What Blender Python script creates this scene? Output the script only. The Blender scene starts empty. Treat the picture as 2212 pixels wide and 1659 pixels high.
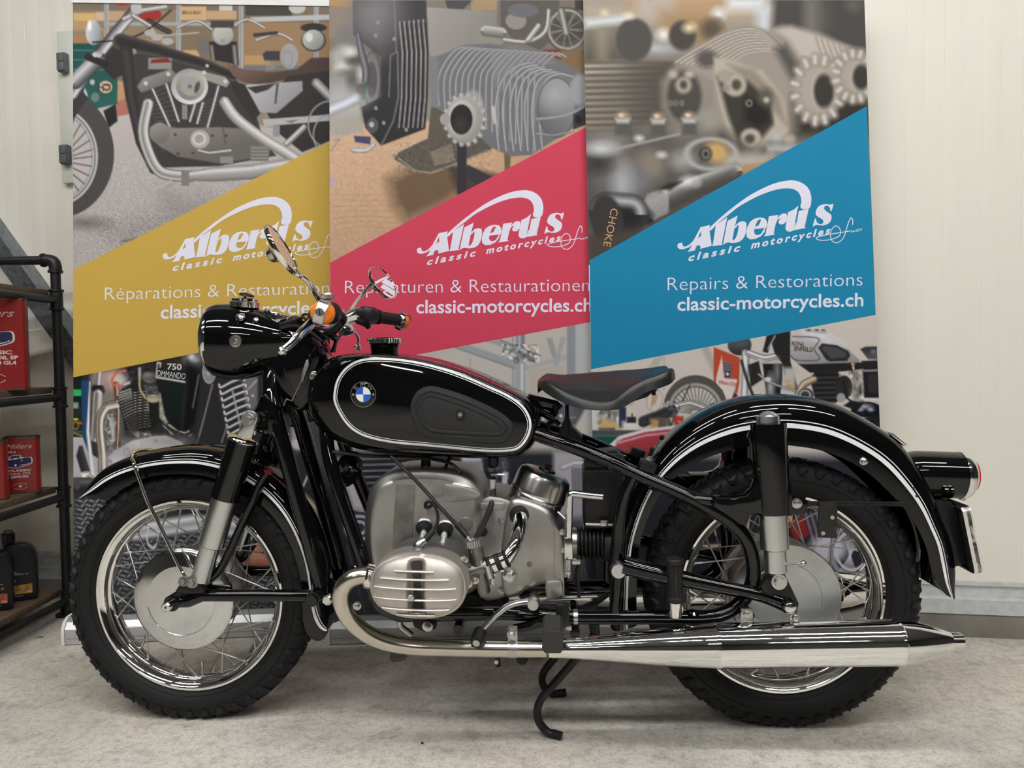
import bpy, bmesh, math, random
import numpy as np
from mathutils import Vector, Matrix

random.seed(7)
SC = bpy.context.scene
COL = SC.collection

# ------------------------------------------------------------------ camera
FPX, IW, IH = 1700.0, 2212.0, 1659.0          # focal length in pixels of the 2212 x 1659 frame
CAMZ, PITCH, ROLL = 0.905, math.radians(2.3), math.radians(0.8)
C0 = np.array([0.0, 0.0, CAMZ])
_F = np.array([0, math.cos(PITCH), -math.sin(PITCH)])
_R0 = np.array([1.0, 0, 0]); _U0 = np.cross(_R0, _F)
_R = _R0*math.cos(ROLL) - _U0*math.sin(ROLL)
_U = _U0*math.cos(ROLL) + _R0*math.sin(ROLL)
cam_d = bpy.data.cameras.new('camera')
cam_d.sensor_width = 36.0; cam_d.lens = 36.0*FPX/IW; cam_d.clip_start = 0.05
cam = bpy.data.objects.new('camera', cam_d); COL.objects.link(cam)
cam.matrix_world = Matrix(((_R[0], _U[0], -_F[0], C0[0]), (_R[1], _U[1], -_F[1], C0[1]), (_R[2], _U[2], -_F[2], C0[2]), (0, 0, 0, 1)))
SC.camera = cam

# ------------------------------------------------------------------ world, exposure
wd = bpy.data.worlds.new('world'); SC.world = wd; wd.use_nodes = True
wd.node_tree.nodes['Background'].inputs[0].default_value = (0.75, 0.8, 0.85, 1)
wd.node_tree.nodes['Background'].inputs[1].default_value = 0.05
vs = SC.view_settings
vs.view_transform = 'Standard'; vs.look = 'None'; vs.gamma = 1.0; vs.use_curve_mapping = False
vs.exposure = 0.0
LAMP = 57.0

# ------------------------------------------------------------------ geometry of the view, used to measure positions
def rays(u, v):
    u = np.asarray(u, float); v = np.asarray(v, float)
    return _F*FPX + (u-IW/2)[..., None]*_R + (IH/2-v)[..., None]*_U
def on_plane(u, v, p0, n):
    d = rays(u, v); p0 = np.asarray(p0, float); n = np.asarray(n, float)
    t = ((p0-C0) @ n)/(d @ n)
    return C0 + d*t[..., None]
def at_y(u, v, Y): return on_plane(np.array([u]), np.array([v]), (0, Y, 0), (0, 1, 0))[0]
def at_z(u, v, Z): return on_plane(np.array([u]), np.array([v]), (0, 0, Z), (0, 0, 1))[0]

# ------------------------------------------------------------------ colours and materials
def lin(c):
    if isinstance(c, str):
        c = [int(c[i:i+2], 16)/255 for i in (0, 2, 4)]
    return tuple(x/12.92 if x <= 0.04045 else ((x+0.055)/1.055)**2.4 for x in c)
MATS = {}
def mat(name, color, rough=0.5, metal=0.0, coat=0.0, noise=None, bump=None, emis=0.0, spec=0.5, vcol=None, trans=0.0, ior=1.45, rnoise=None):
    if name in MATS: return MATS[name]
    m = bpy.data.materials.new(name); m.use_nodes = True
    nt = m.node_tree; b = nt.nodes['Principled BSDF']
    c = lin(color) if isinstance(color, str) else color
    b.inputs['Base Color'].default_value = (*c, 1)
    b.inputs['Roughness'].default_value = rough
    b.inputs['Metallic'].default_value = metal
    b.inputs['Coat Weight'].default_value = coat
    b.inputs['Coat Roughness'].default_value = 0.03
    b.inputs['Specular IOR Level'].default_value = spec
    b.inputs['Transmission Weight'].default_value = trans
    b.inputs['IOR'].default_value = ior
    tc = None
    def coord(stretch=None):
        nonlocal tc
        if tc is None: tc = nt.nodes.new('ShaderNodeTexCoord')
        if stretch is None: return tc.outputs['Object']
        mp = nt.nodes.new('ShaderNodeMapping'); mp.inputs['Scale'].default_value = stretch
        nt.links.new(tc.outputs['Object'], mp.inputs['Vector']); return mp.outputs['Vector']
    if noise:
        sc_, c2, lo, hi = noise[:4]
        st = noise[4] if len(noise) > 4 else None
        n = nt.nodes.new('ShaderNodeTexNoise'); n.inputs['Scale'].default_value = sc_; n.inputs['Detail'].default_value = 6
        nt.links.new(coord(st), n.inputs['Vector'])
        r = nt.nodes.new('ShaderNodeValToRGB')
        r.color_ramp.elements[0].position = lo; r.color_ramp.elements[1].position = hi
        r.color_ramp.elements[0].color = (*c, 1); r.color_ramp.elements[1].color = (*lin(c2), 1)
        nt.links.new(n.outputs['Fac'], r.inputs['Fac']); nt.links.new(r.outputs['Color'], b.inputs['Base Color'])
    if rnoise:
        n = nt.nodes.new('ShaderNodeTexNoise'); n.inputs['Scale'].default_value = rnoise[0]; n.inputs['Detail'].default_value = 5
        nt.links.new(coord(), n.inputs['Vector'])
        mr = nt.nodes.new('ShaderNodeMapRange'); mr.inputs['To Min'].default_value = rnoise[1]; mr.inputs['To Max'].default_value = rnoise[2]
        nt.links.new(n.outputs['Fac'], mr.inputs['Value']); nt.links.new(mr.outputs['Result'], b.inputs['Roughness'])
    if bump:
        n = nt.nodes.new('ShaderNodeTexNoise' if len(bump) < 3 or bump[2] == 'noise' else 'ShaderNodeTexVoronoi')
        n.inputs['Scale'].default_value = bump[0]
        nt.links.new(coord(), n.inputs['Vector'])
        bp = nt.nodes.new('ShaderNodeBump'); bp.inputs['Strength'].default_value = bump[1]; bp.inputs['Distance'].default_value = 0.002
        nt.links.new(n.outputs[0], bp.inputs['Height']); nt.links.new(bp.outputs['Normal'], b.inputs['Normal'])
    if emis:
        b.inputs['Emission Color'].default_value = (*c, 1); b.inputs['Emission Strength'].default_value = emis
    if vcol:
        a = nt.nodes.new('ShaderNodeAttribute'); a.attribute_name = vcol
        nt.links.new(a.outputs['Color'], b.inputs['Base Color'])
    MATS[name] = m
    return m

# ------------------------------------------------------------------ mesh helpers
def V(*a): return np.array(a, float)
def unit(a):
    a = np.asarray(a, float); return a/(np.linalg.norm(a)+1e-12)
def spline(pts, k=6, closed=False):
    P = np.asarray(pts, float); n = len(P)
    if n < 3: return P
    out = []
    for i in range(n if closed else n-1):
        if closed: p0, p1, p2, p3 = P[(i-1) % n], P[i], P[(i+1) % n], P[(i+2) % n]
        else: p0, p1, p2, p3 = P[max(i-1, 0)], P[i], P[i+1], P[min(i+2, n-1)]
        for j in range(k):
            t = j/k
            out.append(0.5*((2*p1)+(-p0+p2)*t+(2*p0-5*p1+4*p2-p3)*t*t+(-p0+3*p1-3*p2+p3)*t**3))
    if not closed: out.append(P[-1])
    return np.array(out)
def resample(P, n, closed=False):
    P = np.asarray(P, float)
    if closed: P = np.vstack([P, P[:1]])
    d = np.r_[0, np.cumsum(np.linalg.norm(np.diff(P, axis=0), axis=1))]
    t = np.linspace(0, d[-1], n+1)[:-1] if closed else np.linspace(0, d[-1], n)
    return np.stack([np.interp(t, d, P[:, i]) for i in range(P.shape[1])], 1)
def inset(P, d):
    P = np.asarray(P, float); n = len(P)
    a = np.sum(P[:, 0]*np.roll(P[:, 1], -1)-np.roll(P[:, 0], -1)*P[:, 1]); s = 1 if a > 0 else -1
    e = np.roll(P, -1, 0)-P; e /= (np.linalg.norm(e, axis=1)[:, None]+1e-12)
    nrm = np.stack([-e[:, 1], e[:, 0]], 1)*s
    m = nrm+np.roll(nrm, 1, 0); m /= (np.linalg.norm(m, axis=1)[:, None]+1e-9)
    k = np.clip(1/np.maximum(np.sum(m*nrm, 1), 0.4), 1, 2.0)
    return P+m*(d*k)[:, None]

class G:
    def __init__(s): s.v = []; s.f = []; s.n = 0
    def add(s, verts, faces):
        verts = np.asarray(verts, float).reshape(-1, 3)
        s.f += [tuple(int(i)+s.n for i in f) for f in faces]
        s.v.append(verts); s.n += len(verts); return s
    def loft(s, rings, closed=True, cap0=True, cap1=True, loop=False):
        m = len(rings[0]); k = len(rings); vs_ = np.vstack([np.asarray(r, float) for r in rings]); f = []
        for i in range(k if loop else k-1):
            a = i*m; b = ((i+1) % k)*m
            for j in range(m if closed else m-1):
                q = (j+1) % m
                f.append((a+j, a+q, b+q, b+j))
        if closed and not loop:
            if cap0: f.append(tuple(range(m-1, -1, -1)))
            if cap1: f.append(tuple(range((k-1)*m, k*m)))
        return s.add(vs_, f)
    def tube(s, pts, r, n=14, sp=0, cap=True, closed=False, sq=None):
        P = np.asarray(pts, float); R = np.asarray(r if np.ndim(r) else [r]*len(P), float)
        if sp:
            Q = spline(np.c_[P, R], sp, closed); P = Q[:, :3]; R = np.maximum(Q[:, 3], 1e-5)
        m = len(P); T = np.gradient(P, axis=0) if not closed else np.roll(P, -1, 0)-np.roll(P, 1, 0)
        T = np.array([unit(t) for t in T])
        up = V(0, 1, 0) if abs(T[0][1]) < 0.8 else V(0, 0, 1)
        N = unit(np.cross(T[0], np.cross(up, T[0]))); rings = []
        a = np.linspace(0, 2*math.pi, n, endpoint=False)
        for i in range(m):
            N = unit(N-T[i]*np.dot(N, T[i])); Bn = np.cross(T[i], N)
            ca, sa = np.cos(a), np.sin(a)
            if sq:   # flattened section: sq = (scale along N, scale along B)
                ca, sa = ca*sq[0], sa*sq[1]
            rings.append(P[i]+R[i]*(ca[:, None]*N+sa[:, None]*Bn))
        return s.loft(rings, True, cap, cap, loop=closed)
    def lathe(s, prof, o=(0, 0, 0), ax=(0, 1, 0), n=40, closed=False, arc=None):
        ax = unit(ax); o = np.asarray(o, float)
        e1 = unit(np.cross(ax, V(0, 0, 1) if abs(ax[2]) < 0.9 else V(1, 0, 0))); e2 = np.cross(ax, e1)
        a = np.linspace(0, 2*math.pi, n, endpoint=False)
        c = np.cos(a)[:, None]*e1+np.sin(a)[:, None]*e2
        rings = [o+ax*p[0]+c*max(p[1], 1e-5) for p in prof]
        return s.loft(rings, True, not closed and prof[0][1] > 1e-4, not closed and prof[-1][1] > 1e-4, loop=closed)
    def box(s, c, size, rot=None, bev=0.0):
        bm = bmesh.new(); bmesh.ops.create_cube(bm, size=1.0)
        bmesh.ops.scale(bm, vec=Vector(size), verts=bm.verts)
        if bev: bmesh.ops.bevel(bm, geom=bm.edges[:], offset=bev, segments=2, affect='EDGES', profile=0.5)
        vs_ = np.array([v.co for v in bm.verts]); bm.verts.index_update()
        f = [tuple(v.index for v in q.verts) for q in bm.faces]; bm.free()
        if rot is not None: vs_ = vs_ @ np.array(rot).T
        return s.add(vs_+np.asarray(c, float), f)
    def prism(s, out, y0, y1, bev=0.003, f3=None):
        """outline of (x, z) points pushed along y"""
        P = np.asarray(out, float); f3 = f3 or (lambda p, y: np.c_[p[:, 0], np.full(len(p), y), p[:, 1]])
        if bev > 0:
            L = [(inset(P, bev), y0), (inset(P, bev*0.3), y0+bev*0.3), (P, y0+bev), (P, y1-bev), (inset(P, bev*0.3), y1-bev*0.3), (inset(P, bev), y1)]
        else: L = [(P, y0), (P, y1)]
        return s.loft([f3(p, y) for p, y in L])
    def bolt(s, o, ax=(0, -1, 0), r=0.006, h=0.005, washer=True):
        if washer: s.lathe([(0, r*1.5), (h*0.35, r*1.5), (h*0.4, r*1.3)], o, ax, 20)
        s.lathe([(0, r), (h*0.95, r), (h, r*0.88)], np.asarray(o)+unit(ax)*h*0.3, ax, 6)
        return s
    def obj(s, name, m, parent=None, smooth=True, label=None, ang=35, mirror=False):
        v = np.vstack(s.v)
        if mirror: v = v*np.array([1, -1, 1]); f_ = [tuple(reversed(q)) for q in s.f]
        else: f_ = s.f
        return mesh_obj(name, v, f_, m, parent, smooth, label, ang)
def mesh_obj(name, v, f, m, parent=None, smooth=True, label=None, ang=35):
    me = bpy.data.meshes.new(name)
    me.from_pydata([tuple(p) for p in v], [], f); me.validate(clean_customdata=False)
    bm = bmesh.new(); bm.from_mesh(me); bmesh.ops.recalc_face_normals(bm, faces=bm.faces); bm.to_mesh(me); bm.free()
    if smooth:
        me.polygons.foreach_set('use_smooth', [True]*len(me.polygons)); me.set_sharp_from_angle(angle=math.radians(ang))
    me.materials.append(m)
    o = bpy.data.objects.new(name, me); COL.objects.link(o)
    if parent: o.parent = parent
    if label: o['label'] = label
    return o
def again(src, name=None, parent=None, matrix=None):
    o = src.copy(); o.name = name or src.name.split('.')[0]; COL.objects.link(o)
    o.parent = parent if parent is not None else src.parent
    if matrix is not None: o.matrix_local = matrix
    return o
def thing(name, label, cat, loc=(0, 0, 0), rz=0.0, group=None):
    o = bpy.data.objects.new(name, None); COL.objects.link(o); o.empty_display_size = 0.1
    o.location = loc; o.rotation_euler = (0, 0, rz); o['label'] = label; o['category'] = cat
    if group: o['group'] = group
    return o
def tag(o, label, cat, group=None):
    o['label'] = label; o['category'] = cat
    if group: o['group'] = group
    return o
def structure(o, label=None):
    o['kind'] = 'structure'
    if label: o['label'] = label
    return o
def text_shape(body, bold=0.0, spacing=1.0, shear=0.0):
    """2-D outline of a line of lettering as (verts, faces) with the baseline at 0"""
    if 'M' in body: bold = min(bold, 0.0)          # the swollen outline of this letter would cross itself
    cu = bpy.data.curves.new('lettering', 'FONT'); cu.body = body; cu.size = 1.0; cu.offset = bold
    cu.space_character = spacing; cu.shear = shear; cu.resolution_u = 3
    o = bpy.data.objects.new('lettering', cu); COL.objects.link(o)
    dg = bpy.context.evaluated_depsgraph_get(); dg.update()
    me = o.evaluated_get(dg).to_mesh()
    v = np.array([p.co[:2] for p in me.vertices]).reshape(-1, 2); f = [tuple(p.vertices) for p in me.polygons]
    o.evaluated_get(dg).to_mesh_clear(); bpy.data.objects.remove(o); bpy.data.curves.remove(cu)
    return v, f

# ------------------------------------------------------------------ materials
BLACK = mat('gloss_black_paint', (0.003, 0.003, 0.0035), 0.2, coat=1.0, spec=0.0)
SATIN = mat('satin_black', (0.008, 0.008, 0.009), 0.38, spec=0.4)
CASTBLK = mat('rough_black_casting', (0.010, 0.010, 0.010), 0.5, bump=(300, 0.25))
CHROME = mat('chrome', (0.86, 0.86, 0.85), 0.045, 1.0)
POLISH = mat('polished_aluminium', (0.70, 0.71, 0.72), 0.13, 1.0, rnoise=(30, 0.08, 0.2))
HUBPOL = mat('hub_cover_polished', (0.66, 0.67, 0.68), 0.1, 1.0, rnoise=(18, 0.05, 0.2))
ALU = mat('cast_aluminium', (0.49, 0.488, 0.48), 0.42, 1.0, noise=(14, 'a6a39d', 0.35, 0.75), bump=(400, 0.08))
BLAST = mat('blasted_aluminium', (0.60, 0.575, 0.545), 0.52, 0.92, noise=(30, 'c3bbb2', 0.3, 0.8), bump=(600, 0.1))
CARBM = mat('zinc_carburettor', (0.26, 0.26, 0.255), 0.38, 1.0, noise=(40, '77756f', 0.35, 0.75))
ALUD = mat('dull_aluminium', (0.41, 0.41, 0.40), 0.42, 1.0, noise=(20, '75726d', 0.3, 0.8), bump=(500, 0.1))
ALUSM = mat('smooth_aluminium', (0.60, 0.61, 0.62), 0.27, 1.0)
STEEL = mat('zinc_steel', (0.55, 0.55, 0.53), 0.28, 1.0)
WORN = mat('worn_exhaust_chrome', (0.62, 0.58, 0.50), 0.2, 1.0, rnoise=(25, 0.12, 0.3))
TYRE = mat('tyre_rubber', (0.0105, 0.0105, 0.011), 0.6, spec=0.28, bump=(120, 0.08))
RUBBER = mat('black_rubber', (0.012, 0.012, 0.012), 0.5, spec=0.4)
WHITE = mat('white_pinstripe', 'e8e8ea', 0.3)
ORANGE = mat('amber_lens', (0.9, 0.22, 0.005), 0.12, coat=0.6)
REDL = mat('red_lens', (0.5, 0.01, 0.01), 0.12, coat=0.6)
GLASS = mat('mirror_glass', (0.93, 0.93, 0.93), 0.01, 1.0)
RUSTY = mat('rusty_black', (0.012, 0.011, 0.010), 0.45, noise=(60, '4a2c1e', 0.6, 0.72))
BROWNISH = mat('corroded_drum', (0.30, 0.24, 0.19), 0.5, 0.7, noise=(45, '6b4a34', 0.4, 0.7))
# ------------------------------------------------------------------ the hall
WYAW = math.radians(9.5)
WD = V(math.cos(WYAW), -math.sin(WYAW), 0)          # along the wall, to the right
WN = V(-math.sin(WYAW), -math.cos(WYAW), 0)         # out of the wall, to the room
W0 = V(1.286, 2.446, 0)                             # wall foot beside the rear wheel
def wall_pt(s, z, out=0.0): return W0 + WD*s + WN*out + V(0, 0, z)
WALLM = mat('cream_panel_paint', 'e7e3d8', 0.42, spec=0.4)
CEILM = mat('ceiling_paint', '77767a', 0.8)
HALLM = mat('far_hall_paint', '484743', 0.85)
CONC = mat('concrete_plinth', '8b877e', 0.85, noise=(7, '6d6a64', 0.35, 0.7), bump=(60, 0.4))
FLOORM = mat('concrete_floor', 'b0aca2', 0.5)
def floor_nodes(m):
    nt = m.node_tree; b = nt.nodes['Principled BSDF']
    tc = nt.nodes.new('ShaderNodeTexCoord')
    def noise(scale, detail, rough=0.6):
        n = nt.nodes.new('ShaderNodeTexNoise'); n.inputs['Scale'].default_value = scale; n.inputs['Detail'].default_value = detail
        n.inputs['Roughness'].default_value = rough; nt.links.new(tc.outputs['Object'], n.inputs['Vector']); return n
    def ramp(src, stops):
        r = nt.nodes.new('ShaderNodeValToRGB'); e = r.color_ramp.elements
        while len(e) < len(stops): e.new(0.5)
        for k, (p, c) in enumerate(stops): e[k].position = p; e[k].color = (*lin(c), 1)
        nt.links.new(src, r.inputs['Fac']); return r.outputs['Color']
    def mix(kind, f, a, c):
        x = nt.nodes.new('ShaderNodeMix'); x.data_type = 'RGBA'; x.blend_type = kind
        x.inputs['Factor'].default_value = f; nt.links.new(a, x.inputs['A']); nt.links.new(c, x.inputs['B']); return x.outputs['Result']
    base = ramp(noise(2.2, 8, 0.62).outputs['Fac'], [(0.32, 'bcb8af'), (0.5, 'dcd8cf'), (0.68, 'ebe7de')])
    mid = ramp(noise(16, 8, 0.7).outputs['Fac'], [(0.36, 'b0aca4'), (0.5, 'ffffff'), (0.8, 'ffffff')])
    fine = ramp(noise(150, 5, 0.75).outputs['Fac'], [(0.30, '7d796f'), (0.50, 'ffffff')])
    warm = ramp(noise(1.1, 3).outputs['Fac'], [(0.45, 'ffffff'), (0.7, 'e7d9c6')])
    grit = ramp(noise(55, 6, 0.8).outputs['Fac'], [(0.34, '8d897f'), (0.52, 'ffffff')])
    spots = ramp(noise(42, 2, 0.5).outputs['Fac'], [(0.19, '4a463f'), (0.235, 'ffffff')])
    c = mix('MULTIPLY', 0.45, base, mid); c = mix('MULTIPLY', 0.5, c, fine); c = mix('MULTIPLY', 0.45, c, grit); c = mix('MULTIPLY', 0.6, c, warm); c = mix('MULTIPLY', 0.8, c, spots)
    nt.links.new(c, b.inputs['Base Color'])
    rr = nt.nodes.new('ShaderNodeMapRange'); rr.inputs['To Min'].default_value = 0.38; rr.inputs['To Max'].default_value = 0.7
    nt.links.new(noise(9, 6).outputs['Fac'], rr.inputs['Value']); nt.links.new(rr.outputs['Result'], b.inputs['Roughness'])
    bp = nt.nodes.new('ShaderNodeBump'); bp.inputs['Strength'].default_value = 0.35; bp.inputs['Distance'].default_value = 0.002
    nt.links.new(noise(90, 6, 0.7).outputs['Fac'], bp.inputs['Height']); nt.links.new(bp.outputs['Normal'], b.inputs['Normal'])
floor_nodes(FLOORM)

structure(G().add([(-6, -7, 0), (7, -7, 0), (7, 4.2, 0), (-6, 4.2, 0)], [(0, 1, 2, 3)]).obj('floor', FLOORM, smooth=False), 'pale worn concrete floor with dark specks')
structure(G().box((0.5, -1.4, 4.25), (13, 11.4, 0.1)).obj('ceiling', CEILM, smooth=False), 'plain ceiling of the workshop')
structure(G().box((0.5, -7.05, 2.1), (13, 0.1, 4.4)).obj('wall_front', HALLM, smooth=False), 'grey wall across the hall')
structure(G().box((-6.05, -1.4, 2.1), (0.1, 11.4, 4.4)).obj('wall_left', HALLM, smooth=False), 'grey side wall of the hall')
structure(G().box((7.05, -1.4, 2.1), (0.1, 11.4, 4.4)).obj('wall_right', HALLM, smooth=False), 'grey side wall of the hall')
# back wall: cream metal sandwich panels with fine vertical lining
def back_wall():
    g = G(); pitch = 0.0545; s0, s1 = -7.2, 3.6
    prof = []; k = int((s1-s0)/pitch)
    for i in range(k):
        a = s0+i*pitch; d = 0.0007
        joint = (i % 18) == 0
        prof += [(a, 0.0), (a+0.0012, -0.002 if joint else 0.0)]
        if joint: prof += [(a+0.0035, -0.002)]
        if i % 2 == 0: prof += [(a+0.0050, 0.0), (a+pitch-0.004, 0.0), (a+pitch-0.001, d)]
        else: prof += [(a+0.0050, d), (a+pitch-0.005, d), (a+pitch-0.001, 0.0)]
    rings = [[wall_pt(s, z, o) for s, o in prof] for z in (0.165, 4.2)]
    g.loft(rings, closed=False); return g.obj('wall_back', WALLM, ang=12)
structure(back_wall(), 'cream sandwich-panel wall with fine vertical lines')
# plinth and the metal base rail
def along(prof, s0, s1):
    return G().loft([[wall_pt(s, z, o) for o, z in prof] for s in (s0, s1)])
structure(along([(-0.1, 0.0), (0.012, 0.0), (0.010, 0.073), (-0.1, 0.073)], -7.2, 3.6).obj('trim_1', CONC, smooth=False), 'rough concrete plinth under the panel wall')
GALV = mat('galvanised_rail', 'c2c6c8', 0.4, 0.25, noise=(40, 'd3d7d8', 0.35, 0.65))
structure(along([(-0.05, 0.073), (0.014, 0.073), (0.014, 0.118), (0.004, 0.124), (0.004, 0.158), (0.013, 0.163), (0.013, 0.176), (-0.05, 0.176)], -7.2, 3.6).obj('trim_2', GALV, smooth=False), 'grey folded metal base rail along the panel wall')

# ceiling lights: pairs of tubes running along the hall
TUBE = mat('lamp_diffuser', (1.0, 0.99, 0.97), 0.5, emis=LAMP)
HOUS = mat('lamp_housing', 'd8d8d4', 0.5)
def lamp(x, y, z=3.55, L=1.5, lab=''):
    t = thing('ceiling_light', lab, 'ceiling light', (x, y, z), 0, 'twin-tube ceiling lights of the hall')
    h = G(); h.box((0, 0, 0.045), (L+0.06, 0.24, 0.05), bev=0.008); h.obj('housing', HOUS, t)
    for s in (-1, 1):
        h = G(); h.box((0, s*0.06, 0.012), (L, 0.05, 0.012)); h.obj('diffuser', TUBE, t, smooth=False)
    for s in (-1, 1):
        h = G(); h.tube([(s*L*0.4, 0, 0.07), (s*L*0.4, 0, 4.2-z)], 0.004, 6); h.obj('hanger', HOUS, t)
    return t
for y, xs in ((0.45, (-2.3, -0.4, 1.5)), (-1.0, (-2.9, -1.1, 0.7, 2.5)), (-4.0, (-1.8, 1.6))):
    for x in xs: lamp(x, y, lab='twin-tube ceiling light hanging over the hall floor')

# galvanised diagonal brace behind the shelf
ZINC = mat('galvanised_steel', '8d9398', 0.42, 0.75, noise=(55, '6f767c', 0.35, 0.7))
def brace():
    def P(u, v, out): return on_plane(np.array([float(u)]), np.array([float(v)]), W0+WN*out, WN)[0]
    m0, m1 = P(0, 511, 0.07), P(155, 728, 0.07); d = unit(m1-m0); pr = unit(np.cross(WN, d)); pr = pr*(1 if pr[2] > 0 else -1)
    lw = float((m0-P(0, 576, 0.07)) @ pr); uw = float((P(60, 556, 0.005)-m0) @ pr)
    a, b = m0-d*2.6, m0+d*((m0[2]-0.2)/abs(d[2]))
    th = -WN*0.006; up = pr*uw-WN*0.064
    ring = lambda c: [c+up, c, c-pr*lw, c-pr*lw+th, c+th, c+up+th]
    g = G(); g.loft([ring(a), ring(b)]); return g.obj('trim_3', ZINC, smooth=False)
structure(brace(), 'galvanised steel diagonal brace against the panel wall')
# ------------------------------------------------------------------ the motorcycle
BYAW = math.radians(3.4)
BO = V(0.0, 1.925, 0.0)
bx_ = V(math.cos(BYAW), -math.sin(BYAW), 0); by_ = V(math.sin(BYAW), math.cos(BYAW), 0)
BIKE = thing('motorcycle', 'gloss black vintage motorcycle with white pinstripes and a flat-twin engine on its centre stand', 'motorcycle', tuple(BO), -BYAW)
def B(u, v, y=0.0):
    """point of the bike that shows at pixel (u, v) and lies y metres off its middle plane"""
    d = rays(np.array([float(u)]), np.array([float(v)]))[0]
    cl = C0-BO; c = V(cl @ bx_, cl @ by_, cl[2]); dl = V(d @ bx_, d @ by_, d[2])
    t = (y-c[1])/dl[1]; return c+dl*t
def BS(pts, y=0.0): return np.array([B(p[0], p[1], p[2] if len(p) > 2 else y) for p in pts])
def XZ(pts, y=0.0): return BS(pts, y)[:, [0, 2]]
def S(y=0.0): return (1.925+y)/FPX                       # metres for one pixel at that depth
def part(g, name, m, label=None, parent=None, both=False, **k):
    o = g.obj(name, m, parent or BIKE, label=label, **k)
    if both:
        o2 = g.obj(name, m, parent or BIKE, label=label, mirror=True, **k)
        return o, o2
    return o

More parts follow.
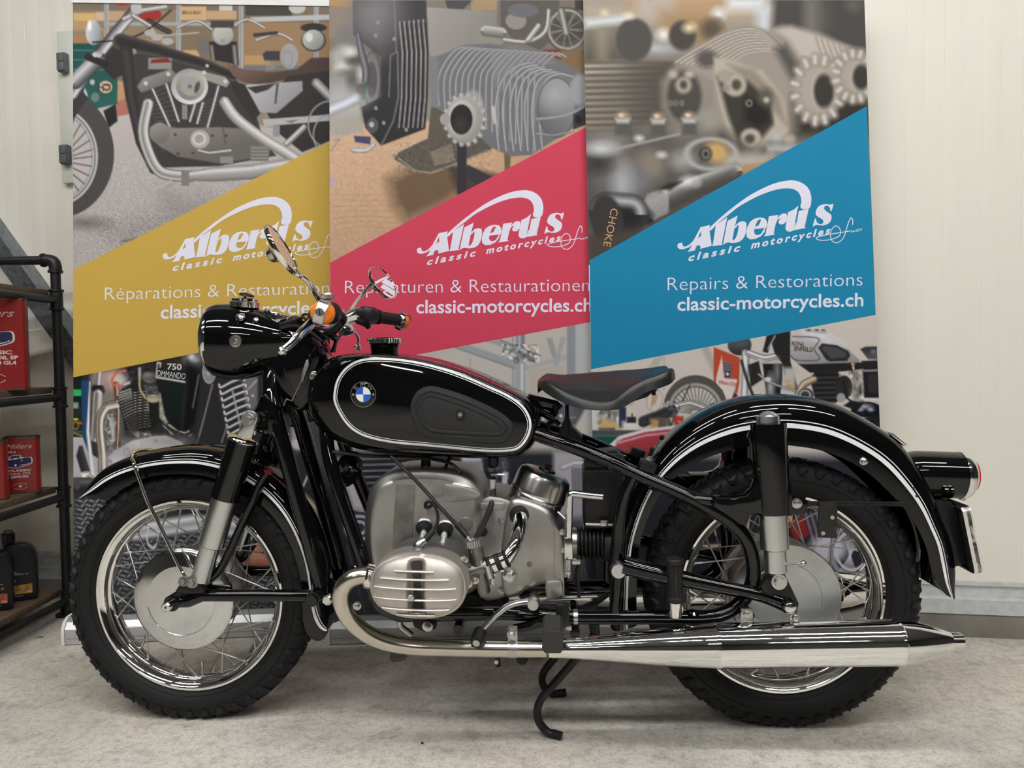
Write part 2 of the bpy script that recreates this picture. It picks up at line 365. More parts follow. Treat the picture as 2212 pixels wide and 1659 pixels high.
# ---- wheels
def wheel(cu, cv, rtyre, wt, steer, name, nblk):
    c = B(cu, cv, -0.036); c[1] = 0.0; c[2] = rtyre-0.004
    R = Matrix.Translation(Vector(c)) @ Matrix.Rotation(-math.radians(steer), 4, 'Z')
    RR = 0.2425
    g = G()
    pr = [(-0.034, RR), (-0.0365, RR-0.003), (-0.036, RR-0.008), (-0.031, RR-0.012), (-0.027, RR-0.018), (-0.019, RR-0.021), (-0.014, RR-0.028), (-0.004, RR-0.031)]
    pr = pr+[(-a, r) for a, r in reversed(pr)]
    inn = [(0.02, RR-0.012), (0.0, RR-0.018), (-0.02, RR-0.012)]
    g.lathe(pr+inn, n=96, closed=True)
    rim = g.obj('wheel_rim', CHROME, BIKE); rim.matrix_local = R
    # tyre
    g = G(); rt = rtyre
    half = [(-0.029, RR-0.006), (-0.0325, RR+0.0005), (-wt*0.84, RR+0.010), (-wt*0.97, RR+0.026), (-wt, RR+(rt-RR)*0.52), (-wt*0.985, RR+(rt-RR)*0.66), (-wt*0.93, rt-0.018), (-wt*0.78, rt-0.009), (-wt*0.5, rt-0.0045), (-wt*0.2, rt-0.003)]
    g.lathe(half+[(-a, r) for a, r in reversed(half)], n=120, closed=True)
    # sidewall rings
    for rr, yy in ((RR+0.0085, wt*0.82), (RR+(rt-RR)*0.45, wt*0.998)):
        for s in (-1, 1): g.lathe([(s*(yy-0.001), rr-0.0012), (s*(yy+0.0012), rr), (s*(yy-0.001), rr+0.0012)], n=96, closed=True)
    ty = g.obj('tyre', TYRE, BIKE); ty.matrix_local = R
    # tread blocks: two shoulder rows and a zig-zag middle row
    def lug():
        g = G(); w = math.pi*2*rt/nblk*0.66; d = 0.024
        q = [(-w*0.5, 0.0), (-w*0.30, d), (w*0.14, d*1.12), (w*0.5, d*0.7), (w*0.42, 0.0), (w*0.1, -d*0.35)]
        rings = []
        for h, sc_ in ((-0.010, 1.06), (0.0, 1.0), (0.0012, 0.9)):
            rings.append([(a*sc_, -wt*0.66-b*0.80*sc_-(h+0.01)*0.28*(b > 0), h-max(b, 0)**1.25*1.9) for a, b in q])
        g.loft(rings); return g
    src = None
    for s in (-1, 1):
        for i in range(nblk):
            a = 2*math.pi*(i+(0.5 if s > 0 else 0))/nblk
            M = Matrix.Rotation(a, 4, 'Y') @ (Matrix.Rotation(math.pi, 4, 'Z') if s > 0 else Matrix.Identity(4))
            M = Matrix.Rotation(a, 4, 'Y') @ Matrix.Translation((0, 0, rt-0.0015)) @ (Matrix.Rotation(math.pi, 4, 'Z') if s > 0 else Matrix.Identity(4))
            if src is None: o = src = lug().obj('tread_block', TYRE, ty, smooth=False)
            else: o = again(src, 'tread_block', ty)
            o.matrix_local = M
    g = G()
    nm = nblk*2
    for i in range(nm):
        a0 = 2*math.pi*i/nm; a1 = 2*math.pi*(i+0.72)/nm
        for y0, y1, ph in ((-wt*0.42, -wt*0.08, 0.0), (wt*0.08, wt*0.42, 0.5)):
            ring = []
            for r_ in (rt-0.008, rt-0.0003):
                ring.append([(r_*math.sin(a+ph*2*math.pi/nm+sk), yy, r_*math.cos(a+ph*2*math.pi/nm+sk)) for a, yy, sk in ((a0, y0, 0), (a1, y0, 0), (a1, y1, 0.015), (a0, y1, 0.015))])
            g.loft(ring)
    tb = g.obj('tread_band', TYRE, ty, smooth=False); tb['kind'] = 'stuff'
    # hub shell and spokes
    g = G(); g.lathe([(-0.058, 0.105), (-0.052, 0.112), (-0.04, 0.108), (-0.02, 0.088), (0.02, 0.088), (0.04, 0.108), (0.055, 0.112), (0.07, 0.106), (0.075, 0.03)], n=56)
    hub = g.obj('hub', ALUD, BIKE); hub.matrix_local = R
    sp = None
    for i in range(40):
        sd = -1 if i % 2 == 0 else 1; lead = 1 if (i//2) % 2 == 0 else -1
        a = 2*math.pi*i/40; b = a+lead*math.radians(44)
        p1 = V(math.sin(a)*(RR-0.028), sd*0.006, math.cos(a)*(RR-0.028)); p0 = V(math.sin(b)*0.108, sd*0.048, math.cos(b)*0.108)
        L = np.linalg.norm(p1-p0); z = unit(p1-p0)
        if sp is None:
            g = G(); g.tube([(0, 0, 0), (0, 0, L)], 0.0017, 7); g.tube([(0, 0, L-0.022), (0, 0, L-0.004), (0, 0, L-0.003), (0, 0, L+0.004)], [0.0026, 0.0028, 0.0048, 0.0048], 8)
            sp = g.obj('spoke', STEEL, rim); o = sp
        else: o = again(sp, 'spoke', rim)
        xax = unit(np.cross(V(0, 1, 0), z)); yax = np.cross(z, xax)
        o.matrix_local = Matrix(((xax[0], yax[0], z[0], p0[0]), (xax[1], yax[1], z[1], p0[1]), (xax[2], yax[2], z[2], p0[2]), (0, 0, 0, 1)))
    return c, R, rim, ty
FC, FR, FRIM, FTY = wheel(407, 1270, 0.314, 0.052, 0.8, 'front', 46)
RC, RR_, RRIM, RTY = wheel(1690, 1277, 0.324, 0.053, 0.0, 'rear', 46)
# valve on the front rim
g = G(); g.tube([(0, 0, 0), (0, 0, 0.022), (0, 0, 0.0225), (0, 0, 0.034)], [0.0025, 0.0025, 0.004, 0.0042], 8)
o = g.obj('tyre_valve', STEEL, FRIM); o.matrix_local = Matrix.Rotation(math.radians(176), 4, 'Y') @ Matrix.Translation((0, 0, 0.2)) @ Matrix.Rotation(math.pi, 4, 'X')
o.matrix_local = Matrix.Translation((0.012, 0, -0.212))
# hub covers on the near side
g = G(); g.lathe([(-0.050, 0.1), (-0.056, 0.126), (-0.062, 0.1265), (-0.066, 0.122), (-0.0695, 0.112), (-0.074, 0.088), (-0.0745, 0.0855), (-0.0735, 0.0845), (-0.0765, 0.05), (-0.078, 0.0)], n=72)
o = g.obj('hub_cover', HUBPOL, BIKE, label='polished round brake cover of the front wheel'); o.matrix_local = FR
g = G(); g.lathe([(-0.045, 0.1), (-0.052, 0.1285), (-0.060, 0.1295), (-0.064, 0.1275)], n=72)
o = g.obj('drum_edge', BROWNISH, BIKE, label='brown corroded edge of the rear drum'); o.matrix_local = RR_
g = G(); g.lathe([(-0.060, 0.1275), (-0.0665, 0.1265), (-0.0675, 0.083), (-0.0670, 0.0825), (-0.0680, 0.0815), (-0.0685, 0.0)], n=72)
o = g.obj('hub_cover', mat('satin_hub_plate', (0.56, 0.58, 0.585), 0.3, 1.0, noise=(25, 'b4b7b6', 0.3, 0.8), rnoise=(9, 0.22, 0.42)), BIKE, label='satin grey brake plate of the rear wheel'); o.matrix_local = RR_
# far-side drum of the rear wheel drive
g = G(); g.lathe([(0.05, 0.1), (0.06, 0.125), (0.10, 0.12), (0.12, 0.09), (0.13, 0.0)], n=40); o = g.obj('final_drive', ALUD, BIKE); o.matrix_local = RR_

# ---- mudguards
def surf(E, Cn, W, t):
    """point of the mudguard section: E edge (x, z), Cn crown (x, z), t 0..1 from near edge over the crown to the far edge"""
    a = math.pi*t; ca, sa = math.cos(a), math.sin(a)
    y = -W*np.sign(ca)*abs(ca)**0.55; k = abs(sa)**0.62
    return V(E[0]+(Cn[0]-E[0])*k, y, E[1]+(Cn[1]-E[1])*k)
def mudguard(edge_px, crown_px, W, n=72, m=26):
    E = resample(spline(XZ(edge_px, -W), 8), n); Cn = resample(spline(XZ(crown_px, -0.02), 8), n)
    wid = np.full(n, W)
    rings = [[surf(E[i], Cn[i], wid[i], j/m) for j in range(m+1)] for i in range(n)]
    inner = []
    for i in range(n):
        c = (E[i]+Cn[i])/2
        r2 = []
        for p in rings[i]:
            q = p.copy(); d = V(E[i][0]-Cn[i][0], 0, E[i][1]-Cn[i][1]); d = unit(d)
            k = 1-abs(p[1])/W
            q = q+d*0.003*min(1, k*3); q[1] *= 0.955; r2.append(q)
        inner.append(r2)
    g = G(); R2 = [rings[i]+inner[i][::-1] for i in range(n)]
    g.loft(R2)
    return g, E, Cn, rings
def stripe(E, Cn, W, t0, t1, lift=0.0009, i0=0, i1=None, far=True):
    g = G(); n = len(E); i1 = i1 or n
    for sd in ((-1, 1) if far else (-1,)):
        rows = []
        for i in range(i0, i1):
            a = surf(E[i], Cn[i], W, t0); b = surf(E[i], Cn[i], W, t1)
            L = []
            for p in (a, b):
                q = p.copy(); q[1] = -abs(q[1])-lift; q[1] *= -sd*1.0 if sd > 0 else 1
                if sd > 0: q[1] = abs(p[1])+lift
                L.append(q)
            rows.append(L)
        back = [[p+V(0, 0.0012*(-sd), 0) for p in L][::-1] for L in rows]
        g.loft([r+b for r, b in zip(rows, back)])
    return g
# front: edge follows the near skirt line, crown the outer line
fe = [(186, 1070), (215, 1066), (250, 1052), (290, 1037), (340, 1027), (395, 1024), (450, 1030), (505, 1050), (555, 1083), (598, 1127), (630, 1184), (649, 1250), (653, 1310), (655, 1342), (664, 1370), (682, 1385), (700, 1380), (711, 1360)]
fc = [(178, 1076), (198, 1045), (229, 1011), (277, 987), (329, 972), (385, 964), (432, 962), (490, 970), (545, 990), (588, 1017), (625, 1052), (655, 1095), (682, 1150), (701, 1215), (713, 1290), (717, 1330), (714, 1352)]
g, E, Cn, _ = mudguard(fe, fc, 0.066)
FF = part(g, 'front_mudguard', BLACK)
part(stripe(E, Cn, 0.066, 0.080, 0.112), 'pinstripe', WHITE, parent=FF)
part(stripe(E, Cn, 0.066, 0.132, 0.141), 'pinstripe', WHITE, parent=FF)
# rear
re_ = [(1376, 1352), (1375, 1290), (1378, 1210), (1386, 1160), (1408, 1100), (1446, 1043), (1512, 996), (1590, 970), (1660, 962), (1720, 964), (1790, 978), (1862, 1012), (1920, 1062), (1968, 1118), (1999, 1178), (2012, 1232), (2024, 1262), (2045, 1286)]
rc_ = [(1318, 1352), (1318, 1290), (1324, 1210), (1340, 1130), (1372, 1045), (1404, 990), (1450, 937), (1510, 894), (1580, 864), (1665, 852), (1740, 856), (1806, 873), (1882, 913), (1933, 950), (1969, 994), (2002, 1051), (2023, 1109), (2040, 1150), (2052, 1205), (2052, 1240), (2047, 1284)]
g, E, Cn, _ = mudguard(re_, rc_, 0.082, n=90)
RF = part(g, 'rear_mudguard', BLACK)
part(stripe(E, Cn, 0.082, 0.060, 0.088), 'pinstripe', WHITE, parent=RF)
part(stripe(E, Cn, 0.082, 0.104, 0.111), 'pinstripe', WHITE, parent=RF)
# hinge and little plate on the tail of the rear mudguard
p = B(1932, 951, -0.02); g = G(); g.box(p+V(0, 0, 0.004), (0.045, 0.05, 0.006), rot=np.array(Matrix.Rotation(math.radians(40), 3, 'Y')), bev=0.002); part(g, 'mudguard_hinge', CHROME, parent=RF)
for (u, v) in ((1955, 1054), (1972, 1055), (1979, 1071)):
    g = G(); q = B(u, v, -0.079); g.lathe([(0, 0.0035), (0.003, 0.003), (0.003, 0.0)], q, (0, -1, 0), 12); part(g, 'rivet', RUSTY, parent=RF)
q = B(1864, 996, -0.083); g = G(); g.lathe([(0, 0.009), (0.004, 0.009), (0.005, 0.0065), (0.013, 0.0065), (0.0145, 0.004), (0.0145, 0)], q, (0, -1, 0), 20); part(g, 'mudguard_bolt', STEEL, parent=RF)
for (u, v) in ((1411, 974), (1432, 948), (1408, 982)):
    g = G(); g.lathe([(0, 0.006), (0.008, 0.006), (0.009, 0)], B(u, v, -0.03), (-0.7, -0.2, 0.7), 10); part(g, 'mudguard_bolt', SATIN, parent=RF)

# chrome stay of the front mudguard, over the top and down to the axle on each side
st = BS([(407, 1256, -0.118), (400, 1246, -0.112), (389, 1228, -0.106), (353, 1152, -0.098), (320, 1085, -0.09), (300, 1030, -0.082), (289, 1000, -0.074), (285, 988, -0.055), (290, 978, -0.03)])
g = G(); full = np.vstack([st, (st*V(1, -1, 1))[::-1]]); g.tube(full, 0.0045, 10, sp=4); part(g, 'mudguard_stay', CHROME, 'bent chrome mudguard stay')

# ---- fork, swinging arm and front suspension
g = G(); g.tube(BS([(594, 792, -0.020), (588, 822, -0.040), (587, 862, -0.062), (601, 925, -0.080), (644, 1080, -0.082), (680, 1215, -0.084), (693, 1268, -0.086)]), [0.022, 0.023, 0.021, 0.020, 0.020, 0.019, 0.018], 16, sp=5); part(g, 'fork_leg', BLACK, both=True)
g = G(); g.prism(XZ([(567, 850), (556, 880), (548, 893), (545, 915), (560, 935), (590, 938), (606, 950), (600, 880)], -0.09), -0.098, -0.072, 0.004); part(g, 'shock_bracket', BLACK, both=True)
g = G(); AXZ = FC[2]+0.009; a_ = V(FC[0]+0.004, -0.105, AXZ); g.tube(np.vstack([a_, a_+V(0.03, 0, 0.001), BS([(440, 1286), (560, 1286), (672, 1287), (690, 1289)], -0.105)]), [0.0155, 0.0155, 0.0145, 0.0145, 0.0145, 0.0155], 16)
g.lathe([(-0.127, 0.0), (-0.127, 0.0165), (-0.123, 0.0195), (-0.088, 0.0195), (-0.086, 0.0)], V(FC[0], 0, AXZ), (0, 1, 0), 26)
g.lathe([(-0.022, 0.017), (0.024, 0.017)], B(681, 1288, -0.105), (0, 1, 0), 20)
g.lathe([(-0.026, 0.0), (-0.026, 0.013), (-0.022, 0.0155), (0.022, 0.0155)], B(679, 1291, -0.108), (0, 1, 0), 22)
part(g, 'swinging_arm', BLACK, both=True)
g = G(); g.lathe([(-0.152, 0.0), (-0.152, 0.0085), (-0.149, 0.0112), (-0.1, 0.0112)], V(FC[0], 0, AXZ), (0, 1, 0), 24); o = part(g, 'axle_end', POLISH)
g = G(); g.lathe([(-0.1525, 0.0), (-0.1525, 0.0028), (-0.1515, 0.0028)], V(FC[0], 0, AXZ), (0, 1, 0), 12); part(g, 'axle_centre', SATIN, parent=o)
g = G(); g.lathe([(0, 0.0), (0, 0.009), (0.004, 0.0125), (0.018, 0.0125), (0.02, 0.008)], B(705, 1298, -0.135), (0, 1, 0), 24); part(g, 'pivot_bolt', POLISH, both=True)
# brace from the arm up behind the shock
g = G(); g.tube(BS([(430, 1262), (448, 1254), (470, 1238), (492, 1200), (515, 1150), (545, 1085), (562, 1045), (578, 1020)], -0.088), 0.0145, 12, sp=4, sq=(1.0, 0.7)); part(g, 'arm_brace', BLACK, both=True)
# shock absorber: chrome cap, black shroud, aluminium body
ax0 = B(525, 950, -0.108); ax1 = B(431, 1256, -0.108); axd = unit(ax1-ax0)
def on_ax(u, v): return float((B(u, v, -0.108)-ax0) @ axd)
def lath(prof, o, d, n=32): return G().lathe(prof, o, d, n)
a0, a1, a2, a3 = 0.0, on_ax(485, 1076), on_ax(457, 1180), on_ax(431, 1254)
part(lath([(a0, 0.0345), (a0+0.004, 0.0345), (a1, 0.033), (a1, 0.029)], ax0, axd), 'shock_shroud', BLACK, both=True)
part(lath([(a1-0.01, 0.0305), (a2-0.003, 0.0310), (a2, 0.0285), (a2, 0.024), (a2+0.002, 0.0235), (a3-0.002, 0.0232), (a3, 0.021)], ax0, axd), 'shock_body', ALUSM, both=True)
part(lath([(-0.008, 0.0), (-0.008, 0.022), (-0.004, 0.034), (0.0, 0.0365), (0.003, 0.0365)], ax0, axd), 'shock_cap', CHROME, both=True)
g = G(); g.prism(XZ([(513, 942), (520, 925), (528, 905), (533, 890), (546, 886), (557, 892), (560, 903), (552, 925), (546, 948)], -0.128), -0.136, -0.131, 0.002)
part(g, 'shock_mount', ALUSM, both=True)
g = G(); g.lathe([(-0.028, 0.0), (-0.028, 0.010), (-0.018, 0.010), (-0.018, 0.0155), (-0.012, 0.0165), (0.02, 0.0165)], B(541, 906, -0.122), (0, 1, 0), 24); part(g, 'mount_bolt', STEEL, both=True)
g = G(); g.bolt(B(398, 1255, -0.125), r=0.008, h=0.012); g.bolt(B(417, 1256, -0.125), r=0.010, h=0.014); part(g, 'axle_bolt', ALUD, both=True)
g = G(); g.prism(XZ([(380, 1276), (394, 1254), (424, 1250), (438, 1262), (444, 1280), (400, 1284)], -0.112), -0.118, -0.10, 0.004); part(g, 'axle_lug', CASTBLK, both=True)

# ---- steering head
g = G(); g.tube(BS([(641, 700), (668, 800), (695, 905)], 0.0), [0.034, 0.032, 0.034], 20); part(g, 'steering_head', BLACK)
g = G(); g.prism(spline(XZ([(584, 700), (620, 694), (655, 702), (688, 725), (708, 756), (702, 800), (690, 850), (668, 884), (636, 876), (610, 845), (590, 800), (580, 750)], 0.0), 4, True), -0.056, 0.056, 0.022); part(g, 'fork_yoke', BLACK)
g = G(); g.tube(BS([(606, 706), (640, 700), (672, 712), (700, 735)], -0.06), [0.010, 0.012, 0.012, 0.008], 10, sp=4); part(g, 'yoke_rib', BLACK, both=True)
g = G(); g.prism(XZ([(651, 822), (655, 800), (663, 777), (668, 776), (669, 788), (660, 812), (655, 826)], -0.062), -0.068, -0.064, 0.001); part(g, 'fork_lock_tab', ALUD)
g = G(); g.tube(BS([(652, 822), (630, 866), (619, 862), (612, 876)], -0.066), 0.0018, 6); part(g, 'lock_cable', ALUD)
g = G(); g.bolt(B(680, 812, -0.07), r=0.008, h=0.012); part(g, 'steering_bolt', STEEL)

# ---- headlamp shell
def shell():
    g = G(); rings = []
    for u, t, b, w in ((459, 668, 800, 0.070), (462, 661, 808, 0.082), (468, 658, 813, 0.088), (480, 656, 818, 0.0895), (500, 656, 821, 0.090), (525, 658, 820, 0.0885), (550, 663, 814, 0.086), (575, 671, 806, 0.081), (600, 681, 796, 0.074), (625, 691, 785, 0.066), (650, 701, 772, 0.056), (672, 712, 758, 0.04)):
        p1, p0 = B(u, t, 0), B(u, b, 0); c = (p1+p0)/2; h = (p1-p0)[2]/2
        a = np.linspace(0, 2*math.pi, 40, endpoint=False)
        rings.append([c+V(0, -w*math.cos(q)*(abs(math.cos(q))**-0.08 if abs(math.cos(q)) > 1e-3 else 1), h*math.sin(q)) for q in a])
    g.loft(rings); return g
HL = part(shell(), 'headlamp_shell', BLACK)
hc = (B(466, 657, 0)+B(466, 813, 0))/2; hax = unit(V(-1, -0.03, -0.01))
part(lath([(-0.012, 0.0875), (-0.006, 0.0895), (0.003, 0.0885), (0.009, 0.084), (0.0135, 0.076), (0.012, 0.071), (0.008, 0.070)], hc, hax, 64), 'headlamp_rim', CHROME, parent=HL)
part(lath([(0.007, 0.074), (0.012, 0.068), (0.016, 0.05), (0.018, 0.025), (0.0185, 0.0)], hc, hax, 48), 'headlamp_lens', mat('lamp_glass', (0.75, 0.78, 0.8), 0.08, 0.6), parent=HL)
for u, v, r, h in ((519, 684, 0.0115, 0.006), (552, 690, 0.007, 0.004)):
    y = -0.075 if u < 530 else -0.068
    g = G(); g.lathe([(-0.004, r), (h*0.2, r), (h*0.7, r*0.7), (h, 0)], B(u, v, y), (-0.05, -0.75, 0.65), 20); part(g, 'lamp_button', CHROME, parent=HL)
g = G(); g.lathe([(-0.004, 0.0145), (0.003, 0.0145), (0.0035, 0.011)], B(509, 737, -0.0905), (0, -1, 0), 28); g.bolt(B(509, 737, -0.094), r=0.006, h=0.004, washer=False); part(g, 'headlamp_bolt', STEEL, parent=HL)
# ignition switch on top
pc = B(528, 656, -0.01); g = G(); g.lathe([(-0.01, 0.036), (0.003, 0.037), (0.005, 0.034), (0.011, 0.033), (0.013, 0.028), (0.013, 0)], pc, (0.06, -0.0, 1), 40); part(g, 'ignition_switch', CHROME, parent=HL)
g = G(); g.tube([pc+V(0, 0, 0.01), pc+V(0.004, 0, 0.022)], 0.0035, 10); g.lathe([(0.018, 0.0), (0.0185, 0.017), (0.022, 0.0195), (0.025, 0.015), (0.027, 0.0)], pc+V(0.002, 0, 0), (0.22, -0.05, 1), 28); part(g, 'ignition_key', SATIN, parent=HL)
# speedometer in the sloping back of the shell
sc0 = (B(572, 672, 0)+B(640, 697, 0))/2; sn = unit(V(0.33, 0, 0.95))
g = G(); g.lathe([(-0.012, 0.041), (0.004, 0.043), (0.009, 0.041), (0.010, 0.037)], sc0, sn, 44); part(g, 'speedometer_rim', CHROME, parent=HL)
g = G(); g.lathe([(0.004, 0.038), (0.009, 0.036), (0.0115, 0.02), (0.012, 0)], sc0, sn, 40); part(g, 'speedometer_glass', mat('dial_glass', (0.02, 0.02, 0.022), 0.05, coat=1.0), parent=HL)
g = G(); g.lathe([(0, 0.020), (0.012, 0.022), (0.016, 0.018), (0.022, 0.012), (0.022, 0)], B(637, 704, -0.03), (0.3, -0.3, 1), 24); part(g, 'steering_damper_knob', SATIN)

# ---- handlebar
hb = [B(873, 694, 0.29), B(820, 686, 0.215), B(795, 685, 0.16), B(758, 690, 0.11), B(715, 705, 0.05), B(690, 708, 0.0), B(672, 705, -0.06), B(670, 690, -0.13), B(690, 678, -0.22), B(697, 676, -0.31)]
g = G(); g.tube(hb, 0.0115, 14, sp=5); part(g, 'handlebar', CHROME)
def grip(a, b, name):
    a = np.array(a); b = np.array(b); d = unit(b-a); L = np.linalg.norm(b-a); g = G()
    pr = [(0, 0.0185), (0.004, 0.0205), (0.010, 0.0205), (0.012, 0.0165)]
    k = 12
    for i in range(k):
        x = 0.014+(L-0.02)*i/k; pr += [(x, 0.0168), (x+(L-0.02)/k*0.7, 0.0168), (x+(L-0.02)/k*0.8, 0.0158)]
    pr += [(L-0.004, 0.0175), (L, 0.0165)]
    g.lathe(pr, a, d, 24); return part(g, name, RUBBER)
grip(B(812, 684, 0.175), B(866, 692, 0.285), 'handlebar_grip')
grip(B(684, 684, -0.19), B(696, 676, -0.315), 'handlebar_grip')
# bar-end turn signals: alloy body, amber lens on both sides of a slotted strap
def indicator(o, ax, R=0.0255, rot=0.35):
    ax = unit(ax); g = G()
    g.lathe([(-0.020, 0.015), (-0.017, R*0.80), (-0.011, R*0.93), (-0.007, R*0.93)], o, ax, 36); body = part(g, 'turn_signal', POLISH, 'aluminium bar-end turn signal with amber lens')
    g = G(); g.lathe([(-0.010, R*0.93), (-0.003, R*0.99), (0.003, R*0.985), (0.008, R*0.9), (0.015, R*0.66), (0.0185, R*0.3), (0.0192, 0)], o, ax, 36); part(g, 'amber_lens', ORANGE, parent=body)
    e1 = unit(np.cross(ax, V(0, 0, 1))); e2 = np.cross(ax, e1); d = e1*math.sin(rot)+e2*math.cos(rot); w = np.cross(ax, d)
    rows = []
    for q in np.linspace(-1.9, 1.9, 25):
        r = R*1.03*math.sin(q); h = 0.0205*math.cos(q)+0.0005 if abs(q) < 1.57 else -0.012*(abs(q)-1.57)/0.33
        c = o+d*r+ax*h; ww = R*0.46
        rows.append([c-w*ww+ax*0.0, c-w*ww*0.9+ax*0.0016, c+w*ww*0.9+ax*0.0016, c+w*ww, c+w*ww*0.9-ax*0.006, c-w*ww*0.9-ax*0.006])
    g = G(); g.loft(rows); part(g, 'lens_strap', ALUSM, parent=body)
    g = G(); c = o+ax*0.0225; g.lathe([(-0.001, 0.0085), (0.0012, 0.008), (0.0014, 0)], c, ax, 24); part(g, 'lens_screw', STEEL, parent=body)
    g = G(); u_ = d*math.cos(0.5)+w*math.sin(0.5); v_ = np.cross(ax, u_); c = c+ax*0.0017
    g.add([c-u_*0.0065-v_*0.0009, c+u_*0.0065-v_*0.0009, c+u_*0.0065+v_*0.0009, c-u_*0.0065+v_*0.0009], [(0, 1, 2, 3)]); part(g, 'screw_slot', SATIN, parent=body, smooth=False)
indicator(B(697, 676, -0.325), (0.04, -1, 0.02))
indicator(B(868, 693, 0.285), (0.45, 0.88, -0.1), 0.025, rot=2.6)
# levers and their brackets
def blade(pts, r, name, y=None):
    P = BS(pts); g = G(); g.tube(P, r, 14, sp=6, sq=(1.0, 0.62)); e = P[-1]; g.lathe([(-0.010, 0.0), (-0.007, 0.0075), (0, 0.0105), (0.007, 0.0075), (0.010, 0)], e, (0, 1, 0), 18)
    return part(g, name, POLISH)
blade([(700, 690, -0.17), (680, 693, -0.2), (668, 703, -0.23), (648, 722, -0.27), (630, 742, -0.29), (610, 758, -0.305)], [0.009, 0.0115, 0.0125, 0.0115, 0.0095, 0.008], 'clutch_lever')
blade([(745, 700, 0.13), (757, 708, 0.17), (768, 716, 0.2), (775, 730, 0.23), (773, 750, 0.26)], [0.007, 0.009, 0.008, 0.007, 0.006], 'brake_lever')
g = G(); g.tube(BS([(742, 716, 0.1), (748, 690, 0.11), (765, 676, 0.13), (782, 672, 0.15)]), [0.011, 0.012, 0.013, 0.011], 14, sp=5); g.lathe([(-0.016, 0.014), (-0.01, 0.0165), (0.012, 0.0165), (0.016, 0.013)], B(747, 712, 0.09), (0.5, 0.8, 0.1), 24); part(g, 'lever_bracket', POLISH)
g = G(); g.lathe([(-0.03, 0.018), (-0.026, 0.024), (0.012, 0.024), (0.018, 0.019)], B(798, 682, 0.15), (0.36, 0.93, 0.0), 26); g.box(B(790, 676, 0.14), (0.05, 0.04, 0.026), bev=0.006); g.tube(BS([(770, 692, 0.12), (790, 700, 0.13), (796, 706, 0.14)]), 0.008, 10); part(g, 'throttle_housing', SATIN)
g = G(); g.lathe([(-0.03, 0.019), (-0.02, 0.026), (0.01, 0.026), (0.016, 0.021)], B(712, 676, -0.16), (0.02, 1, 0), 26); g.tube(BS([(716, 668, -0.17), (730, 676, -0.14), (742, 690, -0.1), (722, 712, -0.08), (706, 716, -0.06)]), 0.009, 10, sp=4); part(g, 'switch_housing', SATIN)
g = G(); g.box(B(708, 640, -0.16), (0.026, 0.03, 0.016), bev=0.005); part(g, 'mirror_clamp', STEEL)
g = G(); g.tube(BS([(722, 682, -0.14), (740, 672, -0.10), (744, 694, -0.08), (726, 716, -0.05), (712, 716, -0.04)]), 0.005, 8, sp=5); part(g, 'bracket_frame', POLISH)
for pts in ([(676, 690, -0.1), (660, 678, -0.07), (648, 690, -0.04), (642, 702, -0.02)], [(668, 690, -0.12), (652, 686, -0.09), (640, 692, -0.05), (634, 700, -0.02)], [(726, 730, -0.02), (722, 745, 0), (716, 760, 0.01)], [(700, 712, -0.1), (668, 706, -0.08), (650, 706, -0.05)], [(742, 716, 0.06), (728, 735, 0.04), (722, 760, 0.02)]):
    g = G(); g.tube(BS(pts), 0.0032, 8, sp=6); part(g, 'control_cable', SATIN)
# mirrors
def mirror(c, n, rx, rot_t, name, stem):
    n = unit(n); g = G(); M = 44
    e1 = unit(rot_t-n*np.dot(rot_t, n)); e2 = np.cross(n, e1)
    a = np.linspace(0, 2*math.pi, M, endpoint=False); cs = np.cos(a)[:, None]*e1+np.sin(a)[:, None]*e2
    rings = [c+n*h+cs*rx*k for h, k in ((0.001, 0.93), (0.004, 0.955), (0.004, 1.0), (0.0, 1.02), (-0.006, 0.99), (-0.011, 0.8), (-0.014, 0.5), (-0.022, 0.32), (-0.030, 0.26), (-0.034, 0.16))]
    g.loft(rings); b = part(g, 'mirror', CHROME, name)
    g = G(); g.loft([c+n*0.0012+cs*rx*0.95, c+n*0.0022+cs*rx*0.945, c+n*0.0026+cs*rx*0.5]); part(g, 'mirror_glass', GLASS, parent=b)
    g = G(); g.tube(stem, [0.0062, 0.0062]+[0.0058]*(len(stem)-3)+[0.0062], 12, sp=6); part(g, 'mirror_stem', CHROME, parent=b)
mirror(B(609, 539, -0.27), (0.88, 0.055, 0.47), 0.058, V(-0.45, 0, 0.9), 'round chrome mirror over the headlamp', BS([(613, 545, -0.255), (640, 588, -0.25), (652, 597, -0.24), (666, 608, -0.23), (678, 628, -0.21), (690, 650, -0.17)]))
mirror(B(827, 610, 0.27), (0.82, -0.30, 0.47), 0.053, V(-0.45, 0, 0.9), 'round chrome mirror on the throttle side', BS([(812, 612, 0.272), (804, 612, 0.26), (790, 628, 0.24), (772, 650, 0.2), (758, 672, 0.16)]))
# horn behind the fork
g = G(); d = unit(V(0.86, -0.42, -0.25)); o = B(756, 1014, -0.03)
g.lathe([(-0.02, 0.0), (-0.02, 0.03), (-0.012, 0.043), (-0.006, 0.046), (0.0, 0.046), (0.004, 0.040), (0.009, 0.036), (0.012, 0.024), (0.018, 0.022), (0.022, 0.012), (0.03, 0.010), (0.031, 0)], o, d, 36); part(g, 'horn', BLACK)
